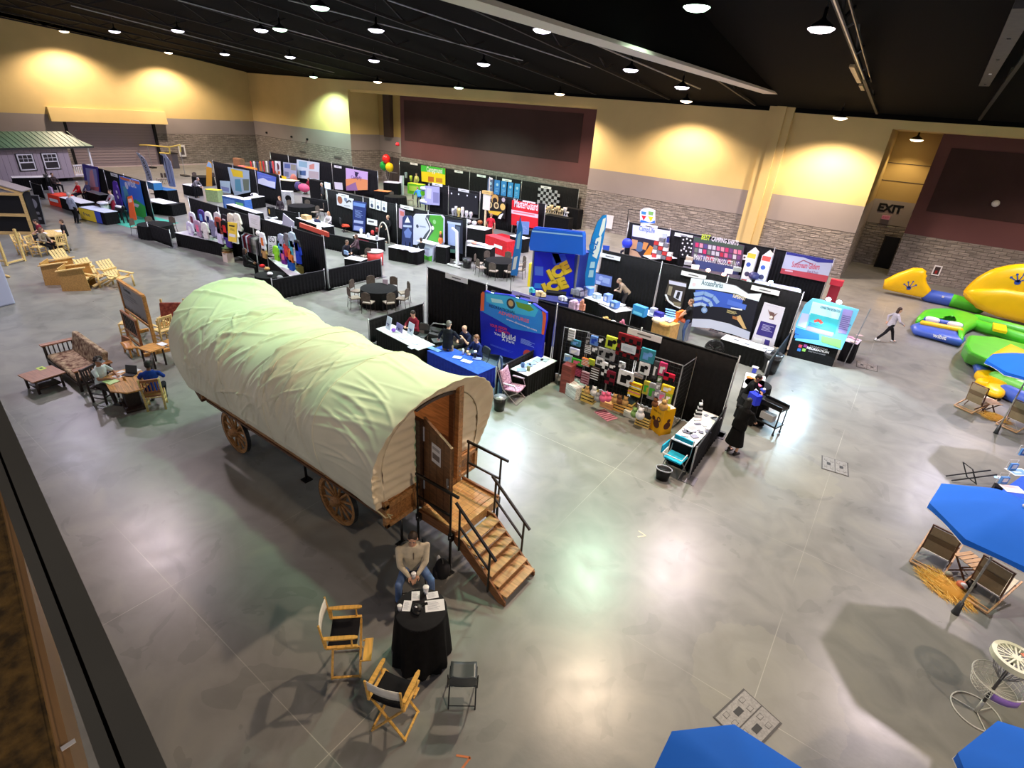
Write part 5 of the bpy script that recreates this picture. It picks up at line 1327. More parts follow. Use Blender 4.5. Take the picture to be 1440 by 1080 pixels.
b=MB();b.add([(.15,-.1,2.28),(-2.6,-.1,3.2),(-4.8,-.1,3.2),(-4.8,.9,3.2),(-2.6,.9,3.2),(.15,.9,2.28)],[(0,1,4,5),(1,2,3,4)],mat((158,148,146),.6));o=obj('roof',b,CBX);o.modifiers.new('s','SOLIDIFY').thickness=.05
ss=gp(52,316,0)
board('floor_sign','black sandwich board with a grey emblem beside the cabin frame','sign',ss,.95,1.7,R(42),lambda b:(b.gr(-.45,.05,.45,1.65,prnt((34,34,38)),1),b.gcirc(0,1.2,.3,prnt((130,130,140)),2),b.gr(-.3,.6,.3,.75,prnt((120,120,126)),2),b.gr(-.34,.3,.34,.45,prnt((120,120,126)),2)),ALU,.05,tilt=R(6))
t=thing('pine_rack','pale pine bunk frame at the left edge','frame',gp(-4,372,0),R(30))
for x in(-.9,.5):b=MB();b.beam((x,0,0),(x,0,1.5),.09,.09,LOG);b.beam((x,.9,0),(x,.9,1.5),.09,.09,LOG);obj('post',b,t)
b=MB();
for z in(.2,.8,1.4):b.beam((-.9,0,z),(.5,0,z),.08,.06,LOG)
b.beam((.5,0,.1),(.5,.9,.1),.1,.06,LOG);obj('rail',b,t)
b=MB();b.box((0,0,.9),(.6,1.4,1.8),mat((186,192,222),.4));single('white_cabinet',b,'pale blue white cabinet cut off by the left edge','cabinet',gp(-14,432,0),R(12),bevel=.06)
b=MB();b.tube([(0,0,.05),(.5,.1,.06)],.05,LOG,8);single('log',b,'short peeled log on the floor at the left edge','log',gp(4,388,0))
Y1,Y2,Y3,Y3M,Y4,YL2,YL3,YLO=14.65,23.4,31.8,32.7,42.75,24.6,34.0,15.25
K=dict(w=(232,232,240),k=(18,18,22),b=(36,70,190),lb=(110,160,230),r=(206,40,44),y=(240,205,50),g=(70,170,60),o=(226,120,50),n=(30,36,90),p=(90,50,150),gy=(150,150,156),dg=(70,70,76),t=(190,150,96),m=(120,30,44),c=(80,200,220),pk=(230,110,150),pb=(200,208,236),br=(120,80,54))
def kc(c):return K[c]if isinstance(c,str)else c
def PB(name,label,cat,Y,out,col,arts=(),th=.03,group=None,z0=None,emit=0):
 """flat printed panel standing in the plane y=Y; outline and graphics given by where they are seen"""
 o3=[gY(x,y,Y)for x,y in out];cx=sum(p.x for p in o3)/len(o3);zb=min(p.z for p in o3)
 if z0 is not None:zb=z0
 org=Vector((cx,Y,max(0,zb)))
 q=lambda x,y,k=0:(lambda p:(p.x-org.x,p.z-org.z))(gY(x,y,Y-.002*k))
 b=MB();P=[(p.x-org.x,max(p.z,.0 if z0 is None else zb)-org.z)for p in o3]
 ar=sum(P[i][0]*P[(i+1)%len(P)][1]-P[(i+1)%len(P)][0]*P[i][1]for i in range(len(P)))
 if ar>0:P=P[::-1]
 mm=prnt(kc(col))if not emit else mat(kc(col),.5,emit=emit)
 b.prism(P,0,th,mm,'y')
 for i,a in enumerate(arts):
  k=1+i*.5;m=prnt(kc(a[-1]))
  if a[0]=='p':b.gpoly([q(x,y,k)for x,y in a[1]],m,k)
  elif a[0]=='r':
   x0,y0,x1,y1=a[1];s_=a[2]if len(a)>3 else .16;d=(x1-x0)*s_;sh=(y1-y0)*(-.12)
   b.gpoly([q(x0,y0),q(x1,y0+d),q(x1+sh,y1+d),q(x0+sh,y1)],m,k)
  elif a[0]=='c':
   x,z=q(*a[1]);x2,z2=q(a[1][0]+a[2],a[1][1]);b.gcirc(x,z,math.hypot(x2-x,z2-z),m,k)
  elif a[0]=='l':
   x0,z0_=q(*a[1][0]);b.gline([q(*p)for p in a[1]],a[2],m,k)
  elif a[0]=='t':
   (x0,z0_),(x1,z1)=q(*a[2]),q(*a[3]);w=math.hypot(x1-x0,z1-z0_);b.txt(a[1],(x0+x1)/2,(z0_+z1)/2,a[4],m,k,w,math.atan2(z1-z0_,x1-x0),.02)
  elif a[0]=='s':
   (x0,z0_),(x1,z1)=q(*a[1]),q(*a[2]);scribble(b,min(x0,x1),min(z0_,z1),max(x0,x1),max(z0_,z1),a[3],kc(a[-1]),k,len(label))
 return single(name,b,label,cat,org,0,group)
SIGN='white booth name sign on the drape '
def ids(px,py,Y,where,w=1.1,h=.2,text='booth'):
 p=gY(px,py,Y-.06);b=MB();b.box2((-w/2,-.01,-h),(w/2,0,0),PW);b.T=Matrix.Translation((0,-.012,0));b.gr(-w*.2,-h*.62,w*.2,-h*.4,prnt((110,110,116)),1)
 return single('booth_sign',b,SIGN+where,'sign',p,0,'booth name signs')
def T2(label,A,B,depth=.6,h=.75,away=1,**kw):
 a,c=gp(*A,h),gp(*B,h);d=c-a;w=d.length;rz=math.atan2(d.y,d.x);n=Vector((-math.sin(rz),math.cos(rz),0))
 ctr=(a+c)/2+n*depth/2*away;ctr.z=0
 if away<0:rz+=PI
 return draped_table(label,ctr,rz,w,depth,h,**kw)
def onz(px,py,z=.765):return gp(px,py,z)
rows=[('black drape of the nearest long row',[-14.4,-11.45,-8.45,-5.45,-2.55],Y1),('black drape behind the shirts and hoodies',[-33,-29.8,-26.6,-23.2,-20.8],Y1),('black drape of the middle row by the green road board',[-32.4,-28.7,-25.6,-22.9,-19.9],Y2),('black drape of the middle row at right',[-11.4,-8.35,-5.4,-2.45],Y2),('black drape by the campfire board row',[-13.95,-11.25,-8.3,-5.35,-2.47],Y3),('black drape with the red banner',[-31.9,-29.8,-26.6,-23.45,-20.7],Y3M),('black drape along the maroon wall',[-46.1,-41.5,-36.2,-32.9,-29.9,-23.8],Y4),('black drape with the map posters',[-49.6,-46.4,-43.1,-39.8],YL2),('black drape in the far left corner',[-56.2,-53,-49.5,-46,-42.8,-39.5],YL3),('black drape of the far left booth',[-49.6,-46.1,-42.9,-39.6],YLO)]
for lb,xs,y in rows:drape_run(lb,xs,y,group='black pipe and drape panels')
rails=[('low black drape left of the flyer table behind the wagon',(-14.55,11.8),(-14.55,14.6)),('low black drape between the blue build display and the long white table',(-8.75,11.9),(-8.75,14.6)),('low black drape beside the table with the turquoise chair',(-2.42,11.8),(-2.5,14.55)),('low black drape right of the white dog banner',(-2.35,18.9),(-2.4,23.3)),('low black drape below the bright shirts, behind the wagon',(-20.95,12.0),(-20.85,14.55)),('low black drape with the seated pair behind it',(-20.8,14.7),(-20.8,17.9)),('low black drape left of the blue ICE kiosk',(-14.6,15.2),(-14.2,18.2)),('long low black drape left of the red table',(-27.4,19.2),(-23.4,19.9)),('low black drape by the round table in the left aisle',(-34.6,12.9),(-32.2,13.0)),('low black drape behind the round table among the map posters',(-38.7,25.6),(-34.0,26.8)),('low black drape under the white haired counter',(-36,21.0),(-33.0,21.5))]
for lb,a,c in rails:drape(lb,a,c,.95,group='low black drapes')
for px,py,Y,wh in((642,387.5,Y1,'above the empty first bay of the nearest row'),(738.5,413,Y1,'behind the top edge of the blue build display'),(907,467,Y1,'above the plaid blanket of the goods racks'),(483,273,Y2,'above the poster with faces'),(572,289.5,Y2,'left of the green road board'),(858,358,Y2,'behind the top of the right feather flag'),(976,384,Y2,'above the round arch poster'),(1077,405,Y2,'above the white dog banner'),(913,316,Y3,'above the campfire board'),(962,329,Y3,'above the black board of white notes'),(615,258,Y3M,'above the pale tall banner'),(652,266,Y3M,'above the lit black display'),(744,283,Y3M,'above the red banner'),(582,229,Y4,'left of the green and yellow board'),(645,240,Y4,'right of the green and yellow board'),(677,246,Y4,'left of the five blue banners'),(713,252,Y4,'above the five blue banners'),(768,262,Y4,'above the checkered flags'),(475,233,YL3,'left of the orange sunset board'),(160,244,YLO,'above the purple banner'),(190,252,YLO,'above the water toys board'),(128,233,YLO,'above the rocket picture')):
 ids(px,py,Y,wh)
PB('display_board','tall blue display wall with orange side edges reading You Build A Park','display',13.95,[(677,496),(675,437),(677,413),(682,409),(690,412),(716,415),(745,424),(758,433),(768,440),(768,450),(764,472),(761,505),(757,512),(735,508),(700,499)],(30,40,190),[('p',[(676,437),(677,413),(683,411),(716,415.5),(745,424),(760,436),(765,441),(763,470),(720,462),(700,450)],(50,140,230)),('p',[(683,413),(716,417),(745,425),(757,436),(752,446),(720,440),(684,424)],(70,190,236)),('p',[(725,424),(745,429),(751,436),(744,438),(728,432)],(110,160,60)),('p',[(690,419),(706,422),(708,427),(692,425)],(190,236,240)),('c',(718.5,427),6,(50,60,80)),('c',(718.5,426.5),3.6,(210,170,110)),('t','RECREATIONAL',(688,431.5),(725,442),.1,(16,70,120)),('t','ADVENTURES',(701,441),(744,454.5),.12,(236,110,130)),('t','www.discoverus.com',(712,449.5),(755,466),.07,'w'),('t','YOUR VISION',(689,458.5),(713,465),.1,(240,70,90)),('t','& GROWTH',(697,465),(717,471.5),.1,(240,70,90)),('t','You',(695,470),(704,472.5),.09,'w'),('t','Build',(706,474.5),(725,480),.2,'w'),('t','A Park',(706,478.5),(724,484),.09,'w'),('s',(690,483),(722,497),5,(110,130,230)),('s',(733,475),(752,489),6,(160,180,240)),('c',(742.5,499),6.4,(200,70,60)),('p',[(675.5,437),(676.5,413),(679,410),(681.5,411.5),(680.5,437)],(232,104,60)),('p',[(762,437),(768,441),(768,450),(765,471),(761.5,470),(763.5,446)],(232,104,60))],.12)
for i,(px,py)in enumerate(((700,413),(735,420),(752,428))):
 p=gY(px,py,13.8);L=bpy.data.lights.new('spot_blue','SPOT');L.energy=90;L.color=(.6,.9,1);L.spot_size=R(110);L.shadow_soft_size=.05
 lo=bpy.data.objects.new('display_light',L);COL.objects.link(lo);lo.location=p+Vector((0,-.35,.15));lo.rotation_euler=(R(-35)+R(0),0,0)
 b=MB();b.beam((0,.2,-.05),(0,-.1,.04),.02,.02,BLKM);b.box((0,-.14,.05),(.14,.1,.05),BLKM);b.box((0,-.15,.02),(.1,.07,.012),mat((200,240,255),.4,emit=8));single('display_lamp',b,'clip on lamp over the blue build display, %s of three'%('left','middle','right')[i],'lamp',p+Vector((0,-.12,.08)))
b=MB();b.box2((-11.6,11.3,.002),(-8.85,14.4,.008),cloth((104,124,140),.06));single('carpet',b,'blue grey carpet inside the blue build booth','carpet')
T2('blue clothed table in front of the build display with leaflets',(601,493),(672,526),.8,skirt=cloth((30,44,150)),top=cloth((48,84,190)))
for i,(px,py,w,rz,c,lb)in enumerate(((611,491,.5,R(0),(120,170,236),'light blue mat at the left end of the blue table'),(643,502.5,.28,R(20),(200,220,250),'white booklet on the blue table beside the standing man'),(656,508,.36,R(10),(214,222,240),'white papers at the middle of the blue table'),(671,504,.3,R(30),(120,130,190),'blue grey folder before the bearded man'))):
 flat('leaflet',lb,'paper',onz(px,py,.767),w,.2,prnt(c),rz,None,.006)
b=MB();b.lathe([(.035,0),(.04,.16),(.02,.2)],PW,n=12);single('water_bottle',b,'small white bottle on the blue table','bottle',onz(651,498,.76))
b=MB();b.ell((0,0,.1),(.07,.06,.1),BLKM);b.ell((0,0,.22),(.06,.06,.05),PW);single('award',b,'small black and white trophy on the blue table','ornament',onz(668,503,.76))
person('man in black jacket and khaki trousers standing with his back turned at the blue table',gp(629,521,0),R(20),1.78,top=(22,24,34),bot=(150,126,100),hair=(110,104,100),hl=(-.5,.35,.9),hr=(.2,.38,1.1),lean=.1)
person('seated bald man in a navy polo at the blue table',(-11.1,13.35,0),R(170),1.78,'sit',.46,lean=.3,top=(26,30,60),sleeve='short',bot=(30,30,36),hs='bald',hl=(-.1,.35,.95),hr=(.1,.42,.8),hp=.4)
person('seated bearded man in a dark blue pullover before the build display',(-10.25,12.85,0),R(165),1.75,'sit',.46,lean=.15,top=(24,36,90),bot=(30,30,36),hair=(110,70,44),hl=(-.15,.4,.8),hr=(.05,.4,.85),hp=.2)
for i,(x,y,rz,lb)in enumerate(((-11.1,13.42,R(170),'dark folding chair under the bald man'),(-10.25,12.95,R(165),'dark folding chair under the bearded man'),(-12.35,13.1,R(150),'dark folding chair left of the standing man'),(-13.1,13.0,R(200),'dark folding chair beside the man in maroon'))):
 dup(FC,lb,(x,y,0),rz)
T2('white topped table with a black skirt holding flyer stands, behind the wagon',(529,462),(588,492),.7,h=.75)
person('seated man in a maroon sweater behind the white flyer table',(-13.35,12.95,0),R(175),1.74,'sit',.46,top=(122,32,50),bot=(30,30,34),hair=(40,28,24),hp=.45,lean=.1,hl=(-.12,.35,.8),hr=(.12,.35,.8))
for px,py,w,h,c,lb in((547,463,.3,.46,(206,212,240),'tall pale flyer stand at the left of the white flyer table'),(562,466,.42,.28,(150,140,200),'low purple flyer holder in the middle of the white flyer table'),(578,470,.34,.42,(206,214,238),'pale flyer stand at the right of the white flyer table')):
 b=MB();b.box((0,0,h/2),(w,.02,h),prnt(c),Matrix.Rotation(R(-12),3,'X'));b.T=Matrix.Translation((0,-.03,0));b.gr(-w*.3,h*.4,w*.3,h*.5,prnt((90,90,150)),1);b.gcirc(0,h*.3,.04,prnt((60,60,110)),1);single('flyer_stand',b,lb,'stand',onz(px,py,.775),R(-12))
b=MB();b.ell((0,0,.07),(.08,.08,.07),mat((140,80,210),.4));single('purple_ball',b,'small purple bowl on the white flyer table','bowl',onz(553.5,466.5,.765))
for px,py,w,lb in((566,474,.4,'scattered leaflets at the middle of the white flyer table'),(584,482,.3,'paper at the right end of the white flyer table')):
 flat('leaflet',lb,'paper',onz(px,py,.767),w,.22,prnt((190,200,226)),R(-15),None,.005)
flat('leaflet','flyer hanging over the front right edge of the white flyer table','paper',gp(581,488,.767),.26,.3,prnt((196,206,230)),R(-10),None,.004)
t=thing('hand_truck','black folded trolley with a silver handle behind the flyer table','trolley',(-12.9,13.7,0),R(15))
b=MB();b.box((0,0,.25),(.9,.5,.5),mat((40,40,42),.6));b.box((.1,-.3,.45),(.6,.3,.1),mat((56,56,60),.5));obj('case',b,t,'dark case');b=MB();b.tube([(-.5,0,.4),(-.2,0,.75),(.3,0,.8)],.025,ALU,8);obj('handle',b,t)
T2('long white table with a black skirt beside the low drape, covered in leaflets',(742,528),(783,507),.66,h=.75,away=1)
for i,(px,py,w,lb)in enumerate(((733,514,.3,'front'),(740,508,.36,'second'),(748,505,.3,'third'),(757,500,.34,'fourth'),(766,500,.28,'fifth'))):
 flat('leaflet','blue grey leaflets on the long white table, %s heap from the near end'%lb,'paper',onz(px,py+6,.767),w,.24,prnt((120+i*12,140+i*10,190)),R(40+i*15),None,.008)
for px,py,lb in((735,516,'blue cup and pens at the near end of the long white table'),(743,521,'olive box at the near corner of the long white table')):
 b=MB();b.lathe([(.05,0),(.06,.14)],prnt((70,100,150)if px==735 else(110,116,80)),n=10);single('pot',b,lb,'pot',onz(px,py,.765))
t=thing('camp_chair','folding camp chair with pink and white patterned fabric before the long white table','chair',gp(720,561,0),R(-80))
PAT2=mat((214,170,196),.85,c2=(120,70,110),scale=26);CFR=mat((190,176,184),.35,metal=.7)
b=MB();b.grid(lambda u,v:(lerp(-.26,.26,u),lerp(-.2,-.38,v)+.03*math.cos((u-.5)*PI),lerp(.42,.98,v)),6,8,PAT2);obj('backrest',b,t).modifiers.new('s','SOLIDIFY').thickness=.03
b=MB();b.grid(lambda u,v:(lerp(-.26,.26,u),lerp(-.2,.3,v),.42-.04*math.sin(PI*u)+.04*v),6,6,PAT2);obj('seat',b,t).modifiers.new('s','SOLIDIFY').thickness=.04
for s in(-1,1):
 b=MB();b.tube([(s*.3,-.32,0),(s*.3,.3,.42)],.014,CFR,6);obj('leg',b,t);b=MB();b.tube([(s*.3,.32,0),(s*.3,-.2,.42),(s*.3,-.42,1.0)],.014,CFR,6);obj('leg',b,t)
 b=MB();b.box((s*.33,.02,.64),(.06,.4,.03),CFR);b.tube([(s*.33,.18,.64),(s*.3,.28,.42)],.01,CFR,6);obj('armrest',b,t)
b=MB();b.tube([(-.3,.32,.02),(.3,.32,.02)],.01,CFR,6);b.tube([(-.3,-.32,.02),(.3,-.32,.02)],.01,CFR,6);obj('crossbar',b,t)
PB('flag_banner','narrow dark blue and white banner leaning on a black bin by the camp chair','banner',12.0,[(693,586),(699,510),(703,500),(706,504),(705,545),(703,586)],(60,84,140),[('p',[(700,512),(703,504),(704,515),(702,530)],'w'),('p',[(698,540),(702,536),(702,560),(698,562)],(150,190,230)),('p',[(699.5,522),(703,520),(703,530),(700,532)],'k')],.04)
b=MB();b.lathe([(.15,0),(.19,.42)],BLKM,n=18);b.lathe([(.19,.42),(.2,.44)],ALU,n=18);single('bin',b,'black round bin left of the camp chair','bin',gp(700,581,0)+Vector((-.1,.2,0)))
RY=13.75;GRD=mat((44,44,48),.5,metal=.4)
def rack(label,x0,x1,y0,y1,h):
 t=thing('wire_rack',label,'rack',((x0+x1)/2,(y0+y1)/2,0),math.atan2(y1-y0,x1-x0),'black wire goods racks');L=math.hypot(x1-x0,y1-y0)
 b=MB()
 for i in range(int(L/.11)+1):x=-L/2+i*L/int(L/.11);b.tube([(x,0,.02),(x,0,h)],.004,GRD,4)
 for i in range(int(h/.14)+1):b.tube([(-L/2,0,.02+i*.14),(L/2,0,.02+i*.14)],.004,GRD,4)
 obj('grid_panel',b,t)
 for s in(-1,1):b=MB();b.tube([(s*L/2,0,0),(s*L/2,0,h+.02)],.011,ALU,6);obj('post',b,t)
 b=MB();b.tube([(-L/2,0,h),(L/2,0,h)],.012,ALU,6);obj('top_rail',b,t)
rack('black wire goods rack furthest left, next to the drape',-7.7,-6.9,13.95,14.15,2.05);rack('black wire goods rack second from the left',-6.85,-6.0,13.95,13.95,2.1)
rack('black wire goods rack with the plaid blanket',-5.95,-4.75,13.9,13.9,2.15);rack('black wire goods rack right of the blue cushion',-4.7,-3.75,13.75,13.75,2.1);rack('side wire rack turned away at the right end',-3.72,-3.66,13.7,14.6,2.1)
GI_=[(804,471,4,8,'w','gy','white strip of cards at the top left of the racks'),(810,482,6,4,(60,120,150),'lb','teal pouch under the top left rail'),(827,480,3,5,'dg','gy','grey gloves high on the second rack'),(836,479,5,6,(100,140,220),'b','light blue packet high on the second rack'),(846,478,4,5,'k','w','black bag with white print beside the light blue packet'),(827,491,4,6,'w','k','black and white socks below the grey gloves'),(837,491,5,5,'dg','w','grey patterned mitt below the light blue packet'),(846,495,4,6,'gy','k','silver grey packet low right of the second rack top'),(824,509,5,5,'o','w','orange white striped socks on the second rack'),(832,509,4,4,(190,190,60),'g','yellow green socks beside the orange ones'),(844,508,5,5,'w','dg','white box of mugs on the second rack'),(808,494,6,4,(200,206,236),'w','pale blue folded cloth on the left rack shelf'),(799,504,5,5,(170,190,210),'lb','pale blue bag on the left rack shelf'),(812,509,7,4,'g','pk','rainbow coloured folded towels on the left rack'),(801,516,5,5,(190,150,110),'br','tan basket on the left rack'),(810,522,7,5,(150,60,90),'pk','row of dark pink pouches on the left rack'),(823,531,5,8,(190,150,170),'m','pink grey toy hanging below the socks'),(837,525,5,8,(60,46,40),'w','dark brown bag with white figure on the second rack'),(857,486,0,0,'k','k','x'),(861,482,8,8,(206,220,70),'k','yellow green cushion with a black dog pattern'),(857,499,7,7,'gy','k','grey black printed bag below the yellow green cushion'),(851,519,4,9,'w','k','long black and white checked scarf'),(862,515,6,4,'k','w','black cap with white trim'),(858,531,6,9,(120,30,50),'k','maroon plaid pouch low on the racks'),(884,487,15,15,(120,24,34),'k','big red and black buffalo plaid blanket'),(875,513,4,4,'w','gy','white round tin below the plaid blanket'),(880,532,10,10,'w','k','white and black printed bag low in the middle'),(911,500,9,9,(60,140,160),'lb','teal blue square cushion with camper print'),(906,518,7,8,'w','k','white grey pouch below the teal cushion'),(898,528,6,3,'gy','k','silver oval tin above the striped blanket'),(893,547,8,9,'y','pk','folded blanket with yellow, pink and black stripes'),(909,545,4,9,(190,180,70),'g','yellow green bottle bag'),(917,550,5,11,'gy','g','grey green hanging pouch beside the yellow bag'),(922,520,3,12,'dg','w','dark grey folded chair bag'),(932,519,5,9,(200,60,110),'w','pink and blue floral pouch at the top right'),(941,530,7,5,(200,30,60),'k','red plaid pouch at the top right'),(928,533,3,4,(120,150,110),'w','small green card below the floral pouch'),(926,543,3,5,'gy','w','small grey card under the green card'),(939,547,8,5,'y','w','yellow box at the right of the racks'),(924,553,4,5,(150,150,170),'w','pale grey pouch low at the right'),(931,557,4,6,(190,170,190),'pk','pink grey patterned pouch low at the right'),(940,560,4,7,(170,190,60),'w','lime green pouch lowest at the right')]
for px,py,hw,hh,c,c2,lb in GI_:
 if not hw:continue
 Yp=RY if px>815 else 13.88
 p=gY(px,py,Yp);q=gY(px+hw,py,Yp);z=gY(px,py-hh,Yp);w=abs(q.x-p.x)*2.3;h=abs(z.z-p.z)*2.2
 b=MB();b.box((0,0,0),(w,.08,h),cloth(kc(c)))
 b.T=Matrix.Translation((0,-.043,0));ac=cloth(kc(c2))
 if 'plaid' in lb or 'check' in lb:
  n=max(2,int(w/.12))
  for i in range(n):
   for j in range(max(2,int(h/.12))):
    if(i+j)%2:b.gr(-w/2+w*i/n,-h/2+j*.12,-w/2+w*(i+1)/n,min(h/2,-h/2+(j+1)*.12),ac,1)
 elif 'strip' in lb or 'row' in lb or 'sock' in lb:
  for i,cc in enumerate(('y','pk','k','w','o')):b.gr(-w/2,-h/2+h*(i/5)+.01,w/2,-h/2+h*(i/5)+h*.1,cloth(kc(cc if 'blanket' in lb else c2)),1)
 else:
  b.gr(-w*.3,-h*.3,w*.1,h*.2,ac,1);b.gcirc(w*.2,h*.15,min(w,h)*.18,ac,2)
 sp_=single('hung_goods',b,lb,'goods',p,0,'goods hung on the wire racks',bevel=.02)
PB('price_card','pale blue price card pinned on the buffalo plaid blanket','card',RY-.12,[(874,482),(895,488),(893,499),(873,493)],(214,222,240),[('s',(876,486),(892,496),4,(150,160,190))],.01)
def crate(label,px,py,w,d,h,c,stripes=True,rz=0):
 t=thing('crate',label,'crate',gp(px,py,0)+Vector((0,d*.4,0)),rz,'boxes of goods on the floor');m=wood(c);b=MB()
 n=4 if stripes else 1
 for i in range(n):
  z0=h*i/n+.01;z1=h*(i+1)/n-(.03 if stripes else 0);b.box((0,0,(z0+z1)/2),(w,d,z1-z0),m)
  if stripes:b.box((0,0,z1+.015),(w-.03,d-.03,.03),PK)
 obj('box_body',b,t);return t
for args in(('yellow slatted wooden crate left of the pink toys',825,566,.42,.36,.46,(236,196,110)),('wide yellow slatted crate of brown toys in the middle',873,580,.66,.45,.42,(226,180,96)),('yellow slatted crate with a white bag, beside the yellow dispenser',902,600,.44,.36,.36,(236,200,120))):crate(*args)
crate('plain white cube box at the left foot of the racks',804,559,.55,.45,.42,(226,228,230),False,R(-20));crate('brown checked cardboard tower at the far left of the racks',793,553,.34,.3,1.0,(136,66,60),False)
crate('white shoe box shelf with black prints on the white cube',805,548,.5,.35,.3,(222,220,230),False);crate('small orange crate of pink toys',852,574,.42,.34,.2,(214,160,110),False);crate('white and green shoe box between the crates',887,588,.5,.34,.2,(226,230,224),False)
for px,py,r_,c,lb in((848,556,.12,'pk','pink plush toy, left of two in the orange crate'),(855,556,.12,'pk','pink plush toy, right of two in the orange crate'),(864,558,.11,'t','tan plush toy, left in the wide crate'),(871,560,.11,'br','brown plush toy, middle of the wide crate'),(879,562,.11,'t','tan plush toy, right in the wide crate'),(825,546,.1,'t','tan plush toy in the left slatted crate'),(835,548,.12,'w','white grey plush between the crates'),(840,556,.11,'gy','grey owl plush between the crates'),(892,578,.12,(140,180,110),'green plush on the white shoe box'),(900,580,.14,'w','white bag in the right slatted crate'),(921,564,.1,'br','brown plush toy on the yellow dispenser'),(933,568,.13,'t','tan and black plush toy on the yellow dispenser'),(940,572,.06,'y','small yellow toy on the yellow dispenser')):
 b=MB();m=cloth(kc(c));b.ell((0,0,0),(r_,r_*.8,r_),m);b.ell((0,0,r_*1.2),(r_*.6,r_*.6,r_*.55),m);b.ell((-r_*.45,0,r_*1.7),(r_*.2,r_*.15,r_*.25),m,8,6);b.ell((r_*.45,0,r_*1.7),(r_*.2,r_*.15,r_*.25),m,8,6)
 zz=.5 if px<900 and px not in(835,840)else .42
 if px>915:zz=.78+r_
 single('plush_toy',b,lb,'toy',gp(px,py+4,zz if px!=892 else .3),0,'plush toys at the racks')
flat('door_mat','pink striped mat on the floor in front of the racks','mat',gp(852,584,.004),.62,.42,prnt((206,140,160)),R(-22),None,.012,lambda b:[b.gr(-.3+i*.1,-.2,-.26+i*.1,.2,prnt((120,60,80)),1)for i in range(6)])
t=thing('display_bin','tall yellow cardboard dispenser with brown bear prints','dispenser',gp(922,606,0)+Vector((.05,.12,0)),R(-30))
b=MB();YC_=prnt((250,184,20));b.prism([(-.27,0),(.27,0),(.27,.84),(-.27,.84)],-.2,.2,YC_,'y');b.box((0,0,.83),(.52,.38,.03),PW);b.T=Matrix.Translation((0,-.203,0))
b.gcirc(.05,.28,.13,prnt((90,50,40)),1);b.gcirc(.12,.46,.08,prnt((90,50,40)),1);b.gcirc(-.1,.4,.07,prnt((90,50,40)),1);b.gcirc(.12,.46,.04,prnt((240,180,60)),2);b.txt('BEAR HUTS',.0,.62,.06,prnt((120,60,30)),1,w=.34)
b.T=Matrix.Translation((.273,0,0))@Matrix.Rotation(R(90),4,'Z');b.gcirc(0,.3,.12,prnt((90,50,40)),1);b.gcirc(.03,.46,.06,prnt((90,50,40)),1);obj('carton',b,t)
tb=draped_table('long white table of small cards with a black skirt, nearest the open floor',gp(981,601,.76)*1,math.atan2(2.0,.08),2.1,.58,.76,WHT,BLK);tb.location.z=0
rr=random.Random(4)
for i in range(16):
 u,v=rr.uniform(.05,.95),rr.uniform(.15,.85);A=gp(948,611,.78)*1;B_=gp(984,628,.78);C_=gp(985,575,.78);p=A+(C_-A)*u+(B_-A)*v;p.z=.775
 flat('trinket_card','small grey trinket card lying on the long white card table','card',p,rr.uniform(.09,.2),rr.uniform(.08,.16),prnt(rr.choice([(150,150,176),(190,190,206),(110,110,130),(240,240,244)])),rr.uniform(0,3),'trinket cards on the white table',.012)
flat('photo_sheet','larger white framed sheet in the middle of the card table','paper',gp(973,602,.778),.4,.3,PW,R(70),None,.012,lambda b:b.gr(-.12,-.1,.12,.08,prnt((170,170,180)),1))
b=MB()
for i in range(7):b.box((0,.0,.05+i*.06),(.2-.02*i,.1,.05),PK if i%2 else PW)
b.tube([(0,0,.44),(.03,0,.5),(0,0,.54)],.012,PW,6);single('earring_stand',b,'black and white tiered earring stand on the card table','stand',gp(981,586,.77),R(30))
t=thing('camp_chair','turquoise folding chair with a side shelf in front of the card table','chair',(-2.86,11.86,0),R(180-5));TQ=cloth((40,170,206))
b=MB();b.grid(lambda u,v:(lerp(-.24,.24,u),lerp(-.2,.24,v),.45),4,4,TQ);b.box((0,.02,.45),(.46,.44,.04),TQ);obj('seat',b,t)
b=MB();b.box((0,-.26,.86),(.48,.04,.12),TQ);obj('backrest',b,t);b=MB();b.box((.34,0,.62),(.03,.4,.22),TQ);obj('side_pocket',b,t)
for s in(-1,1):b=MB();b.tube([(s*.26,.24,0),(s*.26,-.24,.5),(s*.26,-.28,.92)],.014,ALU,6);obj('leg',b,t);b=MB();b.tube([(s*.26,-.24,0),(s*.26,.22,.5)],.014,ALU,6);obj('leg',b,t)
b=MB();b.tube([(-.26,0,.64),(-.26,.3,.6),(.26,.3,.6),(.26,0,.64)],.014,PW,6);obj('armrest',b,t)
t=thing('basket','black basket with a white oval rim below the turquoise chair','basket',(-2.95,11.35,0),R(10));b=MB();b.lathe([(.15,0),(.19,.3)],PK,n=16,sy=.7);obj('basket_body',b,t);b=MB();b.tube([(.2*math.cos(a*PI/12),.14*math.sin(a*PI/12),.32)for a in range(24)],.015,ALU,6,closed=True);obj('rim',b,t)
for px,py,r_,lb in((1063,560,.42,'round black table with the blue bag'),(1066,532,.42,'round black table behind the one with the blue bag')):
 p=gp(px,py-(0 if px==1063 else-8),.75);round_table(lb,(p.x,p.y,0),r_,.75)
t=thing('utility_cart','two shelf black utility cart with a white sheet','cart',gp(1083,612,0)+Vector((-.2,.25,0)),R(-18))
b=MB();b.box((0,0,.86),(.75,.45,.05),BLKM);b.box((0,.2,.92),(.75,.03,.1),BLKM);b.box((0,-.2,.92),(.75,.03,.1),BLKM);obj('shelf',b,t);b=MB();b.box((0,0,.3),(.75,.45,.05),BLKM);obj('shelf',b,t)
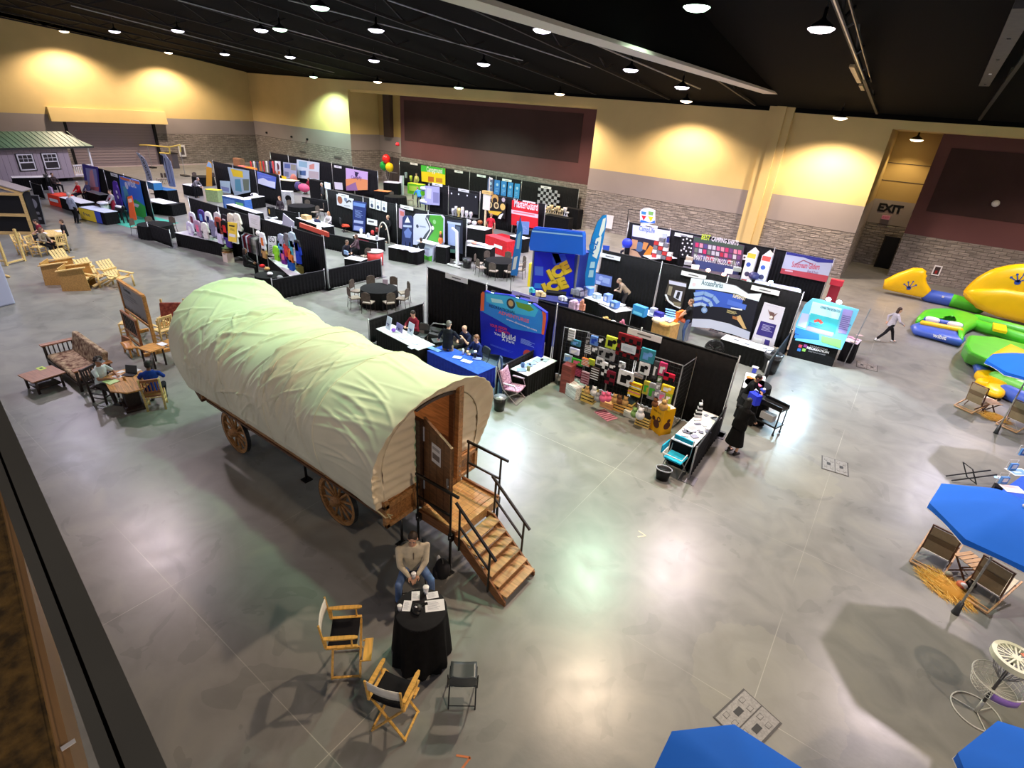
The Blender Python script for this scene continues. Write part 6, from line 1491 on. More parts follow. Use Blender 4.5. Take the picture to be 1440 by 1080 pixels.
for x in(-.34,.34):
 for y in(-.19,.19):b=MB();b.tube([(x,y,.08),(x,y,.95)],.02,BLKM,6);obj('post',b,t);b=MB();b.ell((x,y,.05),(.04,.02,.05),STL,8,6);obj('caster',b,t)
b=MB();b.box((0,-.1,.5),(.4,.2,.2),prnt((170,172,176)));obj('paper_box',b,t,'white box on the cart shelf')
p=gp(1059,567,.76);b=MB();BL_=mat((30,50,220),.4);b.box((0,0,.16),(.34,.2,.32),BL_);b.tube([(-.1,0,.3),(-.06,0,.42),(.06,0,.42),(.1,0,.3)],.012,BL_,5);single('gift_bag',b,'bright blue bag on the nearer round black table','bag',p,R(-35),bevel=.03)
b=MB();b.ell((0,0,.08),(.1,.1,.09),mat((30,60,200),.4));b.ell((.04,0,.16),(.05,.05,.03),PW);single('ornament',b,'blue and white ball on the further round black table','ornament',gp(1071,553,.76))
t_=draped_table('short white topped table with red snacks behind the round tables',gp(1063,537,.75)*1,R(100),1.3,.6,.75,WHT,BLK);t_.location=Vector((gp(1061,537,.75).x,gp(1061,537,.75).y,0))
for i,(px,py,c,lb)in enumerate(((1054,532,'o','left'),(1063,534,'t','middle'),(1068,532,'r','right'),(1060,540,'r','lower left'),(1066,543,'pk','lower right'))):
 b=MB();b.ell((0,0,.03),(.11,.09,.04),mat(kc(c),.5));single('snack_plate',b,'small %s heap of red and orange snacks on the short white table'%lb,'food',onz(px,py,.76))
b=MB();b.box((0,0,.1),(.12,.1,.2),prnt((50,70,190)));b.box((0,0,.2),(.2,.14,.03),PW);single('card_holder',b,'blue and white holder at the far end of the short white table','holder',onz(1060,524,.76))
t=thing('trash_bin','large round black trash bin with a clear liner behind the short table','bin',gp(1068,533,0)+Vector((.1,.9,0)))
b=MB();b.lathe([(.25,0),(.31,.72)],BLKM,n=20);obj('barrel',b,t);b=MB();b.lathe([(.32,.6),(.34,.74),(.3,.78),(.24,.7)],mat((60,60,64),.2),n=20);obj('liner',b,t)
person('woman in black sitting at the round black table',gp(1040,585,0)+Vector((-.05,.25,0)),R(-95),1.66,'sit',.6,lean=.35,top=(16,16,18),bot=(16,16,18),skin=1,hair=(30,22,20),hs='short',fem=True,hp=.5,hl=(-.15,.35,.85),hr=(.1,.4,.85))
person('woman standing in a long black dress with her back to the viewer',gp(1024,638,0)+Vector((.05,.1,0)),R(-25),1.72,top=(14,14,15),bot=(14,14,15),dress=True,hair=(20,18,18),hs='long',fem=True,wide=1.25,hl=(-.15,.35,.95),hr=(.15,.4,1.0),lean=.12)
BQ=banquet_chair();first=True
def ring(label,px,py,angs,r=.84,h=.75,d=1.15,grp='x'):
 global first
 p=gp(px,py,h);p.z=0;round_table(label,p,r,h)
 for a in angs:
  a=R(a);q=p+Vector((math.cos(a),math.sin(a),0))*d;rz=a+PI/2
  lb='metal banquet chair with a grey cushion around the %s'%label.replace('round ','')
  if first:BQ.location=q;BQ.rotation_euler=(0,0,rz);BQ['label']=lb;BQ['group']=grp;first=False
  else:dup(BQ,lb,q,rz,grp)
ring('round black table behind the wagon',533,405,(20,65,110,155,200,250,295,340),.8,d=1.1,grp='chairs behind the wagon')
ring('round black table left of the ICE kiosk',704,366,(10,60,110,160,205,250,290,330),.84,d=1.2,grp='chairs left of the ICE kiosk')
ring('round black table in the far left aisle',218,315,(170,120,210),.9,d=1.2,grp='chairs in the far left aisle')
ring('round black table among the map posters',424,289,(60,130,180,10),.95,d=1.3,grp='chairs among the map posters')
ring('round black table near the green counter',556,276,(150,60),.95,d=1.3,grp='chairs near the green counter')
ring('round black table by the yellow stand',285,248,(60,120,180),.9,d=1.3,grp='chairs by the yellow stand')
ring('round black table beside the dark haired visitor',379,386,(),.62,.8)
KY=20.4
x0=gY(748,380,KY).x;x1=gY(812,380,KY).x
kt=thing('ice_kiosk','big blue ICE vending kiosk with a wide plain blue canopy','kiosk',((x0+x1)/2,KY,0));hw=(x1-x0)/2
b=MB();b.box2((-hw,0,0),(hw,1.2,2.7),mat((40,60,150),.4));obj('cabinet',b,kt)
b=MB();CB_=mat((30,96,214),.35)
q=lambda x,y,Yv:(lambda p:(p.x-kt.location.x,p.z))(gY(x,y,Yv))
P=[q(*s,KY-.35)for s in((745,352),(744,344),(748,324),(750,321),(819,327),(820,331),(820,359),(806,357),(770,354))];b.prism(P[::-1],-.35,-.1,CB_,'y');obj('canopy',b,kt)
b=MB();P2=[q(*s,KY-.36)for s in((748,324),(819,331),(819,333),(748,326))];b.add([(x,-.357,z)for x,z in P2],[(0,1,2,3)],mat((150,190,240),.4));
P2=[q(*s,KY-.36)for s in((750,319.5),(818,326.5),(818,330),(750,323))];b.prism(P2,-.3,-.05,mat((20,60,150),.4),'y');obj('canopy_trim',b,kt)
b=MB();
def qa(x,y):return q(x,y,KY-.02)
pl=[qa(752,354),qa(808,358),qa(805,420),qa(749,416)];b.add([(x,-.02,z)for x,z in pl]+[(x,0,z)for x,z in pl],[(0,1,2,3),(7,6,5,4),(0,4,5,1),(1,5,6,2),(2,6,7,3),(3,7,4,0)],prnt((32,40,214)))
def gk(pts,c,k):b.gpoly([qa(*p)for p in pts],prnt(c),k)
b.T=Matrix.Translation((0,-.02,0))
gk([(776,356),(794,357),(798,366),(790,376),(778,372)],(60,90,226),1);gk([(752,374),(764,375),(764,388),(752,387)],(80,110,226),1);gk([(752,398),(768,399),(766,406),(751,405)],(50,130,236),1);gk([(776,356),(785,356),(790,368),(782,371)],(120,140,220),1)
for A,B_,U in(((776,396),(805,381.5),(-6.5,-13)),((768,414),(801,404),(-6,-12.5))):
 p0,p1,pu=qa(*A),qa(*B_),qa(A[0]+U[0],A[1]+U[1]);up=(pu[0]-p0[0],pu[1]-p0[1])
 b.txta('ICE',(p0[0]-.03,p0[1]-.05),(p1[0]-.03,p1[1]-.05),up,prnt((120,96,50)),3,.08);b.txta('ICE',p0,p1,up,prnt((250,206,60)),4,.08)
obj('front_panel',b,kt,'blue printed front reading ICE')
b=MB();b.box2((-hw-.02,-.03,0),(-hw+.05,.02,2.7),ALU);b.box2((hw-.05,-.03,0),(hw+.02,.02,2.7),ALU);obj('corner_trim',b,kt)
def flag(label,Y,out,col,arts,polex,grp=None):
 o=PB('feather_flag',label,'flag',Y,out,col,arts,.01)
 base=gY(*polex[0],Y);tops=[gY(*p,Y)for p in polex];b=MB();L=[Vector((p.x,Y+.012,max(0,p.z)))-Vector(o.location)for p in tops]
 L.insert(0,Vector((L[0].x,L[0].y,-o.location.z)));b.tube(L,.014,STL,6);b.lathe([(.2,0),(.2,.03)],BLKM,(L[0].x,L[0].y,-o.location.z),14);obj('flag_pole',b,o);return o
flag('tall blue feather flag right of the ICE kiosk',20.2,[(823,402),(823,385),(832,335),(840,312),(847,303),(853,302),(853,312),(848,340),(838,380),(836,402)],(32,130,214),[('p',[(848,308),(852,306),(850,322),(844,334),(842,330)],'w'),('p',[(838,336),(846,332),(843,352),(839,364),(833,360)],'w'),('t','ICE',(835,358),(842,340),.34,(32,110,200)),('p',[(831,368),(837,368),(836,377),(829,377)],(170,210,240)),('p',[(829,380),(835,380),(834,390),(827,390)],(170,210,240))],[(823,404),(823,385),(832,333),(840,312),(849,302)])
flag('narrow blue feather flag seen edge on, left of the ICE kiosk',18.6,[(718,387),(721,360),(727,325),(732,306),(735,322),(733,350),(727,388)],(50,130,220),[('p',[(728,330),(733,325),(730,350),(726,350)],(150,200,240)),('p',[(723,362),(728,360),(725,378),(720,380)],'w')],[(717,412),(720,372),(727,325),(732,304)])
for lb,out,art,pole in(('left white feather flag with big dark letters',[(191,214),(196,216),(205,225),(211,240),(216,258),(208,261),(204,243),(197,224)],[('t','ORIGENO',(197.5,222),(212.5,259),.42,(20,24,70))],[(218,285),(216,258),(210,238),(203,222),(191,214)]),('right white feather flag with fine blue lettering',[(225,216),(232,217),(240,227),(244,243),(247,263),(238,262),(232,240),(227,226)],[('l',[(231,222),(239,258)],.14,(40,44,110)),('l',[(236,224),(244,260)],.08,(120,130,190)),('p',[(225,217),(229,219),(231,234),(227,228)],(20,20,60))],[(249,290),(247,263),(243,238),(236,222),(225,216)])):
 flag(lb,19.6,out,(206,212,240),art,pole)
A=lambda*a:PB(*a)
PB('retractable_banner','dark blue banner with small text right of the poster with faces','banner',Y2-.3,[(496,282),(515,285),(513,327),(496,324)],(44,58,120),[('p',[(497,284),(514,287),(513,292),(497,289)],(110,140,210)),('s',(499,294),(511,308),6,(140,160,220)),('r',(498,309,511,313),(170,180,226)),('r',(498,317,511,323),(150,160,220))])
PB('poster','white poster with two portrait photos and swirls','poster',Y2-.06,[(473,273),(497,280),(496,295),(474,288)],(214,214,226),[('c',(478,281),3.4,(150,90,70)),('c',(486,280.5),2,(120,130,160)),('l',[(487,285),(491,282),(494,284)],.1,(60,60,70)),('l',[(484,289),(492,290)],.05,(140,140,150))])
for i,px in enumerate((519.5,528,536.5)):PB('poster','small white poster, %s of the three beside the red table booth'%('left','middle','right')[i],'poster',Y2-.06,[(px,278+i*2.2),(px+7.6,280+i*2.2),(px+7.3,294+i*2.4),(px,292+i*2.2)],'w',[('s',(px+1.5,281+i*2.2),(px+6,286+i*2.2),3,(120,120,140)),('c',(px+3.6,289+i*2.2),1.8,(70,80,110))],.01,'three small white posters')
PB('retractable_banner','navy banner with a white badge left of the green road board','banner',Y2-.5,[(565,346),(566,306),(569,303),(578,303.5),(581,308),(580,347)],(50,60,110),[('p',[(569,313),(573,304),(577,313)],'w'),('p',[(567,316),(579,317),(579,320),(567,319)],(190,200,236)),('p',[(568,326),(574,320),(579,327),(577,335),(570,334)],(110,130,200))])
PB('retractable_banner','pale pink banner behind the navy badge banner','banner',Y2-.2,[(561,320),(561,293),(569,296),(569,304),(566,306),(565,322)],(190,160,190),[('p',[(562,296),(568,298),(568,304),(563,303)],(200,110,110))])
PB('display_board','rounded display wall, white at left and green at right with a winding road','display',Y2-.7,[(581,344),(581.5,304),(584,301),(600,301.5),(620,302.5),(624,306),(624,340),(622,346)],(204,206,240),[('p',[(603,302),(620,303),(623.5,307),(623,341),(594,340),(600,330),(608,323),(604,315),(600,309)],(80,160,60)),('p',[(600,302),(605,302.5),(603,309),(609,317),(610,324),(602,336),(600,340),(592,339),(598,329),(604,322),(602,316),(598,308)],(70,74,84)),('l',[(600,306),(605,317),(606,324),(598,338)],.07,'w'),('c',(587,318),1.8,(60,70,90)),('r',(590,317,599,319),(150,160,190)),('c',(611,312),2.2,(150,200,140)),('c',(608.5,320.5),2,'w')],.1)
t=thing('counter','white and green booth counter before the road display','counter',(-21.85,22.35,0))
b=MB();b.prism([(-.62,.95),(.62,.95),(.5,0),(-.5,0)][::-1],-.25,.25,prnt((206,210,240)),'y');b.T=Matrix.Translation((0,-.252,0));b.gpoly([(-.5,0),(.5,0),(.55,.35),(.2,.22),(-.2,.3),(-.54,.35)],prnt((90,180,60)),1);b.gr(-.35,.62,.35,.72,prnt((160,166,200)),1);obj('counter_body',b,t);b=MB();b.box((0,0,.97),(1.35,.6,.04),PW);obj('counter_top',b,t)
T2('short black draped table right of the road counter',(613,345.5),(627,348),.5,h=.95)
b=MB();b.ell((0,0,.2),(.14,.14,.2),mat((220,110,50),.4));b.ell((0,0,.45),(.1,.1,.14),mat((90,40,30),.4));b.ell((0,0,.62),(.07,.07,.1),mat((230,150,60),.3));single('fox_figure',b,'orange and brown figure on the short black table','figure',gp(619.5,343,.97))
T2('black draped table with papers where the woman in black sits',(546,347),(587,354),.75,h=.75)
for px,py,w,lb in((566,350,.5,'white papers across the middle of the table with the woman in black'),(580,354,.3,'white card at the right end of the same black table')):flat('leaflet',lb,'paper',onz(px,py,.767),w,.3,prnt((200,200,220)),R(-10),None,.02)
person('woman in black seated at the right end of the black table',gp(590,368,0)+Vector((.1,.1,0)),R(75),1.68,'sit',.46,lean=.15,top=(24,26,32),bot=(20,20,24),hair=(50,34,30),hs='short',fem=True,hl=(-.1,.4,.8),hr=(.1,.42,.8),skin=0)
person('person with curly hair seated behind the black table before the navy banner',gp(573,352,0)+Vector((0,.5,0)),R(175),1.65,'sit',.46,top=(50,44,80),bot=(24,24,30),hair=(100,70,50),hs='curly',fem=True)
PB('display_board','dark display with a tall pale window graphic beside the white stand','display',Y2-.4,[(628,352),(629,309),(650,310),(650,357)],(40,44,62),[('p',[(630,313),(640,315),(640,346),(630,344)],(160,176,226)),('p',[(629,311),(648,314),(648,317),(629,314)],(190,200,226)),('p',[(641,318),(647,319),(646,348),(641,347)],(84,96,120)),('p',[(629,350),(640,351),(640,356),(629,355)],(90,130,120))])
t=thing('lift_stand','white wheeled column stand with two feet in front of the dark display','stand',(-19.75,22.5,0));WM=plas((222,224,226))
b=MB();b.beam((0,0,.1),(-.1,0,1.9),.14,.12,WM);b.beam((-.1,0,1.9),(-.45,0,2.05),.12,.08,WM);obj('column',b,t);b=MB();b.beam((-.45,-.3,.08),(.45,-.3,.08),.1,.07,WM);b.beam((-.5,.3,.08),(.3,.3,.08),.1,.07,WM);b.beam((0,-.3,.1),(0,.3,.1),.1,.07,WM);obj('base',b,t)
for x,y in((-.42,-.3),(.42,-.3),(-.45,.3)):b=MB();b.ell((x,y,.04),(.04,.03,.04),STL,8,6);obj('caster',b,t)
b=MB();b.lathe([(.22,0),(.27,.5)],BLKM,n=16);b.lathe([(.27,.5),(.28,.53)],STL,n=16);single('bin',b,'small black bin right of the white lift stand','bin',(-19.2,22.7,0))
def rb(b):b.gpoly([(-.75,.05),(.45,.05),(.35,.62),(-.65,.66)],prnt((150,40,60)),1)
T2('black draped table with a red front banner and silver items',(496,331),(530,338),.7,h=.75,front=rb)
person('person standing behind the red fronted table in dark clothes',gp(533,345,0)+Vector((-.1,.9,0)),R(170),1.72,top=(34,32,36),bot=(26,26,30),hair=(190,160,130),skin=0,hl=(-.25,.25,1.0),hr=(.25,.3,1.05))
b=MB();b.box((0,0,.35),(1.0,.5,.5),mat((210,50,40),.5));b.T=Matrix.Translation((0,-.255,0));b.gr(-.3,.35,.1,.45,PW,1);single('red_cooler',b,'bright red box on legs behind the red fronted table','box',gp(517,322,0)+Vector((0,.2,.1)),R(-10))
PB('poster','white sign with dark lettering behind the red box','sign',Y2-1.2,[(516,307),(530,310),(530,318),(516,315)],'w',[('r',(518,310,526,312),(100,100,110)),])
b=MB();N=14;b.tube([(.5*math.cos(PI*i/N),0,.2+1.2*math.sin(PI*i/N))for i in range(N+1)],.04,plas((206,200,190)),8);single('hose_arch',b,'pale curved hose arching beside the standing person','hose',gp(540,345,0))
for px,py,c,lb in((508,328,(230,230,230),'white boxes on the red fronted table, left'),(524,330,(200,50,50),'red jar on the red fronted table'),(530,326,(150,60,50),'brown jar behind the red jar'),(518,334,(190,190,200),'silver tray on the red fronted table'),(530,337,(160,160,170),'silver bowl at the right of the red fronted table')):
 b=MB();b.lathe([(.09,0),(.1,.2),(.05,.26)],mat(c,.4),n=12);single('jar',b,lb,'jar',onz(px,py,.76))
b=MB();b.lathe([(.42,0),(.45,.72)],mat((206,60,60),.5),n=24);b.lathe([(.47,.72),(.47,.76)],prnt((190,180,180)),n=24);single('drum_table',b,'round drum table with a red side and pale top behind the low drape','table',gp(528,372,0))
t=thing('camp_chair','low orange red folding chair left of the dark blue banner','chair',gp(486,326,0),R(-30));b=MB();b.box((0,0,.42),(.7,.5,.06),cloth((220,80,60)));obj('seat',b,t);b=MB();b.box((0,-.28,.7),(.7,.06,.4),cloth((40,40,44)));obj('backrest',b,t);b=MB();b.tube([(-.3,-.2,0),(.3,.2,.4)],.015,STL,6);b.tube([(.3,-.2,0),(-.3,.2,.4)],.015,STL,6);obj('leg',b,t)
T2('white topped table with a black skirt behind the low drape',(484,363),(507,367),.6)
person('seated person with grey hair leaning on the white topped table',gp(478,372,0)+Vector((.1,.3,0)),R(-80),1.7,'sit',.46,lean=.3,top=(40,38,48),bot=(24,24,30),hair=(110,90,80),hp=.3)
person('seated person with brown hair at the far side of the white topped table',gp(493,365,0)+Vector((0,.5,0)),R(150),1.65,'sit',.46,top=(90,70,80),bot=(24,24,30),hair=(90,60,50),hs='long',fem=True)
dup(BQ,'metal banquet chair at the right end of the white topped table',gp(513,372,0)+Vector((0,.1,0)),R(80));b=MB();b.box((0,0,.1),(.3,.06,.2),prnt((150,180,230)));single('blue_card',b,'blue card on the white topped table','card',onz(487,358,.76))
PB('poster','white paper sign standing on the floor behind the banquet table','sign',15.6,[(538,393),(545,393),(545,403),(538,403)],(206,196,206),(),.02)
T2('very long white topped table with a black skirt full of shirts',(246,327),(320,343),.8,h=.75)
def garment(label,px,py,w,h,c,c2=None,Y=None,z=None,hanging=False,grp='shirts on the long table'):
 Yp=Y or 13.7;p=gY(px,py,Yp);b=MB();m=cloth(kc(c))
 b.prism([(-w*.46,-h/2),(w*.46,-h/2),(w*.44,h*.15),(w*.58,-h*.12),(w*.78,-h*.06),(w*.52,h*.42),(w*.16,h*.5),(0,h*.45),(-w*.16,h*.5),(-w*.52,h*.42),(-w*.78,-h*.06),(-w*.58,-h*.12),(-w*.44,h*.15)],-.05,.05,m,'y')
 b.T=Matrix.Translation((0,-.052,0))
 if c2:b.gpoly([(-w*.3,-h*.2),(w*.3,-h*.2),(w*.28,h*.22),(-w*.28,h*.22)],cloth(kc(c2)),1)
 o=single('shirt',b,label,'shirt',p,0,grp,bevel=.02);return o
SH=[(271,303,(206,196,214),(120,60,80),'grey shirt with a maroon panel, top left of the shirt table'),(284,300,(70,50,120),'lb','purple shirt high behind the shirt table'),(294,303,'w','n','white shirt with a navy band'),(307,304,(196,190,196),'w','pale grey shirt right of the navy banded one'),(317,307,(40,36,44),'w','black shirt with white mark near the cream shirts'),(268,317,(200,190,220),'w','lilac hoodie low at the left end'),(279,315,(170,140,170),'pk','mauve shirt with pink collar'),(289,318,(220,214,214),None,'cream hoodie low in the middle'),(300,315,(120,120,150),None,'slate blue hoodie low in the middle'),(308,311,(150,70,60),'k','rust red shirt on the shirt table'),(317,316,'k','r','black shirt with a red mark'),(309,325,(206,200,232),None,'pale lilac folded hoodie in front'),(326,306,(226,216,200),None,'cream shirt, left of the pair by the yellow sign'),(334,306,(226,222,214),None,'white cream shirt beside the yellow sign'),(330,324,'w',(90,60,150),'white shirt with purple stripes beside the yellow sign'),(321,330,(70,50,130),None,'folded purple shirt in front'),(340,322,(222,222,232),None,'white shirt behind the yellow sign')]
for px,py,c,c2,lb in SH:
 if px>335:continue
 garment(lb,px,py+6,.5,.85,c,c2,13.75 if py>310 else 14.1)
PB('floor_sign','yellow price sign at the right end of the shirt table','sign',13.3,[(320,312),(333,314),(332,341),(321,339)],(240,206,70),[('r',(322,316,330,318),'k'),('p',[(322,328),(331,330),(331,334),(322,332)],'w'),('s',(323,320),(331,326),3,(120,100,40))])
PB('poster','large white poster on the drape above the garment rail','poster',Y1-.08,[(349,300),(365,304),(366,324),(351,319)],(210,208,226),[('s',(352,306),(363,317),5,(170,168,186))])
t=thing('garment_rail','garment rail of hanging maroon and grey tops','rail',gp(344,368,0));rp=t.location
b=MB();xs0=gY(333,322,14.1).x-rp.x;xs1=gY(362,330,14.1).x-rp.x
b.tube([(xs0,.1,0),(xs0,.1,1.55),(xs1,.1,1.55),(xs1,.1,0)],.018,ALU,6);obj('rail_frame',b,t)
for i,c in enumerate(('pb','m',(90,30,50),'pb',(120,40,60),(80,50,70),(60,60,70),(110,112,118),(150,152,156),'gy','dg','k','dg',(40,40,44))):
 x=rp.x+lerp(xs0+.08,xs1-.08,i/13);b=MB();b.prism([(-.22,-.45),(.2,-.45),(.2,.3),(.04,.38),(-.04,.38),(-.22,.3)],-.045,.045,cloth(kc(c)),'x')
 single('hanging_shirt',b,'%s top on the garment rail, number %s from the left'%('maroon' if c in('m',(90,30,50),(120,40,60))else 'grey or pale',['one','two','three','four','five','six','seven','eight','nine','ten','eleven','twelve','thirteen','fourteen'][i]),'top',(x,rp.y+.1,1.13),R(8),'tops on the garment rail')
PB('poster','white ISO price board among the bright shirts','sign',14.2,[(377,332),(388,333),(389,361),(377,359)],'w',[('t','ISO',(378.5,340),(387,341.5),.28,'k'),('s',(378,343),(386,358),5,(90,90,96))])
BS=[(370,340,.34,.9,'w','o','white and orange long shirt left of the ISO board'),(396,338,.36,.6,(170,180,210),None,'pale blue shirt right of the ISO board'),(404,337,.36,.6,(120,116,124),None,'grey shirt high among the bright shirts'),(411,337,.36,.7,(180,200,220),None,'pale grey blue shirt beside the grey one'),(396,349,.32,.5,(90,170,230),None,'sky blue shirt below the pale blue ones'),(403,352,.34,.6,(220,70,70),None,'coral red shirt among the bright shirts'),(411,348,.34,.7,(90,190,210),None,'turquoise shirt at the right of the coral one'),(389,356,.36,.7,(150,230,60),None,'neon green shirt beside the ISO board'),(399,361,.36,.7,(120,50,150),'pk','purple and pink printed shirt'),(409,360,.34,.6,(240,130,60),None,'bright orange shirt below the turquoise one'),(418,345,.3,.5,(50,50,56),None,'black cap and shirt on the right'),(419,355,.34,1.0,(40,70,200),None,'royal blue long shirt at the right'),(410,376,.34,.8,(36,90,180),None,'deep blue shirt standing lowest'),(415,355,.2,.8,'w',None,'white towel beside the royal blue shirt'),(372,356,.3,.5,'t',None,'tan shirt below the white and orange one')]
for px,py,w,h,c,c2,lb in BS:garment(lb,px,py,w,h,c,c2,13.9,grp='bright shirts on stands')
T2('white edged black table under the bright shirts',(377,362),(408,388),.5,h=.7);
b=MB();b.box((0,0,.2),(.4,.3,.4),prnt((214,200,120)));b.T=Matrix.Translation((0,-.152,0));scribble(b,-.15,.08,.15,.32,4,(120,110,50),1,3);single('yellow_box',b,'pale yellow box at the foot of the royal blue shirt','box',gp(421,386,.35),R(-10))
person('visitor with long dark hair in black seated at the small round table',gp(349,388,0)+Vector((0,0,0)),R(-40),1.68,'sit',.46,top=(24,22,24),bot=(20,20,22),hair=(44,32,30),hs='long',fem=True,skin=1)
for px,py,c,lb in((363,366,'r','red toys'),(370,370,'t','tan basket'),(388,382,'gy','grey bowl'),(374,377,'w','white papers')):
 b=MB();b.ell((0,0,.07),(.14,.12,.08),cloth(kc(c)));single('table_item',b,'%s on the small round black table by the dark haired visitor'%lb,'item',gp(px+6,py+10,.82))
t=thing('hat_stack','stack of straw hats on a small white box at the end of the shirt table','hats',gp(322,368,0));b=MB();b.box((0,0,.25),(.45,.35,.5),prnt((216,200,190)));obj('box',b,t)
for i in range(3):b=MB();b.lathe([(.26,0),(.12,.03),(.11,.12)],cloth((200-i*40,150,100)),(0.03*i,0,.5+i*.12),14);obj('hat',b,t)
for px,py,c,lb in((339,322,(200,190,196),'pale hat on a hook above the garment rail'),(363,328,'w','white mask with red trim above the garment rail')):
 b=MB();b.ell((0,0,0),(.14,.1,.14),cloth(kc(c)));single('hat',b,lb,'hat',gY(px,py,14.2))
PB('poster','landscape photo board with a yellow banner across','poster',YL2-.08,[(320,235),(350,240),(352,270),(330,275),(326,265)],(170,190,206),[('p',[(324,237),(341,241),(342,250),(328,248)],(240,206,50)),('p',[(330,252),(338,252),(340,270),(331,268)],(90,150,170)),('p',[(341,252),(350,252),(350,268),(343,268)],(110,120,100))])
PB('poster','pale blue framed photo left of the landscape board','poster',YL2-1.6,[(309,254),(323,255),(324,272),(311,270)],(180,206,226),[('p',[(311,262),(322,264),(322,270),(312,268)],(130,140,190))])
PB('poster','blue sky panorama poster on the black drape','poster',YL2-.08,[(361,241),(388,249),(387,266),(363,258)],(90,110,200),[('p',[(363,252),(370,250),(377,254),(387,256),(387,265),(363,258)],(216,220,240)),('s',(365,246),(384,252),2,(150,166,226))])
T2('blue and green fronted counter with white top',(312,275),(343,281),.6,h=.95,skirt=cloth((70,110,190)),front=lambda b:(b.gr(-1.0,.1,.2,.8,prnt((110,150,220)),1),b.gr(.3,.05,1.1,.7,prnt((120,200,140)),1)))
T2('long grey topped counter behind the shirt drape',(318,287),(360,300),.5,h=.95,top=cloth((190,186,200)))
T2('white topped table with hats before the blue sky poster',(345,280),(372,276),.6,h=.8)
b=MB();b.ell((0,0,.1),(.35,.25,.14),PW);b.ell((.05,-.15,.12),(.12,.12,.1),PK);single('plush_toy',b,'white and black plush pandas on the white topped table','toy',gp(358,276,.8))
b=MB();b.box((0,0,.4),(.8,.6,.8),mat((110,104,110),.7));single('grey_case',b,'grey fabric case below the blue sky poster','case',gp(367,282,0),bevel=.06)
PB('retractable_banner','tall mustard and blue banner at the left end of the map posters','banner',YL2-.6,[(290,262),(290,232),(293,226),(297,229),(298,262)],(220,160,50),[('p',[(290,234),(293,227),(297,230),(298,236)],(150,190,230))])
T2('yellow and blue clothed small table below the mustard banner',(288,266),(305,268),.6,h=.9,skirt=cloth((150,170,120)),top=cloth((220,200,60)))
person('visitor in a grey shirt bending over by the mustard banner',gp(276,278,0),R(-60),1.75,lean=.75,top=(130,126,134),bot=(24,24,28),hair=(150,140,140),hl=(-.1,.6,.9),hr=(.15,.6,.9))
T2('black draped table with a white top by the bending visitor',(256,259),(270,262),.8,h=.8)
T2('black table under a white sheet by the flags',(212,285),(241,288.5),1.2,h=.75,top=BLK);flat('cloth_sheet','white sheet lying on a black table near the flags','sheet',gp(226,283,.77),2.3,1.0,PW,R(5),None,.01)
T2('black draped table behind the far left booth drape',(215,264),(234,268),.8,h=.95,top=cloth((60,110,160)))
b=MB();b.box((0,0,.25),(1.0,.6,.5),prnt((60,130,190)));b.box((0,0,.51),(1.02,.62,.02),PW);single('blue_box',b,'blue box with a white lid on the table behind the far left booth','box',gp(219,266,.95))
for px,py in((226,259),(231,259)):dup(BQ,'brown banquet chair %s behind the blue box'%('left' if px==226 else 'right'),gp(px,py,0),R(180))
PB('poster','large collage poster of white boats lit by a lamp','poster',YL3-.1,[(417,224),(449,229),(449,254),(419,250)],(214,226,236),[('p',[(420,226),(432,228),(432,236),(420,234)],(150,190,210)),('p',[(435,232),(442,230),(442,238),(435,238)],(214,150,140)),('p',[(421,240),(430,240),(430,247),(422,246)],(80,110,160)),('p',[(434,240),(448,242),(448,252),(434,250)],(190,180,186))])
PB('poster','collage poster of grey photos with a white border','poster',YL3-.6,[(398,228),(417,230),(417,252),(399,250)],(170,176,206),[('p',[(400,230),(408,231),(408,237),(400,236)],(90,110,170)),('p',[(409,231),(416,232),(416,240),(409,239)],(150,150,140)),('p',[(400,241),(406,242),(406,249),(400,248)],(120,130,160)),('p',[(408,243),(416,244),(416,250),(408,249)],(180,180,190))])
for i,(x,c,a)in enumerate(((378,'k',(150,150,160)),(386,'w',(110,60,70)))):PB('poster','narrow framed poster, %s of two beside the collage'%('dark left' if i==0 else 'orange and white right'),'poster',YL3-.9,[(x,224+i*2),(x+8,225+i*2),(x+9,245+i*2),(x+1,244+i*2)],c,[('c',(x+4,232+i*2),2.6,a),('p',[(x+1,238+i*2),(x+8,239+i*2),(x+8,244+i*2),(x+1,243+i*2)],(60,60,64)if i==0 else(220,130,70))])
PB('display_board','orange and lilac sunset board with a dark bird emblem','display',YL3-.15,[(486,236),(517,242),(517,267),(487,268)],(206,176,226),[('p',[(486,252),(500,250),(517,253),(517,267),(487,268)],(226,150,100)),('p',[(487,262),(500,256),(503,268),(487,268)],(150,110,160)),('p',[(498,241),(505,243),(502,247)],(50,40,80)),('c',(501,245.5),2.0,(50,40,80)),('t','Campify',(494,252.5),(509,254),.28,(90,60,120))])
PB('poster','small white sheet standing left of the sunset board','poster',YL3-1.5,[(470,256),(481,257),(482,267),(471,266)],(210,206,220),(),.02)
t=thing('drape_panel','big black and white patterned arch board by the far drape','board',gp(448,285,0));b=MB();b.box((0,0,.9),(1.4,.5,1.8),BLK);obj('panel_body',b,t)
for i in range(9):
 px=353+i*4.4;b=MB();c=[(220,60,70),(230,230,236),(60,60,100),(220,120,60),(200,60,80),(236,236,240),(50,56,110),(230,90,90),(226,226,230)][i]
 b.grid(lambda u,v:(lerp(-.16,.16,u),.05*math.sin(u*6),lerp(-.9,.3,v)),6,4,cloth(c));o=single('hung_flag',b,'red white and blue bunting cloth, number %s from the left in the far corner'%['one','two','three','four','five','six','seven','eight','nine'][i],'flag',gY(px,231,YL3-1.0),0,'bunting cloths in the far corner');o.modifiers.new('s','SOLIDIFY').thickness=.02
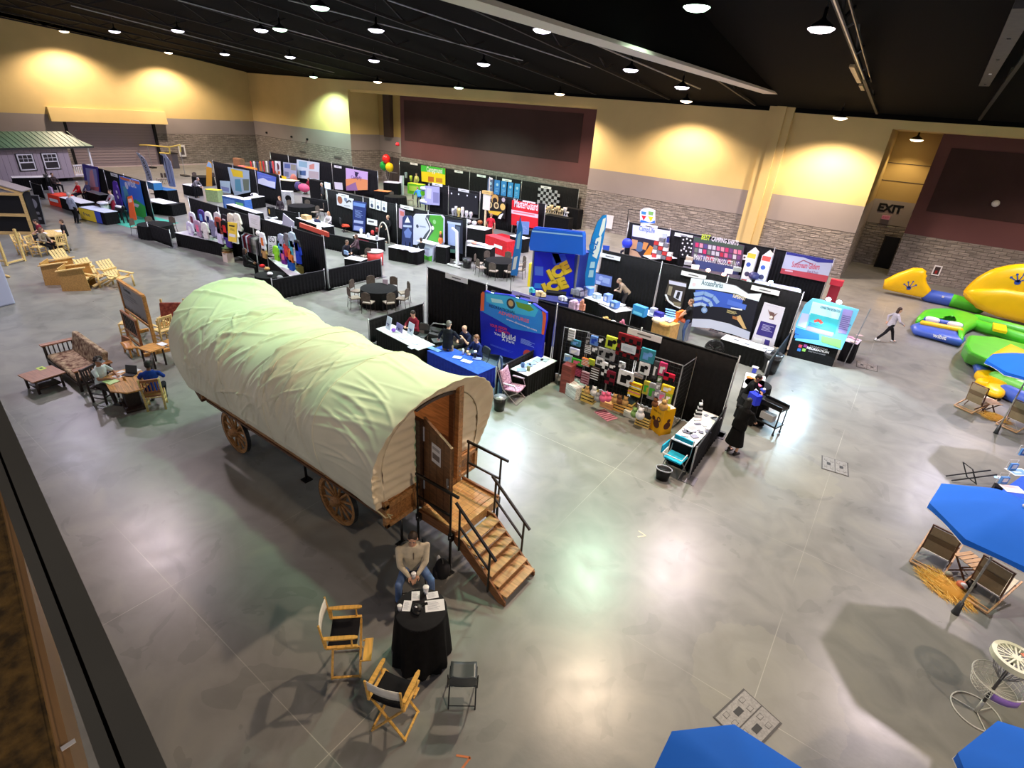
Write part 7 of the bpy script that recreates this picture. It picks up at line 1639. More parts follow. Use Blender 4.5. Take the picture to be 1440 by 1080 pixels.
for px,py,c,lb in((337,226,(150,110,90),'brown chest with a white frame'),(345,238,(220,120,110),'red and white folded cloths'),(354,240,(226,130,50),'orange box')):
 b=MB();b.box((0,0,.4),(1.5,.6,.9),cloth(c));single('stock_pile',b,lb+' behind the map poster drape','stock',gp(px,py+8,.4),bevel=.08)
T2('black draped table with a yellow corner cloth in the far corner',(386,252),(412,255),1.0,h=.95,top=cloth((226,206,170)));b=MB();b.gpoly([(-.4,.5),(.4,.5),(0,-.4)],cloth((236,190,40)),1);single('pennant',b,'yellow triangular cloth hanging from the far corner table','cloth',gp(402,254,.8)+Vector((0,-.15,-.1)))
T2('white fronted counter with dark prints in the far corner',(384,268),(408,270),.6,h=.95,skirt=cloth((190,190,196)),front=lambda b:(b.gcirc(-.6,.5,.2,PK,1),b.gcirc(.5,.45,.25,PK,1)))
for px,py,w,h,c,lb in((414,258,.6,1.1,(206,110,90),'orange and purple tie dye cloth stack'),(428,266,1.5,.7,(226,70,120),'bright pink pile of bags'),(443,264,1.0,.7,(50,90,180),'blue pile of bags'),(420,264,.5,.8,(60,50,110),'dark purple bag')):
 b=MB();b.ell((0,0,h/2),(w/2,.35,h/2),mat(c,.8,c2=tuple(int(v*.5+60)for v in c),scale=5));single('bag_pile',b,lb+' in the far booth','bags',gp(px,py+4,.2))
for px,py,rz,k,kw in((436,272,R(180),'sit',dict(label='seated person in maroon in the far booth',top=(130,30,50),hair=(70,50,40))),(455,300,R(150),'stand',dict(label='visitor in dark grey standing by the far screen',top=(60,62,66),bot=(40,44,44),hair=(190,180,170)))):
 person(kw.pop('label'),gp(px,py-12 if k=='stand' else py,0),rz,1.72,k,**kw)
b=MB();b.box((0,0,0),(1.0,.06,.6),PK);b.box((0,-.035,0),(.9,.01,.5),mat((200,220,250),.4,emit=1.5));single('tablet_screen',b,'small glowing screen beside the far standing visitor','screen',gY(460.5,261,30));
p=gY(460.5,261,30);b=MB();b.tube([(0,0,0),(0,0,p.z-.3)],.03,STL,6);b.lathe([(.3,0),(.3,.03)],STL,n=14);single('screen_stand',b,'thin stand under the small glowing screen','stand',(p.x,p.y+.05,0))
person('woman walking in a black skirt and white jacket between the booths',gp(397,312,0),R(200),1.7,'walk',top=(60,50,60),bot=(150,140,146),hair=(120,70,50),hs='pony',fem=True,fl=(-.1,.25,.1),fr=(.1,-.25,.12))
person('blond person seated in a pale jacket at the brown counter',gp(446,330,0)+Vector((0,1.0,0)),R(190),1.65,'sit',.5,top=(190,180,186),bot=(40,40,50),hair=(170,110,70),hs='long',fem=True)
person('person in a dark navy top seated with back to the viewer at the brown counter',gp(439,335,0)+Vector((0,.4,0)),R(10),1.72,'sit',.5,top=(40,40,70),bot=(40,40,50),hair=(50,40,40),lean=.2)
T2('white topped table with a tan basket at the orange edged booth',(416,306),(455,319),.7,h=.95)
b=MB();b.box((0,0,.12),(.6,.4,.24),wood((196,160,110)));single('basket',b,'tan basket on the white table at the orange edged booth','basket',gp(431,308,.96))
b=MB();aa=gY(422,316,Y1+.1);cc_=gY(462,330,Y1+.1);b.beam((0,0,0),(cc_.x-aa.x,0,cc_.z-aa.z),.08,.2,mat((216,80,60),.5));single('orange_rail',b,'bright orange red rail along the top of the drape end','rail',aa)
b=MB();p=gp(449,322,.9);b.box((0,0,.1),(.26,.1,.2),mat((255,255,255),.4,emit=7));single('desk_lamp',b,'bright white lamp by the orange rail','lamp',p)
PB('display_board','slanted white booth panel end beside the brown counter','panel',17.0,[(397,316),(398,300),(413,312),(413,322)],(200,196,222),(),.04)
T2('grey topped counter under the black and gold award box',(370,309),(394,315),.6,h=.95,top=cloth((190,186,200)))
t=thing('trophy','black and gold award box on the grey counter','award',gp(383,306,.95));b=MB();b.box((0,0,.02),(.6,.4,.08),PW);obj('base',b,t);b=MB();b.box((0,0,.35),(.35,.3,.6),PK);obj('case',b,t);b=MB();b.ell((0,-.16,.38),(.07,.03,.16),mat((230,180,70),.3,metal=.6));obj('figure',b,t)
PB('display_board','green and yellow board with white lettering and a brown basket','display',Y4-.12,[(592,232),(626,237),(626,260),(593,255)],(236,214,40),[('p',[(592,232),(626,237),(626,246),(616,243),(592,241)],(70,190,70)),('t','Campground',(600,243.5),(622,246.5),.5,'w'),('p',[(602,248),(610,249),(610,256),(602,255)],(190,110,50)),('p',[(613,250),(622,251),(622,257),(613,256)],(200,140,60))])
T2('lime green clothed counter before the green and yellow board',(573,257),(592,260),.7,h=1.0,top=cloth((200,220,60)),skirt=cloth((110,190,50)),front=lambda b:b.gr(-.6,.3,.5,.8,prnt((170,210,80)),1))
for px,py,c,lb in((571,250,(200,214,220),'clear jar at the left of the lime counter'),(578,255,(170,190,60),'green item on the lime counter'),(586,256,(206,190,120),'yellow item on the lime counter')):b=MB();b.lathe([(.12,0),(.15,.5),(.08,.55)],mat(c,.4),n=12);single('jar',b,lb,'jar',gp(px,py,1.0))
person('person in yellow green behind the lime counter',gp(586,268,0),R(180),1.7,top=(180,190,90),bot=(40,40,50),hair=(90,70,60))
PB('retractable_banner','thin white column banner left of the lime counter','banner',38.0,[(561,262),(562,247),(566,247),(566,284),(562,284)],(200,206,210),(),.2)
for i in range(5):PB('banner_strip','blue vertical banner, number %s of five on the maroon wall drape'%['one','two','three','four','five'][i],'banner',Y4-.1,[(686+i*9.5,251+i*1.7),(694+i*9.3,252+i*1.7),(693+i*9.2,272+i*1.9),(685+i*9.4,271+i*1.8)],(90,100,140)if i==0 else(60,120+i*6,206),[('c',(690+i*9.3,258+i*1.7),1.6,(170,200,230)),('s',(687.5+i*9.3,262+i*1.8),(692+i*9.2,269+i*1.8),3,(140,180,226))],.01,'five blue banners')
q0,q1,q2=gY(759,264,Y4-.15),gY(790,270,Y4-.15),gY(759,294,Y4-.15);n=8
b=MB()
for i in range(8):
 for j in range(7):
  if(i in(0,7)and(j+i)%2):continue
  x=lerp(q0.x,q1.x,i/8);z=lerp(q0.z,q2.z,(j+.5)/7);w=(q1.x-q0.x)/8*.95;h=abs(q0.z-q2.z)/7*.95
  b.box((x-q0.x,0,z-q0.z),(w,.02,h),prnt((170,172,184))if(i+j)%2==0 else PK)
single('checker_flags',b,'black and silver checkerboard of flags on the far drape','flags',q0)
for i in range(10):
 px=768+i*3.2;b=MB();h=.35+.15*((i*7)%3);b.lathe([(.14,0),(.05,.1),(.05,h*.5),(.14,h*.7),(.17,h)],mat((226,206,160)if i<8 else(230,230,230),.3,metal=.4),n=10);single('trophy',b,'gold and silver trophy cup, place %s in the row under the checkerboard'%['one','two','three','four','five','six','seven','eight','nine','ten'][i],'trophy',gp(px,299+i*.6,1.0),0,'trophies under the checkerboard')
T2('black draped table under the trophies at the far right end',(766,302),(800,308),.8,h=.98,top=BLK)
b=MB();b.box((0,0,.75),(1.5,.7,1.5),BLK);single('black_case',b,'tall black covered crate at the right end of the far row','crate',gp(803,320,0),R(-5))
t=thing('balloon_bunch','bunch of one red, one green and one yellow balloon before the back door','balloons',gY(545,236,40.5)*1)
t.location.z=0;zz=gY(545,229,40.5).z
for dx,dz,c in((-.15,.35,(220,40,40)),(-.55,-.35,(20,150,60)),(.3,-.4,(230,200,30))):b=MB();b.ell((dx,0,zz+dz),(.42,.42,.46),mat(c,.25),16,12);b.ell((dx,0,zz+dz-.48),(.05,.05,.05),mat(c,.3),6,4);b.tube([(dx,0,zz+dz-.48),(0,0,.4)],.006,PW,4);obj('balloon',b,t,{220:'red',20:'green',230:'yellow'}[c[0]]+' balloon')
b=MB();b.box((0,0,.2),(.4,.4,.4),PK);obj('weight',b,t)
b=MB();P=gp(535,268,.9);T2('black table with a glowing white shelf behind the sunset board',(539,256),(560,258),1.2,h=1.1,top=cloth((206,196,226)))
T2('orange topped round counter right of the sunset board',(526,268),(546,270),.8,h=.9,top=cloth((220,130,80)))
PB('retractable_banner','pale lilac tall banner behind the tiered white stand','banner',Y3M-.3,[(597,261),(618,263),(618,289),(598,287)],(170,170,222),[('p',[(600,264),(607,265),(606,280),(600,279)],(200,200,240)),('p',[(609,270),(617,271),(617,286),(609,285)],(130,130,180))])
t=thing('tiered_stand','two tier white round display stand with a dark bottle','stand',gp(603,300,0));
for z,r_ in((.9,.75),(1.9,.7)):b=MB();b.lathe([(r_,z),(r_,z+.12),(r_*.95,z+.14)],plas((214,220,240)),n=24);obj('tier',b,t);b=MB();b.lathe([(r_*.9,z-.12),(r_*.92,z-.04)],plas((90,120,200)),n=24);obj('tier_edge',b,t)
b=MB();b.cyl((0,0,0),.08,2.4,PK);obj('column',b,t)
person('person in a bright blue shirt reaching forward by the white tiered stand',gp(585,292,0)+Vector((0,.4,0)),R(70),1.75,lean=.6,top=(70,140,226),bot=(40,40,60),hair=(170,130,90),hl=(-.2,.6,.95),hr=(.1,.6,.95))
person('person in a pale blue shirt bending beside the white tiered stand',gp(594,298,0)+Vector((.2,.3,0)),R(30),1.7,lean=.7,top=(170,180,226),bot=(40,40,60),hair=(120,90,80))
PB('display_board','black lit display panel with small lamps above the award plates','display',Y3M-.3,[(632,267),(672,274),(672,302),(632,297)],(34,34,42),[('c',(635,272),.9,'w'),('c',(645,273),.9,'w'),('c',(657,275),.9,'w'),('c',(669,277),.9,'w')])
for i,(px,h,c)in enumerate(((637,.5,(190,190,200)),(641,.7,(150,150,160)),(645,.6,(206,190,120)),(650,.7,(230,230,236)),(656,.5,(226,226,236)),(662,.45,(220,220,230)))):b=MB();b.lathe([(.12,0),(.06,.08),(.14,h*.6),(.1,h)],mat(c,.25,metal=.5),n=10);single('award',b,'glass or silver award, place %s on the far award table'%['one','two','three','four','five','six'][i],'award',gp(px,303+i*.8,.95),0,'awards on the far award table')
T2('black draped award table behind the road display drape',(630,302),(668,309),.6,h=.93,top=cloth((60,60,64)))
PB('display_board','black board with round gold team shields','display',Y3M-.35,[(685,273),(712,278),(710,308),(684,300)],(34,30,32),[('c',(689,277),2.4,(190,180,190)),('c',(708,281),2.4,(190,180,190)),('c',(696,280),5,(200,160,90)),('c',(696,282.5),3.4,(40,30,30)),('c',(688.5,288),3.6,(206,186,130)),('c',(698,289),3.6,(220,200,150)),('c',(707,291),3.6,(220,190,110)),('c',(688.5,288),2.2,(90,70,50)),('c',(698,289),2.2,(90,70,50)),('p',[(686,296),(706,298),(700,303),(688,300)],(220,180,60)),('p',[(703,302),(708,300),(704,308),(700,307)],(230,230,230))])
PB('retractable_banner','tall red banner with white lettering','banner',Y3M-.5,[(720,281),(757,288),(756,322),(719,316)],(206,40,52),[('t','MasterGuard',(723,291),(756,297),.55,'w'),('p',[(719,294.5),(757,301.5),(756.5,307),(719,300)],(214,200,214)),('r',(722,297,752,298.5),(220,120,130))])
T2('red clothed counter in front of the red banner',(683,330),(713,340),.7,h=.95,skirt=cloth((200,40,48)),top=cloth((190,60,70)),front=lambda b:b.gr(-.1,.4,.7,.6,PW,1))
b=MB();b.box((0,0,.006),(3.6,2.6,.01),cloth((190,36,46)));single('carpet',b,'red carpet under the red counter','carpet',gp(715,338,0),R(-5))
person('man in a red shirt and khaki trousers standing at the red counter',gp(693,338,0)+Vector((-.1,-.2,0)),R(10),1.8,top=(190,40,56),sleeve='short',bot=(176,140,110),hair=(150,110,90))
person('seated person in a dark top behind the red counter',gp(721,334,0)+Vector((0,.9,0)),R(190),1.7,'sit',.5,top=(50,40,70),bot=(40,40,50),hair=(200,160,130),hl=(-.1,.4,.85),hr=(.1,.4,.85))
PB('display_board','pale blue folding screen right of the red counter','screen',28.0,[(727,311),(744,312),(743,330),(727,329)],(110,140,206),[('s',(729,314),(742,328),6,(150,170,220))])
T2('white topped round end counter beside the blue screen',(717,331),(736,336),.6,h=.9)
b=MB();b.tube([(-.35,0,.9),(-.35,0,.3),(.35,0,.3),(.35,0,.9)],.03,PW,6);b.box((0,0,.6),(.8,.6,.9),BLK);single('white_chair',b,'black cased white framed chair left of the ICE kiosk','chair',gp(741,345,0))
t=thing('tall_rack','tall pale slatted post rack with papers left of the man in red','rack',gp(681,337,0));b=MB();b.beam((0,0,0),(0,0,3.2),.1,.1,wood((214,196,160)));obj('post',b,t);b=MB();b.box((.1,-.06,2.5),(.6,.03,1.0),prnt((220,210,206)));obj('paper',b,t);b=MB();b.box((.1,0,3.1),(.8,.2,.2),wood((206,170,110)));obj('cap',b,t)
b=MB();b.tube([(0,0,0),(0,0,3.5)],.04,PW,6)
for z in(1.5,2.4,3.4):b.box((.12,0,z),(.24,.1,.12),PW)
single('white_post',b,'thin white post with three brackets','post',gp(674,318,0)+Vector((0,1,0)))
T2('white topped table with black skirt beside the trophies, near end',(656,345),(690,350),.8,h=.9);T2('second black table with silver bowls further back',(652,319),(682,324),1.1,h=.93,top=cloth((190,186,190)))
for i,(px,py,c,lb)in enumerate(((662,338,'w','left'),(668,340,(200,150,130),'second'),(674,341,(190,190,210),'third'),(681,343,'w','right'))):b=MB();b.ell((0,0,.06),(.28,.2,.07),cloth(kc(c)));single('goods_heap',b,'%s heap of pale goods on the near trophies table'%lb,'goods',gp(px,py+3,.92))
for i,(px,py,lb)in enumerate(((659,311,'left'),(667,313,'middle'),(675,312,'right'))):b=MB();b.ell((0,0,.12),(.2,.16,.14),mat((200,200,206)if i<2 else(150,90,50),.3,metal=.4));single('bowl',b,'%s silver or copper bowl on the second black table'%lb,'bowl',gp(px,py+3,.95))
PB('display_board','tall board with a white top and two people by a campfire','display',Y3-.15,[(890,316),(943,325),(939,368),(884,358)],(44,40,60),[('p',[(890,316),(943,325),(942,332),(930,334),(920,338),(906,335),(889,332)],(206,212,240)),('c',(899,347),6.5,(84,110,150)),('p',[(889,336),(897,338),(895,350),(886,350)],(200,150,110)),('p',[(905,340),(912,342),(908,352),(903,350)],(206,140,80)),('p',[(886,350),(896,354),(902,362),(885,359)],(200,160,130)),('p',[(905,358),(914,345),(919,348),(913,364),(905,363)],(230,140,50)),('t','CampLife',(898,326),(920,330),.28,(110,130,190)),('p',[(926,338),(941,334),(940,350),(930,350)],(40,50,130))])
PB('poster','small arched colourful sign of drinks above the campfire board','sign',Y3+.1,[(900,312),(900,296),(905,293),(912,292.5),(921,296),(921,314),(910,316)],(214,220,230),[('p',[(902,303),(909,304),(905,310)],(220,40,50)),('p',[(911,304),(919,305),(915,312)],(236,200,40)),('p',[(902,297),(909,298),(908,302),(902,301)],(60,130,180)),('p',[(912,297),(919,298),(918,303),(912,302)],(120,170,90)),('p',[(901,309),(908,311),(914,313),(921,310),(921,314),(900,312.5)],(50,110,220))],.06)
b=MB();p0,p1=gY(884,294,Y3+.1),gY(901,296,Y3+.1);pb=gY(882,312,Y3+.1);b.tube([(0,0,0),(p0.x-pb.x,0,p0.z-pb.z),(p1.x-pb.x,0,p1.z-pb.z)],.025,BLKM,6);single('sign_pipe',b,'thin black pipe frame holding the arched colourful sign','pipe',pb)
PB('poster','black board dotted with small white notes','poster',Y3-.1,[(958,332),(975,335),(973,365),(955,362)],(26,26,30),[('c',(x_,y_),1.2,'w')for x_,y_ in((961,337),(966,336),(971,338),(960,342),(967,342),(973,343),(963,347),(969,348),(958,352),(965,353),(971,354),(960,358),(967,359),(962,350),(972,349))])
arts=[('p',[(976,333),(1046,346),(1045,352),(976,339)],(70,90,80)),('t','BEST',(986,336.5),(998,338.5),.3,(200,226,70)),('t','CAMPING SHIRTS',(1000,339),(1038,345.5),.26,'w')]
cols=[(220,110,150),(120,70,130),(200,200,210),(190,50,80),(90,80,140),(230,150,170),(120,130,120),(206,60,110)]
rr=random.Random(9)
for j in range(3):
 for i in range(11):x=978+i*6-j*1.2;y=341+i*1.05+j*7.5;arts.append(('p',[(x,y),(x+4.6,y+.8),(x+4.2,y+6.6),(x-.4,y+5.8)],cols[rr.randrange(8)]))
arts+=[('p',[(973,364),(1040,377),(1038,387),(985,380)],(70,80,130)),('t','SMART INDUSTRY PRODUCTS, LLC',(975,366),(1038,377.5),.3,'w')]
PB('display_board','wide board of small shirt pictures reading BEST CAMPING SHIRTS','display',Y3-.12,[(976,332),(1047,345),(1041,382),(1005,384),(971,372)],(84,70,96),arts)
PB('poster','small white card right of the shirt picture board','poster',Y3-.1,[(1044,358),(1051,359),(1050,366),(1043,365)],'w',[('c',(1047,362),1.6,'dg')])
t=thing('slushy_machine','white twin column stand with blue, red and yellow labels','stand',Vector((gY(1064,380,30.7).x,30.7,0)))
for dx,c,lb in((-.4,(230,200,70),'left column'),(.35,(230,90,80),'right column')):b=MB();b.prism([(-.25,0),(.25,0),(.25,2.3),(.0,2.5),(-.25,2.2)],-.15,.15,plas((226,228,232)),'y');b.v=[(x+dx,y,z)for x,y,z in b.v];b.T=Matrix.Translation((dx,-.152,0));b.gr(-.22,1.95,.2,2.2,prnt(c),1);b.gcirc(-.05,1.6,.12,prnt((60,90,170)),1);b.gcirc(0,1.1,.13,prnt((60,60,90)),1);b.gr(-.2,.5,.15,.8,prnt((190,60,60)),1);obj('column',b,t,lb)
b=MB();b.ell((0,-.25,1.1),(.3,.2,.2),mat((40,44,90),.4));obj('tray',b,t)
PB('display_board','white banner with blue waves on top and red lettering on a red base','display',Y3-.2,[(1106,354),(1172,366),(1162,397),(1097,384)],(206,206,226),[('p',[(1106,354),(1172,366),(1171,370),(1150,369),(1130,362),(1106,358)],(60,60,150)),('p',[(1099,377),(1165,388),(1162,397),(1097,384)],(206,80,90)),('t','Sunstream Gliders',(1113,375.5),(1152,379.5),.3,(220,90,110)),('l',[(1118,372),(1130,366),(1143,372)],.05,(170,90,110)),('t','Boats & Docks',(1135,383),(1150,386),.14,(150,110,140)),('r',(1104,379,1115,381),(240,200,210))])
b=MB();b.box((0,0,1.1),(.6,.3,.3),mat((230,60,80),.4));b.box((0,0,.5),(.5,.2,1.0),mat((170,40,60),.4));single('red_stand',b,'tall narrow red stand at the end of the white and red banner','stand',gp(1167,425,0))
for px,py,c,e,lb in((996,380,(255,190,140),16,'warm glowing lamp on the table below the shirt picture board'),(1018,386,(255,170,150),8,'smaller warm lamp right of the brighter one'),(1084,397,(170,210,255),16,'cold white lamp left of the white and red banner'),(1053,396,(220,240,255),5,'small white lamp under the twin column stand'),(1122,409,(200,220,255),4,'white lit box on top of the drape corner')):
 b=MB();b.ell((0,0,0),(.12,.12,.09),mat(c,.4,emit=e));b.tube([(0,0,-.05),(0,.1,-.3)],.02,BLKM,6);single('booth_lamp',b,lb,'lamp',gY(px,py,Y3-2.2)if px!=1122 else gY(px,py,Y2+.3))
 L=bpy.data.lights.new('bl','POINT');L.energy=e*3;L.color=lin(c);L.shadow_soft_size=.1;lo=bpy.data.objects.new('booth_light',L);COL.objects.link(lo);lo.location=gY(px,py,Y3-2.4)if px!=1122 else gY(px,py,Y2+.5)
T2('white topped table with red and white goods by the campfire board',(915,364),(952,363),.8,h=.95);
b=MB()
for i in range(5):
 for j in range(4-i//2):b.box(((j-1.5)*.3,0,.12+i*.24),(.26,.24,.2),prnt([(200,60,60),(220,220,226),(120,120,130)][(i+j)%3]))
single('can_pyramid',b,'pyramid of red, white and grey boxes by the campfire board','boxes',gp(930,364,.95))
PB('retractable_banner','thin pale column banner behind the pyramid of boxes','banner',Y3-1.2,[(930,346),(932,328),(938,329),(936,347)],(190,200,226),(),.05)
T2('long black table with white goods below the shirt picture board',(958,378),(1040,392),.8,h=.93,top=cloth((60,56,70)));T2('black table with pale trim right of the twin columns',(1060,398),(1120,410),.8,h=.93,top=cloth((190,196,226)))
for i,(px,py,c)in enumerate(((967,372,(200,200,206)),(969,366,(206,190,170)),(977,378,'w'),(1024,384,'w'),(1036,381,(190,200,190)))):b=MB();b.box((0,0,.1),(.4,.3,.2),prnt(kc(c)));single('goods_box',b,'small pale box, number %s from the left on the long black table'%['one','two','three','four','five'][i],'box',gp(px,py,.95),R(20),None)
person('person in a light blue shirt standing at the left end of the campfire row',gp(877,322,0)+Vector((-.5,2,0)),R(0),1.78,top=(120,160,214),bot=(120,120,130),hair=(200,190,180))
person('person in a blue shirt seated beside the campfire board',gp(868,368,0)+Vector((0,1.2,0)),R(180),1.7,'sit',.5,top=(60,120,220),bot=(40,40,60),hair=(200,160,130),hs='bald')
b=MB();b.ell((0,0,0),(.35,.2,.3),mat((40,60,210),.5));single('blue_bag',b,'royal blue bag hanging at the left edge of the campfire board','bag',gY(882,342,Y3-.6))
PB('poster','dark blue boxes pinned left of the right feather flag','poster',27.0,[(848,345),(857,346),(856,354),(848,353)],(50,80,190),())
PB('display_board','wide curved display with white arched bands and a blue wifi symbol','display',Y2-1.2,[(972,391),(1000,394),(1035,402),(1052,413),(1071,413),(1066,424),(1060,448),(1053,478),(1030,470),(1000,462),(970,458),(974,440),(978,408),(968,406)],(30,30,42),[('p',[(978,408),(1000,408),(1030,414),(1046,420),(1040,436),(1015,432),(985,430),(976,432)],(60,90,190)),('p',[(972,391),(1000,394),(1035,402),(1052,413),(1071,413),(1067,424),(1052,420),(1035,413),(1000,407),(968,406)],(214,226,240)),('p',[(974,448),(998,449),(1025,455),(1055,467),(1053,478),(1030,470),(1000,462),(970,459)],(196,200,226)),('t','AccessParks',(986,400.5),(1016,405.5),.22,(80,110,130)),('c',(976,400),2.6,(226,200,210)),('l',[(976,414),(990,412),(1003,417),(1010,426)],.16,(130,160,214)),('l',[(976,421),(988,419),(998,424),(1001,431)],.14,(150,176,220)),('l',[(975,429),(986,427),(993,430)],.13,(170,190,226)),('c',(990.5,436),4.4,(120,150,206)),('c',(990.5,436),2.6,(160,180,216)),('t','SUPERFAST',(1030,418),(1048,423),.14,(240,226,200)),('p',[(1024,421),(1050,429),(1048,436),(1022,428)],(80,110,206)),('r',(1028,432,1044,434),'w'),('s',(1023,435),(1040,444),3,(226,210,150)),('p',[(1034,446),(1041,443),(1050,463),(1045,462)],(206,170,120)),('p',[(1030,444),(1037,446),(1036,450),(1030,448)],(170,110,70))],.1)
PB('poster','dark arch shaped poster with a white round stair photo','poster',Y2-.5,[(941,393),(966,398),(958,434),(936,422),(935,412)],(60,54,50),[('p',[(941,394),(965,399),(965,404),(941,399)],(206,206,230)),('p',[(950,408),(960,410),(957,424),(947,418)],(214,216,236)),('p',[(953,410),(957,411),(954,421),(950,419)],(40,40,46)),('l',[(936,414),(940,423),(948,429),(957,433)],.09,'w'),('p',[(941,402),(946,403),(943,416),(938,414)],(150,140,120)),('p',[(946,424),(958,426),(956,432),(948,429)],(130,120,100))])
for i in range(4):PB('light_tube','glowing blue bar, number %s from the top beside the grey shirted man'%['one','two','three','four'][i],'light',Y2-3.6,[(936,433.5+i*3.4),(950,437+i*3.4),(949.5,438.4+i*3.4),(935.5,435+i*3.4)],(130,180,240),(),.03,'four glowing blue bars',emit=1.2)
PB('retractable_banner','leaning white banner with a small big eared dog and purple text blocks','banner',Y2-2.0,[(1075,425),(1104,433),(1087,489),(1056,480)],(210,206,226),[('p',[(1083,438),(1089,440),(1088,450),(1082,449)],(110,80,80)),('p',[(1080,435),(1084,440),(1082,443)],(120,90,90)),('p',[(1094,440),(1089,442),(1088,446)],(120,90,90)),('c',(1084.5,446),2.4,(226,216,214)),('p',[(1070,451),(1092,457),(1086,476),(1063,470)],(50,40,120)),('s',(1073,455),(1086,468),5,(180,176,220)),('p',[(1060,474),(1072,477),(1070,483),(1058,480)],(226,226,240)),('p',[(1076,477),(1083,479),(1081,486),(1074,484)],(60,50,130)),('s',(1078,428),(1100,434),2,(150,150,170))])
T2('long white topped black table before the dog banner',(1014,476),(1082,496),.62,h=.75)
for px,py,lb in((1036,479,'left'),(1051,485,'middle'),(1076,491,'right')):flat('leaflet','small grey card, %s of three on the table before the dog banner'%lb,'paper',onz(px,py-1,.767),.2,.07,prnt((120,124,136)),R(5),None,.01)
t=thing('floor_fan','round black cage fan standing on the floor beside the long table','fan',gp(1001,503,0),R(20));b=MB()
for r_ in(.1,.2,.3,.36):b.tube([(r_*math.cos(i*PI/12),-.06,.42+r_*math.sin(i*PI/12))for i in range(24)],.012,BLKM,5,closed=True)
for i in range(12):a=i*PI/6;b.tube([(0,-.08,.42),(.36*math.cos(a),-.05,.42+.36*math.sin(a))],.008,BLKM,4)
obj('cage',b,t);b=MB();b.ell((0,0,.42),(.34,.05,.34),mat((36,36,40),.6),20,8);obj('fan_body',b,t);b=MB();b.tube([(-.25,.1,.02),(-.3,0,.42)],.015,BLKM,5);b.tube([(.25,.1,.02),(.3,0,.42)],.015,BLKM,5);b.box((0,.0,.02),(.6,.4,.03),BLKM);obj('stand',b,t)
person('man in a black polo and jeans standing before the wifi display',gp(962,482,0)+Vector((-.1,.2,0)),R(110),1.8,top=(24,24,28),sleeve='short',bot=(70,90,140),hair=(110,80,60),hl=(.0,.35,1.0),hr=(.05,.4,.98),lean=.05)
T2('black table with cards and a blue laptop where the grey shirted man stands',(889,436),(942,453),.65,h=.8,top=cloth((176,180,206)))
person('man in a grey patterned shirt behind the card table',gp(930,455,0)+Vector((-.1,1.1,0)),R(180),1.78,top=(110,106,124),bot=(40,40,50),hair=(170,140,120),hs='bald',hl=(-.15,.35,.95),hr=(.15,.35,.95))
for px,py,w,h,c,lb in((899,440,.6,.4,(50,140,210),'stack of bright blue boxes on the card table'),(918,440,.24,.3,(170,176,206),'pale card stand next to the blue boxes'),(926,443,.36,.22,(40,40,150),'open royal blue laptop on the card table'),(935,447,.3,.06,(196,206,236),'pale leaflets at the right of the card table')):
 b=MB();b.box((0,0,h/2),(w,.25,h),prnt(c));b.T=Matrix.Translation((0,-.127,0));b.gr(-w*.4,h*.1,w*.35,h*.4,prnt(tuple(min(255,v+70)for v in c)),1);single('table_goods',b,lb,'goods',gp(px,py+3,.81),R(-12))
t=thing('cardboard_box','open tan cardboard box with white bags behind the nearest drape','box',gp(925,478,.1)+Vector((.0,.6,-.1)),R(-15));b=MB();b.box((0,0,.38),(.9,.6,.76),cloth((200,160,100)));obj('carton',b,t);b=MB();b.ell((-.2,-.3,.78),(.3,.2,.12),cloth((226,200,170)));b.ell((.15,-.35,.74),(.25,.15,.1),cloth((236,180,110)));obj('paper_bags',b,t)
b=MB();b.box((0,0,.6),(.12,.5,1.2),cloth((230,120,50)));single('orange_board',b,'narrow orange board right of the cardboard box','board',gp(942,480,0)+Vector((0,.5,0)),R(-10))
t=thing('crate_cart','small clear crate with white cups by the jeans of the standing man','crate',gp(951,482,0)+Vector((0,.5,0)));b=MB();b.box((0,0,.4),(.5,.4,.8),mat((120,124,140),.3));obj('crate_body',b,t);b=MB();b.ell((0,-.1,.85),(.15,.12,.1),cloth((200,100,80)));b.ell((.1,0,.8),(.12,.1,.1),PW);obj('contents',b,t)
b=MB();b.box((0,0,.5),(1.1,.5,1.0),prnt((190,192,206)));single('white_case',b,'plain pale case between the standing man and the floor fan','case',gp(985,478,0)+Vector((0,.5,-.0)),R(-8))if False else None
b=MB();b.box((0,0,.006),(4.2,3.2,.01),cloth((44,48,110)));single('carpet',b,'dark blue carpet in front of the ICE kiosk','carpet',(-11.6,18.2,0))
T2('long white table with blue boxes in the ICE booth',(822,418),(864,433),.8,h=.95)
T2('white angled table joined to the long white table',(866,439),(888,436),1.2,h=.9)
for i,(px,py,w,h,c,lb)in enumerate(((827,412,.4,.34,(110,150,220),'light blue tub'),(839,417,.3,.2,(170,190,230),'pale blue box'),(854,422,.3,.34,(120,150,220),'blue card box'),(864,430,.34,.26,(90,130,210),'blue carton at the corner'))):
 b=MB();b.box((0,0,h/2),(w,.3,h),prnt(c));b.T=Matrix.Translation((0,-.152,0));b.gr(-w*.2,h*.2,w*.2,h*.7,PW,1);single('table_goods',b,lb+' on the long white table of the ICE booth','goods',gp(px,py+2,.96),R(-15),bevel=.02)
PB('tv_screen','wide screen on the drape showing a blue and white map','screen',Y2-.3,[(837,383),(862,388),(860,405),(835,400)],(20,20,30),[('p',[(838,384),(861,389),(859,404),(836,399)],(110,130,200)),('c',(845,391),3,(160,176,226)),('p',[(848,390),(858,392),(857,400),(847,397)],(150,170,220)),('p',[(838,394),(845,396),(844,400),(838,399)],(176,190,230))],.05)
person('man in a navy shirt and lanyard standing by the tall blue flag',gp(829,428,0)+Vector((-.2,1.6,0)),R(185),1.82,top=(36,36,80),bot=(60,80,140),hair=(200,190,180),hl=(-.1,.3,1.1),hr=(.1,.32,1.15))
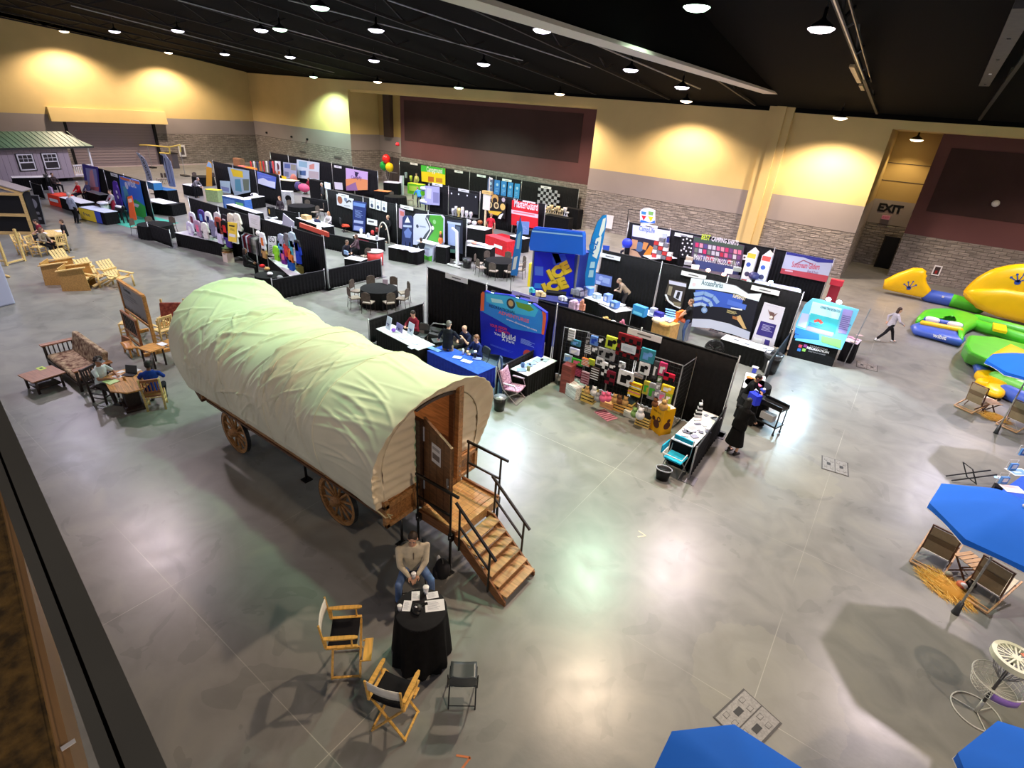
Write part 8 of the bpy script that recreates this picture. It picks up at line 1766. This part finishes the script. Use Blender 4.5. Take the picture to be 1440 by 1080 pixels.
person('person in tan bending over the long white table',gp(868,444,0)+Vector((-.1,.9,0)),R(120),1.7,lean=.8,top=(150,132,116),bot=(60,56,60),hair=(150,130,110),hl=(-.1,.5,.95),hr=(.1,.5,.95))
for px,py,w,h,c,lb in((797,404,.35,.35,'c','turquoise cup stack right of the blue table'),(748,409,.35,.3,'c','turquoise lamp at the left of the blue table'),(760,414,.6,.3,(214,190,150),'cream and red toys on the blue table'),(792,420,.5,.25,(214,214,236),'white bags on the blue table'),(803,424,.4,.3,'n','navy bag beside the white bags'),(808,432,.6,.5,(200,170,200),'pink lilac bag pile behind the drape'),(818,434,.3,.6,(206,140,120),'orange and white stack behind the drape'),(852,452,.4,.35,(196,160,90),'tan cardboard box behind the drape'),(845,459,.4,.25,(190,160,100),'straw hat behind the drape'),(861,459,.6,.4,(230,226,230),'white shopping bags behind the drape'),(874,463,.3,.6,(200,110,140),'pink coat behind the drape'),(814,412,.9,.4,(150,150,176),'grey cloth pile beside the blue tub')):
 b=MB();m=mat(kc(c),.7,var=.25,scale=8);b.box((-w*.12,0,h*.3),(w*.5,w*.45,h*.6),m,R(px));b.box((w*.16,.03,h*.22),(w*.36,w*.4,h*.44),m,R(py));b.ell((0,-.02,h*.62),(w*.22,w*.2,h*.18),m);zt=.96 if py<436 else .7
 single('booth_goods',b,lb,'goods',gp(px,py+2,zt))
T2('navy clothed table below the ICE panel',(748,418),(812,430),1.0,h=.93,top=cloth((52,56,110)),skirt=cloth((30,32,80)))
T2('low black shelf table before the ICE panel',(768,411),(796,414),.4,h=1.05,top=BLK)
b=MB();b.box((0,0,.6),(.12,.3,1.2),prnt((236,214,40)));single('yellow_board',b,'narrow bright yellow board at the left foot of the ICE kiosk','board',gp(745,402,0))
DY_=22.9
PB('display_board','brightly lit blue resort display with aerial beach picture','display',DY_-.1,[(1117,478),(1119,455),(1132,428),(1142,420),(1150,421),(1185,430),(1208,436),(1202,450),(1183,492),(1150,485)],(110,190,226),[('p',[(1143,424),(1184,434),(1178,452),(1138,442)],(190,240,240)),('p',[(1140,440),(1180,450),(1174,470),(1136,460)],(70,190,206)),('p',[(1135,458),(1173,468),(1170,474),(1133,464)],(150,140,150)),('p',[(1119,460),(1152,470),(1152,478),(1117,475)],(50,120,220)),('p',[(1155,472),(1184,478),(1182,490),(1155,481)],(130,190,110)),('p',[(1128,440),(1138,442),(1133,462),(1121,458)],(180,190,226)),('p',[(1186,434),(1200,437),(1190,470),(1178,468)],(150,140,200)),('l',[(1145,452),(1152,450),(1156,455)],.1,(220,90,80)),('s',(1138,452),(1160,464),4,(70,90,200)),('t','CONNECTING RECREATION',(1153,433),(1181,440),.1,(40,90,120)),('s',(1186,442),(1194,466),8,(90,90,150))],.1)
t=thing('counter','black clothed counter with four coloured squares and white lettering','counter',gp(1146,508,0)+Vector((0,.2,0)),0)
a,c=gp(1106,500,0),gp(1170,516,0);d=c-a;rz=math.atan2(d.y,d.x);t.location=(a+c)/2+Vector((-math.sin(rz),math.cos(rz),0))*.35;t.rotation_euler=(0,0,rz);w=d.length
b=MB();b.box((0,0,.48),(w,.7,.95),BLK);b.T=Matrix.Translation((0,-.352,0))
for x,z,cc in((-w*.28,.52,(200,70,90)),(-w*.18,.58,(130,60,130)),(-w*.28,.36,(60,120,210)),(-w*.18,.4,(140,190,90))):b.gr(x-.06,z-.06,x+.06,z+.06,prnt(cc),1)
b.txt('CONNECTING',w*.1,.6,.06,PW,1,w=.62,bold=0);b.txt('RECREATION',w*.1,.48,.09,PW,1,w=.78,bold=.04);b.txt('DESTINATIONS',w*.1,.38,.05,prnt((150,150,156)),1,w=.6,bold=0);obj('counter_body',b,t);b=MB();b.box((0,0,.965),(w+.02,.72,.02),cloth((40,50,80)));obj('counter_top',b,t)
for px,py,lb in((1165,421,'left'),(1180,425,'right')):
 p=gY(px,py,DY_-.3);b=MB();b.ell((0,0,0),(.09,.09,.07),mat((190,225,255),.4,emit=25));b.tube([(0,0,0),(0,.25,-.1)],.015,BLKM,5);single('display_lamp',b,'%s of two glaring lamps over the resort display'%lb,'lamp',p)
 L=bpy.data.lights.new('dl','SPOT');L.energy=260;L.color=(.6,.85,1);L.spot_size=R(120);L.shadow_soft_size=.05;lo=bpy.data.objects.new('display_light',L);COL.objects.link(lo);lo.location=p+Vector((0,-.3,-.05));lo.rotation_euler=(R(-30),0,0)
T2('small black clothed table with pink leaflets right of the resort display',(1188,479),(1206,484),.7,h=.85,top=cloth((206,190,206)))
for i,(px,py)in enumerate(((1196,474),(1203,477),(1209,472),(1200,481))):flat('leaflet','pink and white leaflet heap, number %s on the small table by the resort display'%['one','two','three','four'][i],'paper',gp(px,py,.87),.22,.16,prnt((206,150+i*14,180)),R(20*i),None,.02)
b=MB();b.tube([(0,0,0),(.15,0,2.4)],.02,ALU,6);single('pole',b,'thin silver pole right of the resort display','pole',gp(1186,514,0))
PB('display_board','purple edged board with a pink rocket like picture','display',YLO-.1,[(115,231),(137,235),(141,270),(122,272)],(60,50,160),[('p',[(120,236),(135,238),(139,268),(125,270)],(150,160,226)),('p',[(126,240),(130,238),(135,264),(126,266)],(226,170,190)),('p',[(124,263),(139,263),(139,269),(125,270)],(206,120,130))])
T2('black draped table with a white top below the rocket picture',(116,267),(140,274),.8,h=.75)
PB('retractable_banner','tall curved deep purple banner','banner',YLO-1.0,[(158,256),(160,254),(164,256),(172,285),(174,300),(163,300),(160,280)],(70,30,150),[('c',(164,270),.9,'w'),('c',(166,277),.9,'w'),('c',(165,262),.9,(150,110,220))])
PB('display_board','bright blue and green water toys picture board','display',YLO-.15,[(167,247),(196,255),(200,275),(208,311),(182,308),(172,280)],(60,120,220),[('p',[(168,248),(196,256),(196,260),(170,252)],(214,120,90)),('t','wibit',(180,262),(192,265),.5,'w'),('p',[(180,290),(190,280),(204,290),(207,310),(184,306)],(70,180,80)),('p',[(184,284),(196,288),(194,292),(183,288)],'w'),('p',[(172,262),(177,262),(184,284),(178,286)],(90,170,190)),('c',(178,261),2,'w')])
PB('retractable_banner','narrow orange banner before the water toys board','banner',YLO-2.2,[(179,277),(185,275),(192,309),(183,311)],(226,96,40),[('p',[(180,280),(185,279),(186,284),(181,285)],(240,200,180))])
b=MB();b.box2((-4.2,-1.2,.002),(3.6,1.6,.008),cloth((70,160,140),.05));single('carpet',b,'sea green carpet of the far left booth','carpet',gp(172,306,0),R(6))
t=thing('toy_animal','black four legged animal statue with a white back','statue',gp(173,312,0));b=MB();b.ell((0,0,.75),(.6,.2,.22),PK,14,8)
for x in(-.45,.45):
 for y in(-.12,.12):b.tube([(x,y,.7),(x*1.1,y,0)],.05,PK,6)
b.ell((.62,0,.95),(.16,.1,.14),PK);b.tube([(-.55,0,.75),(-.8,0,.5)],.03,PK,5);remesh(obj('body',b,t),.03);b=MB();b.ell((0,0,.93),(.5,.17,.07),PW,12,6);obj('blanket',b,t,'white back')
t=thing('bar_table','white round stool table with a white column','table',gp(152,308,0));b=MB();b.lathe([(.3,.95),(.38,1.0),(.36,1.06)],plas((226,226,236)),n=20);obj('tabletop',b,t);b=MB();b.lathe([(.28,0),(.2,.5),(.24,.95)],plas((190,206,200)),n=16);obj('base',b,t)
def yb(b):b.gr(-1.3,.04,.35,.72,prnt((236,206,50)),1);b.gr(.35,.04,.95,.72,prnt((60,80,190)),1);b.txt('free',-.55,.3,.22,prnt((60,70,90)),3,w=.7)
T2('yellow and blue fronted table where the person in a red apron stands',(111,291),(146,299),.8,h=.75,top=cloth((200,206,230)),front=yb)
T2('red clothed short table at the left end of the far left booth',(66,272),(82,276),.9,h=.75,top=cloth((236,80,60)),skirt=cloth((232,70,50)),front=lambda b:b.gr(-.5,.3,.6,.5,PW,1))
T2('black skirted white topped table beside the red table',(83,277),(113,286),.8,h=.75)
b=MB();b.box((0,0,.2),(.5,.1,.4),prnt((190,180,220)));single('flyer_stand',b,'small lilac stand on the red table','stand',gp(73,271.5,.77))
drape('low black drape left of the red table',(-52.6,12.6),(-50.6,12.7),.95,group='low black drapes')
PA=gp(105,296,0)
person('man in a pale grey shirt and black trousers standing by the far left tables',gp(108,314,0),R(15),1.8,top=(140,146,166),bot=(18,18,22),hair=(180,170,170))
person('person in a red shirt seated behind the red table',gp(92,285,0)+Vector((0,1.0,0)),R(190),1.7,'sit',.5,top=(206,40,50),bot=(40,40,50),hair=(190,170,160))
person('person in a pale cap and blue shirt seated beside the red shirt',gp(106,284,0)+Vector((0,1.0,0)),R(200),1.7,'sit',.5,top=(110,120,170),bot=(40,40,50),hair=(200,190,170),cap=(206,196,180))
person('person in a dark red apron standing behind the yellow fronted table',gp(131,310,0)+Vector((.1,1.3,0)),R(185),1.78,top=(170,160,170),bot=(120,30,60),hair=(80,60,60),apron=(150,40,60),hl=(-.15,.35,1.0),hr=(.15,.35,1.0))
ha,hb=gp(6,258,.2),gp(106,251,.2)
d=hb-ha;rz=math.atan2(d.y,d.x);Lh=d.length
HS=thing('cabin_house','grey sided cabin with a green metal roof and white windows by the dock door','building',(hb.x,hb.y,0),rz)
SD=mat((168,156,166),.7);H_=2.75;GR=mat((96,136,104),.45,var=.08,scale=1)
b=MB();b.box2((-14,0,.3),(0,3.4,H_),SD)
for i in range(36):b.box2((-14+i*.4,-.012,.3),(-13.98+i*.4,0,H_),mat((150,138,148),.7))
obj('wall',b,HS)
b=MB();b.add([(-14.3,-.3,H_),(2.0,-.3,H_),(.9,1.8,H_+1.0),(-14.3,1.8,H_+1.0),(-14.3,3.9,H_),(2.0,3.9,H_)],[(0,1,2,3),(3,2,5,4)],GR)
for i in range(40):x=-14.2+i*.4;b.beam((x,-.3,H_+.02),(x-.0,1.8,H_+1.02),.03,.03,GR)
o=obj('roof',b,HS);o.modifiers.new('s','SOLIDIFY').thickness=.06
b=MB();b.box2((-14.3,-.34,H_-.14),(2.0,-.28,H_+.01),mat((50,54,52),.6));obj('fascia',b,HS)
for px in(43,77):
 p=gp(px,224,1.6);lx=(Vector((p.x,p.y,0))-Vector(HS.location)).length*-1;lx=-(Lh*(106-px)/100)
 b=MB();b.box2((lx-.62,-.05,1.0),(lx+.62,0,2.3),mat((44,42,46),.4));f=obj('window',b,HS)
 b=MB()
 for a in((lx-.55,-.08,1.06,lx-.47,2.24),(lx+.47,-.08,1.06,lx+.55,2.24)):b.box2((a[0],-.08,a[2]),(a[3],-.04,a[4]),PW)
 for z in(1.06,1.6,2.18):b.box2((lx-.55,-.08,z),(lx+.55,-.04,z+.08),PW)
 for x in(-.16,.16):b.box2((lx+x-.015,-.07,1.66),(lx+x+.015,-.05,2.2),PW)
 b.box2((lx-.5,-.07,1.9),(lx+.5,-.05,1.93),PW);obj('sash',b,f)
b=MB();b.box2((0,.0,.3),(1.8,3.4,.4),mat((170,160,160),.7));b.box2((0,.6,.4),(.04,1.5,2.4),mat((40,36,38),.5));obj('porch',b,HS)
for y in(.05,3.3):b=MB();b.beam((1.7,y,.3),(1.7,y,H_),.12,.12,PW);obj('porch_post',b,HS)
b=MB();
for i in range(10):b.box2((.15+i*.16,.02,.45),(.2+i*.16,.06,1.25),PW)
b.box2((.1,.0,1.2),(1.7,.08,1.28),PW);b.box2((.1,.0,.42),(1.7,.08,.5),PW);obj('porch_railing',b,HS)
b=MB();
for x in(-12,-8,-4,-.5):b.box2((x,.2,0),(x+.4,3.2,.3),PK)
obj('skid',b,HS)
T2('long black draped table with a white top in front of the cabin',(17,250),(75,249),1.0,h=.95)
t=thing('easel','dark folding easel beside the long table by the cabin','easel',gp(72,268,0));b=MB();b.tube([(-.5,0,0),(0,0,1.7)],.03,PK,5);b.tube([(.6,0,0),(0,0,1.7)],.03,PK,5);obj('leg',b,t);b=MB();b.box((-.2,-.05,.9),(.7,.05,.5),mat((60,60,64),.6));obj('panel',b,t)
person('dark clothed person sitting between the cabin table and the red shirt',gp(80,270,0),R(-60),1.7,'sit',.5,top=(60,50,50),bot=(30,30,34),hair=(70,50,40))
YP=mat((226,206,110),.4);t=thing('pipe_structure','tall frame of yellow pipes on thin grey posts with black feet','frame',gp(218,237,0))
def yp(px,py,Yw):return gY(px,py,Yw)-Vector(t.location)
YW=gp(218,237,0).y
P={k:yp(*v,YW)for k,v in dict(a=(192,204),b=(253,204),c=(207,204),d=(238,207),e=(239,216),f=(225,215),g=(254,214),h=(193,212)).items()}
for u,v in(('a','c'),('a','h'),('c','d'),('d','b'),('d','e'),('e','f'),('b','g')):b=MB();b.tube([P[u],P[v]],.07,YP,6);obj('pipe',b,t)
for u in('h','g','c'):b=MB();q_=P[u];b.tube([q_,Vector((q_.x,q_.y,0))],.03,ALU,5);b.box((q_.x,q_.y,.06),(1.1,.5,.1),PK);obj('post',b,t)
b=MB();b.box((0,0,.75),(1.3,.6,1.5),mat((104,96,104),.6));b.box((0,0,1.5),(1.5,.7,.08),PK);single('grey_cart',b,'grey hotel style case standing by the yellow pipes','case',gp(245,236,0))
NL=0
LPOW=3300
for p,c,*k in LP:
 NL+=1
 lamp(p,LPOW*(k[0]if k else 1),c,'round black high bay lamp with a glowing white lens under the ceiling')
w=bpy.data.worlds.new('world');SC.world=w;w.use_nodes=True
w.node_tree.nodes['Background'].inputs[0].default_value=(.62,.62,.68,1);w.node_tree.nodes['Background'].inputs[1].default_value=.38
SC.view_settings.exposure=0.25
lamp(Vector((-9,-2.4,12.6)),300,(255,206,150),'added unseen high bay lamp above the gallery')  # warm lamp out of view, added to light the near side of the wagon
for lx_,lw_ in((-11.6,'rear'),(-8.1,'front')):
 lamp(Vector((lx_,8.2,12.0)),2200,(182,255,200),'added round black high bay lamp with a greenish lens above the %s of the wagon'%lw_,size=R(56))  # pair of green lamps added to tint and brighten the canvas top
lamp(Vector((-1.3,44.9,8.2)),420,(255,224,170),'round lamp under the soffit inside the exit alcove',size=R(120))
lamp(Vector((7.0,37.2,8.9)),1800,WARM,'added round black high bay lamp brightening the maroon wall at right')  # extra lamp added to brighten the right-hand block and maroon wall
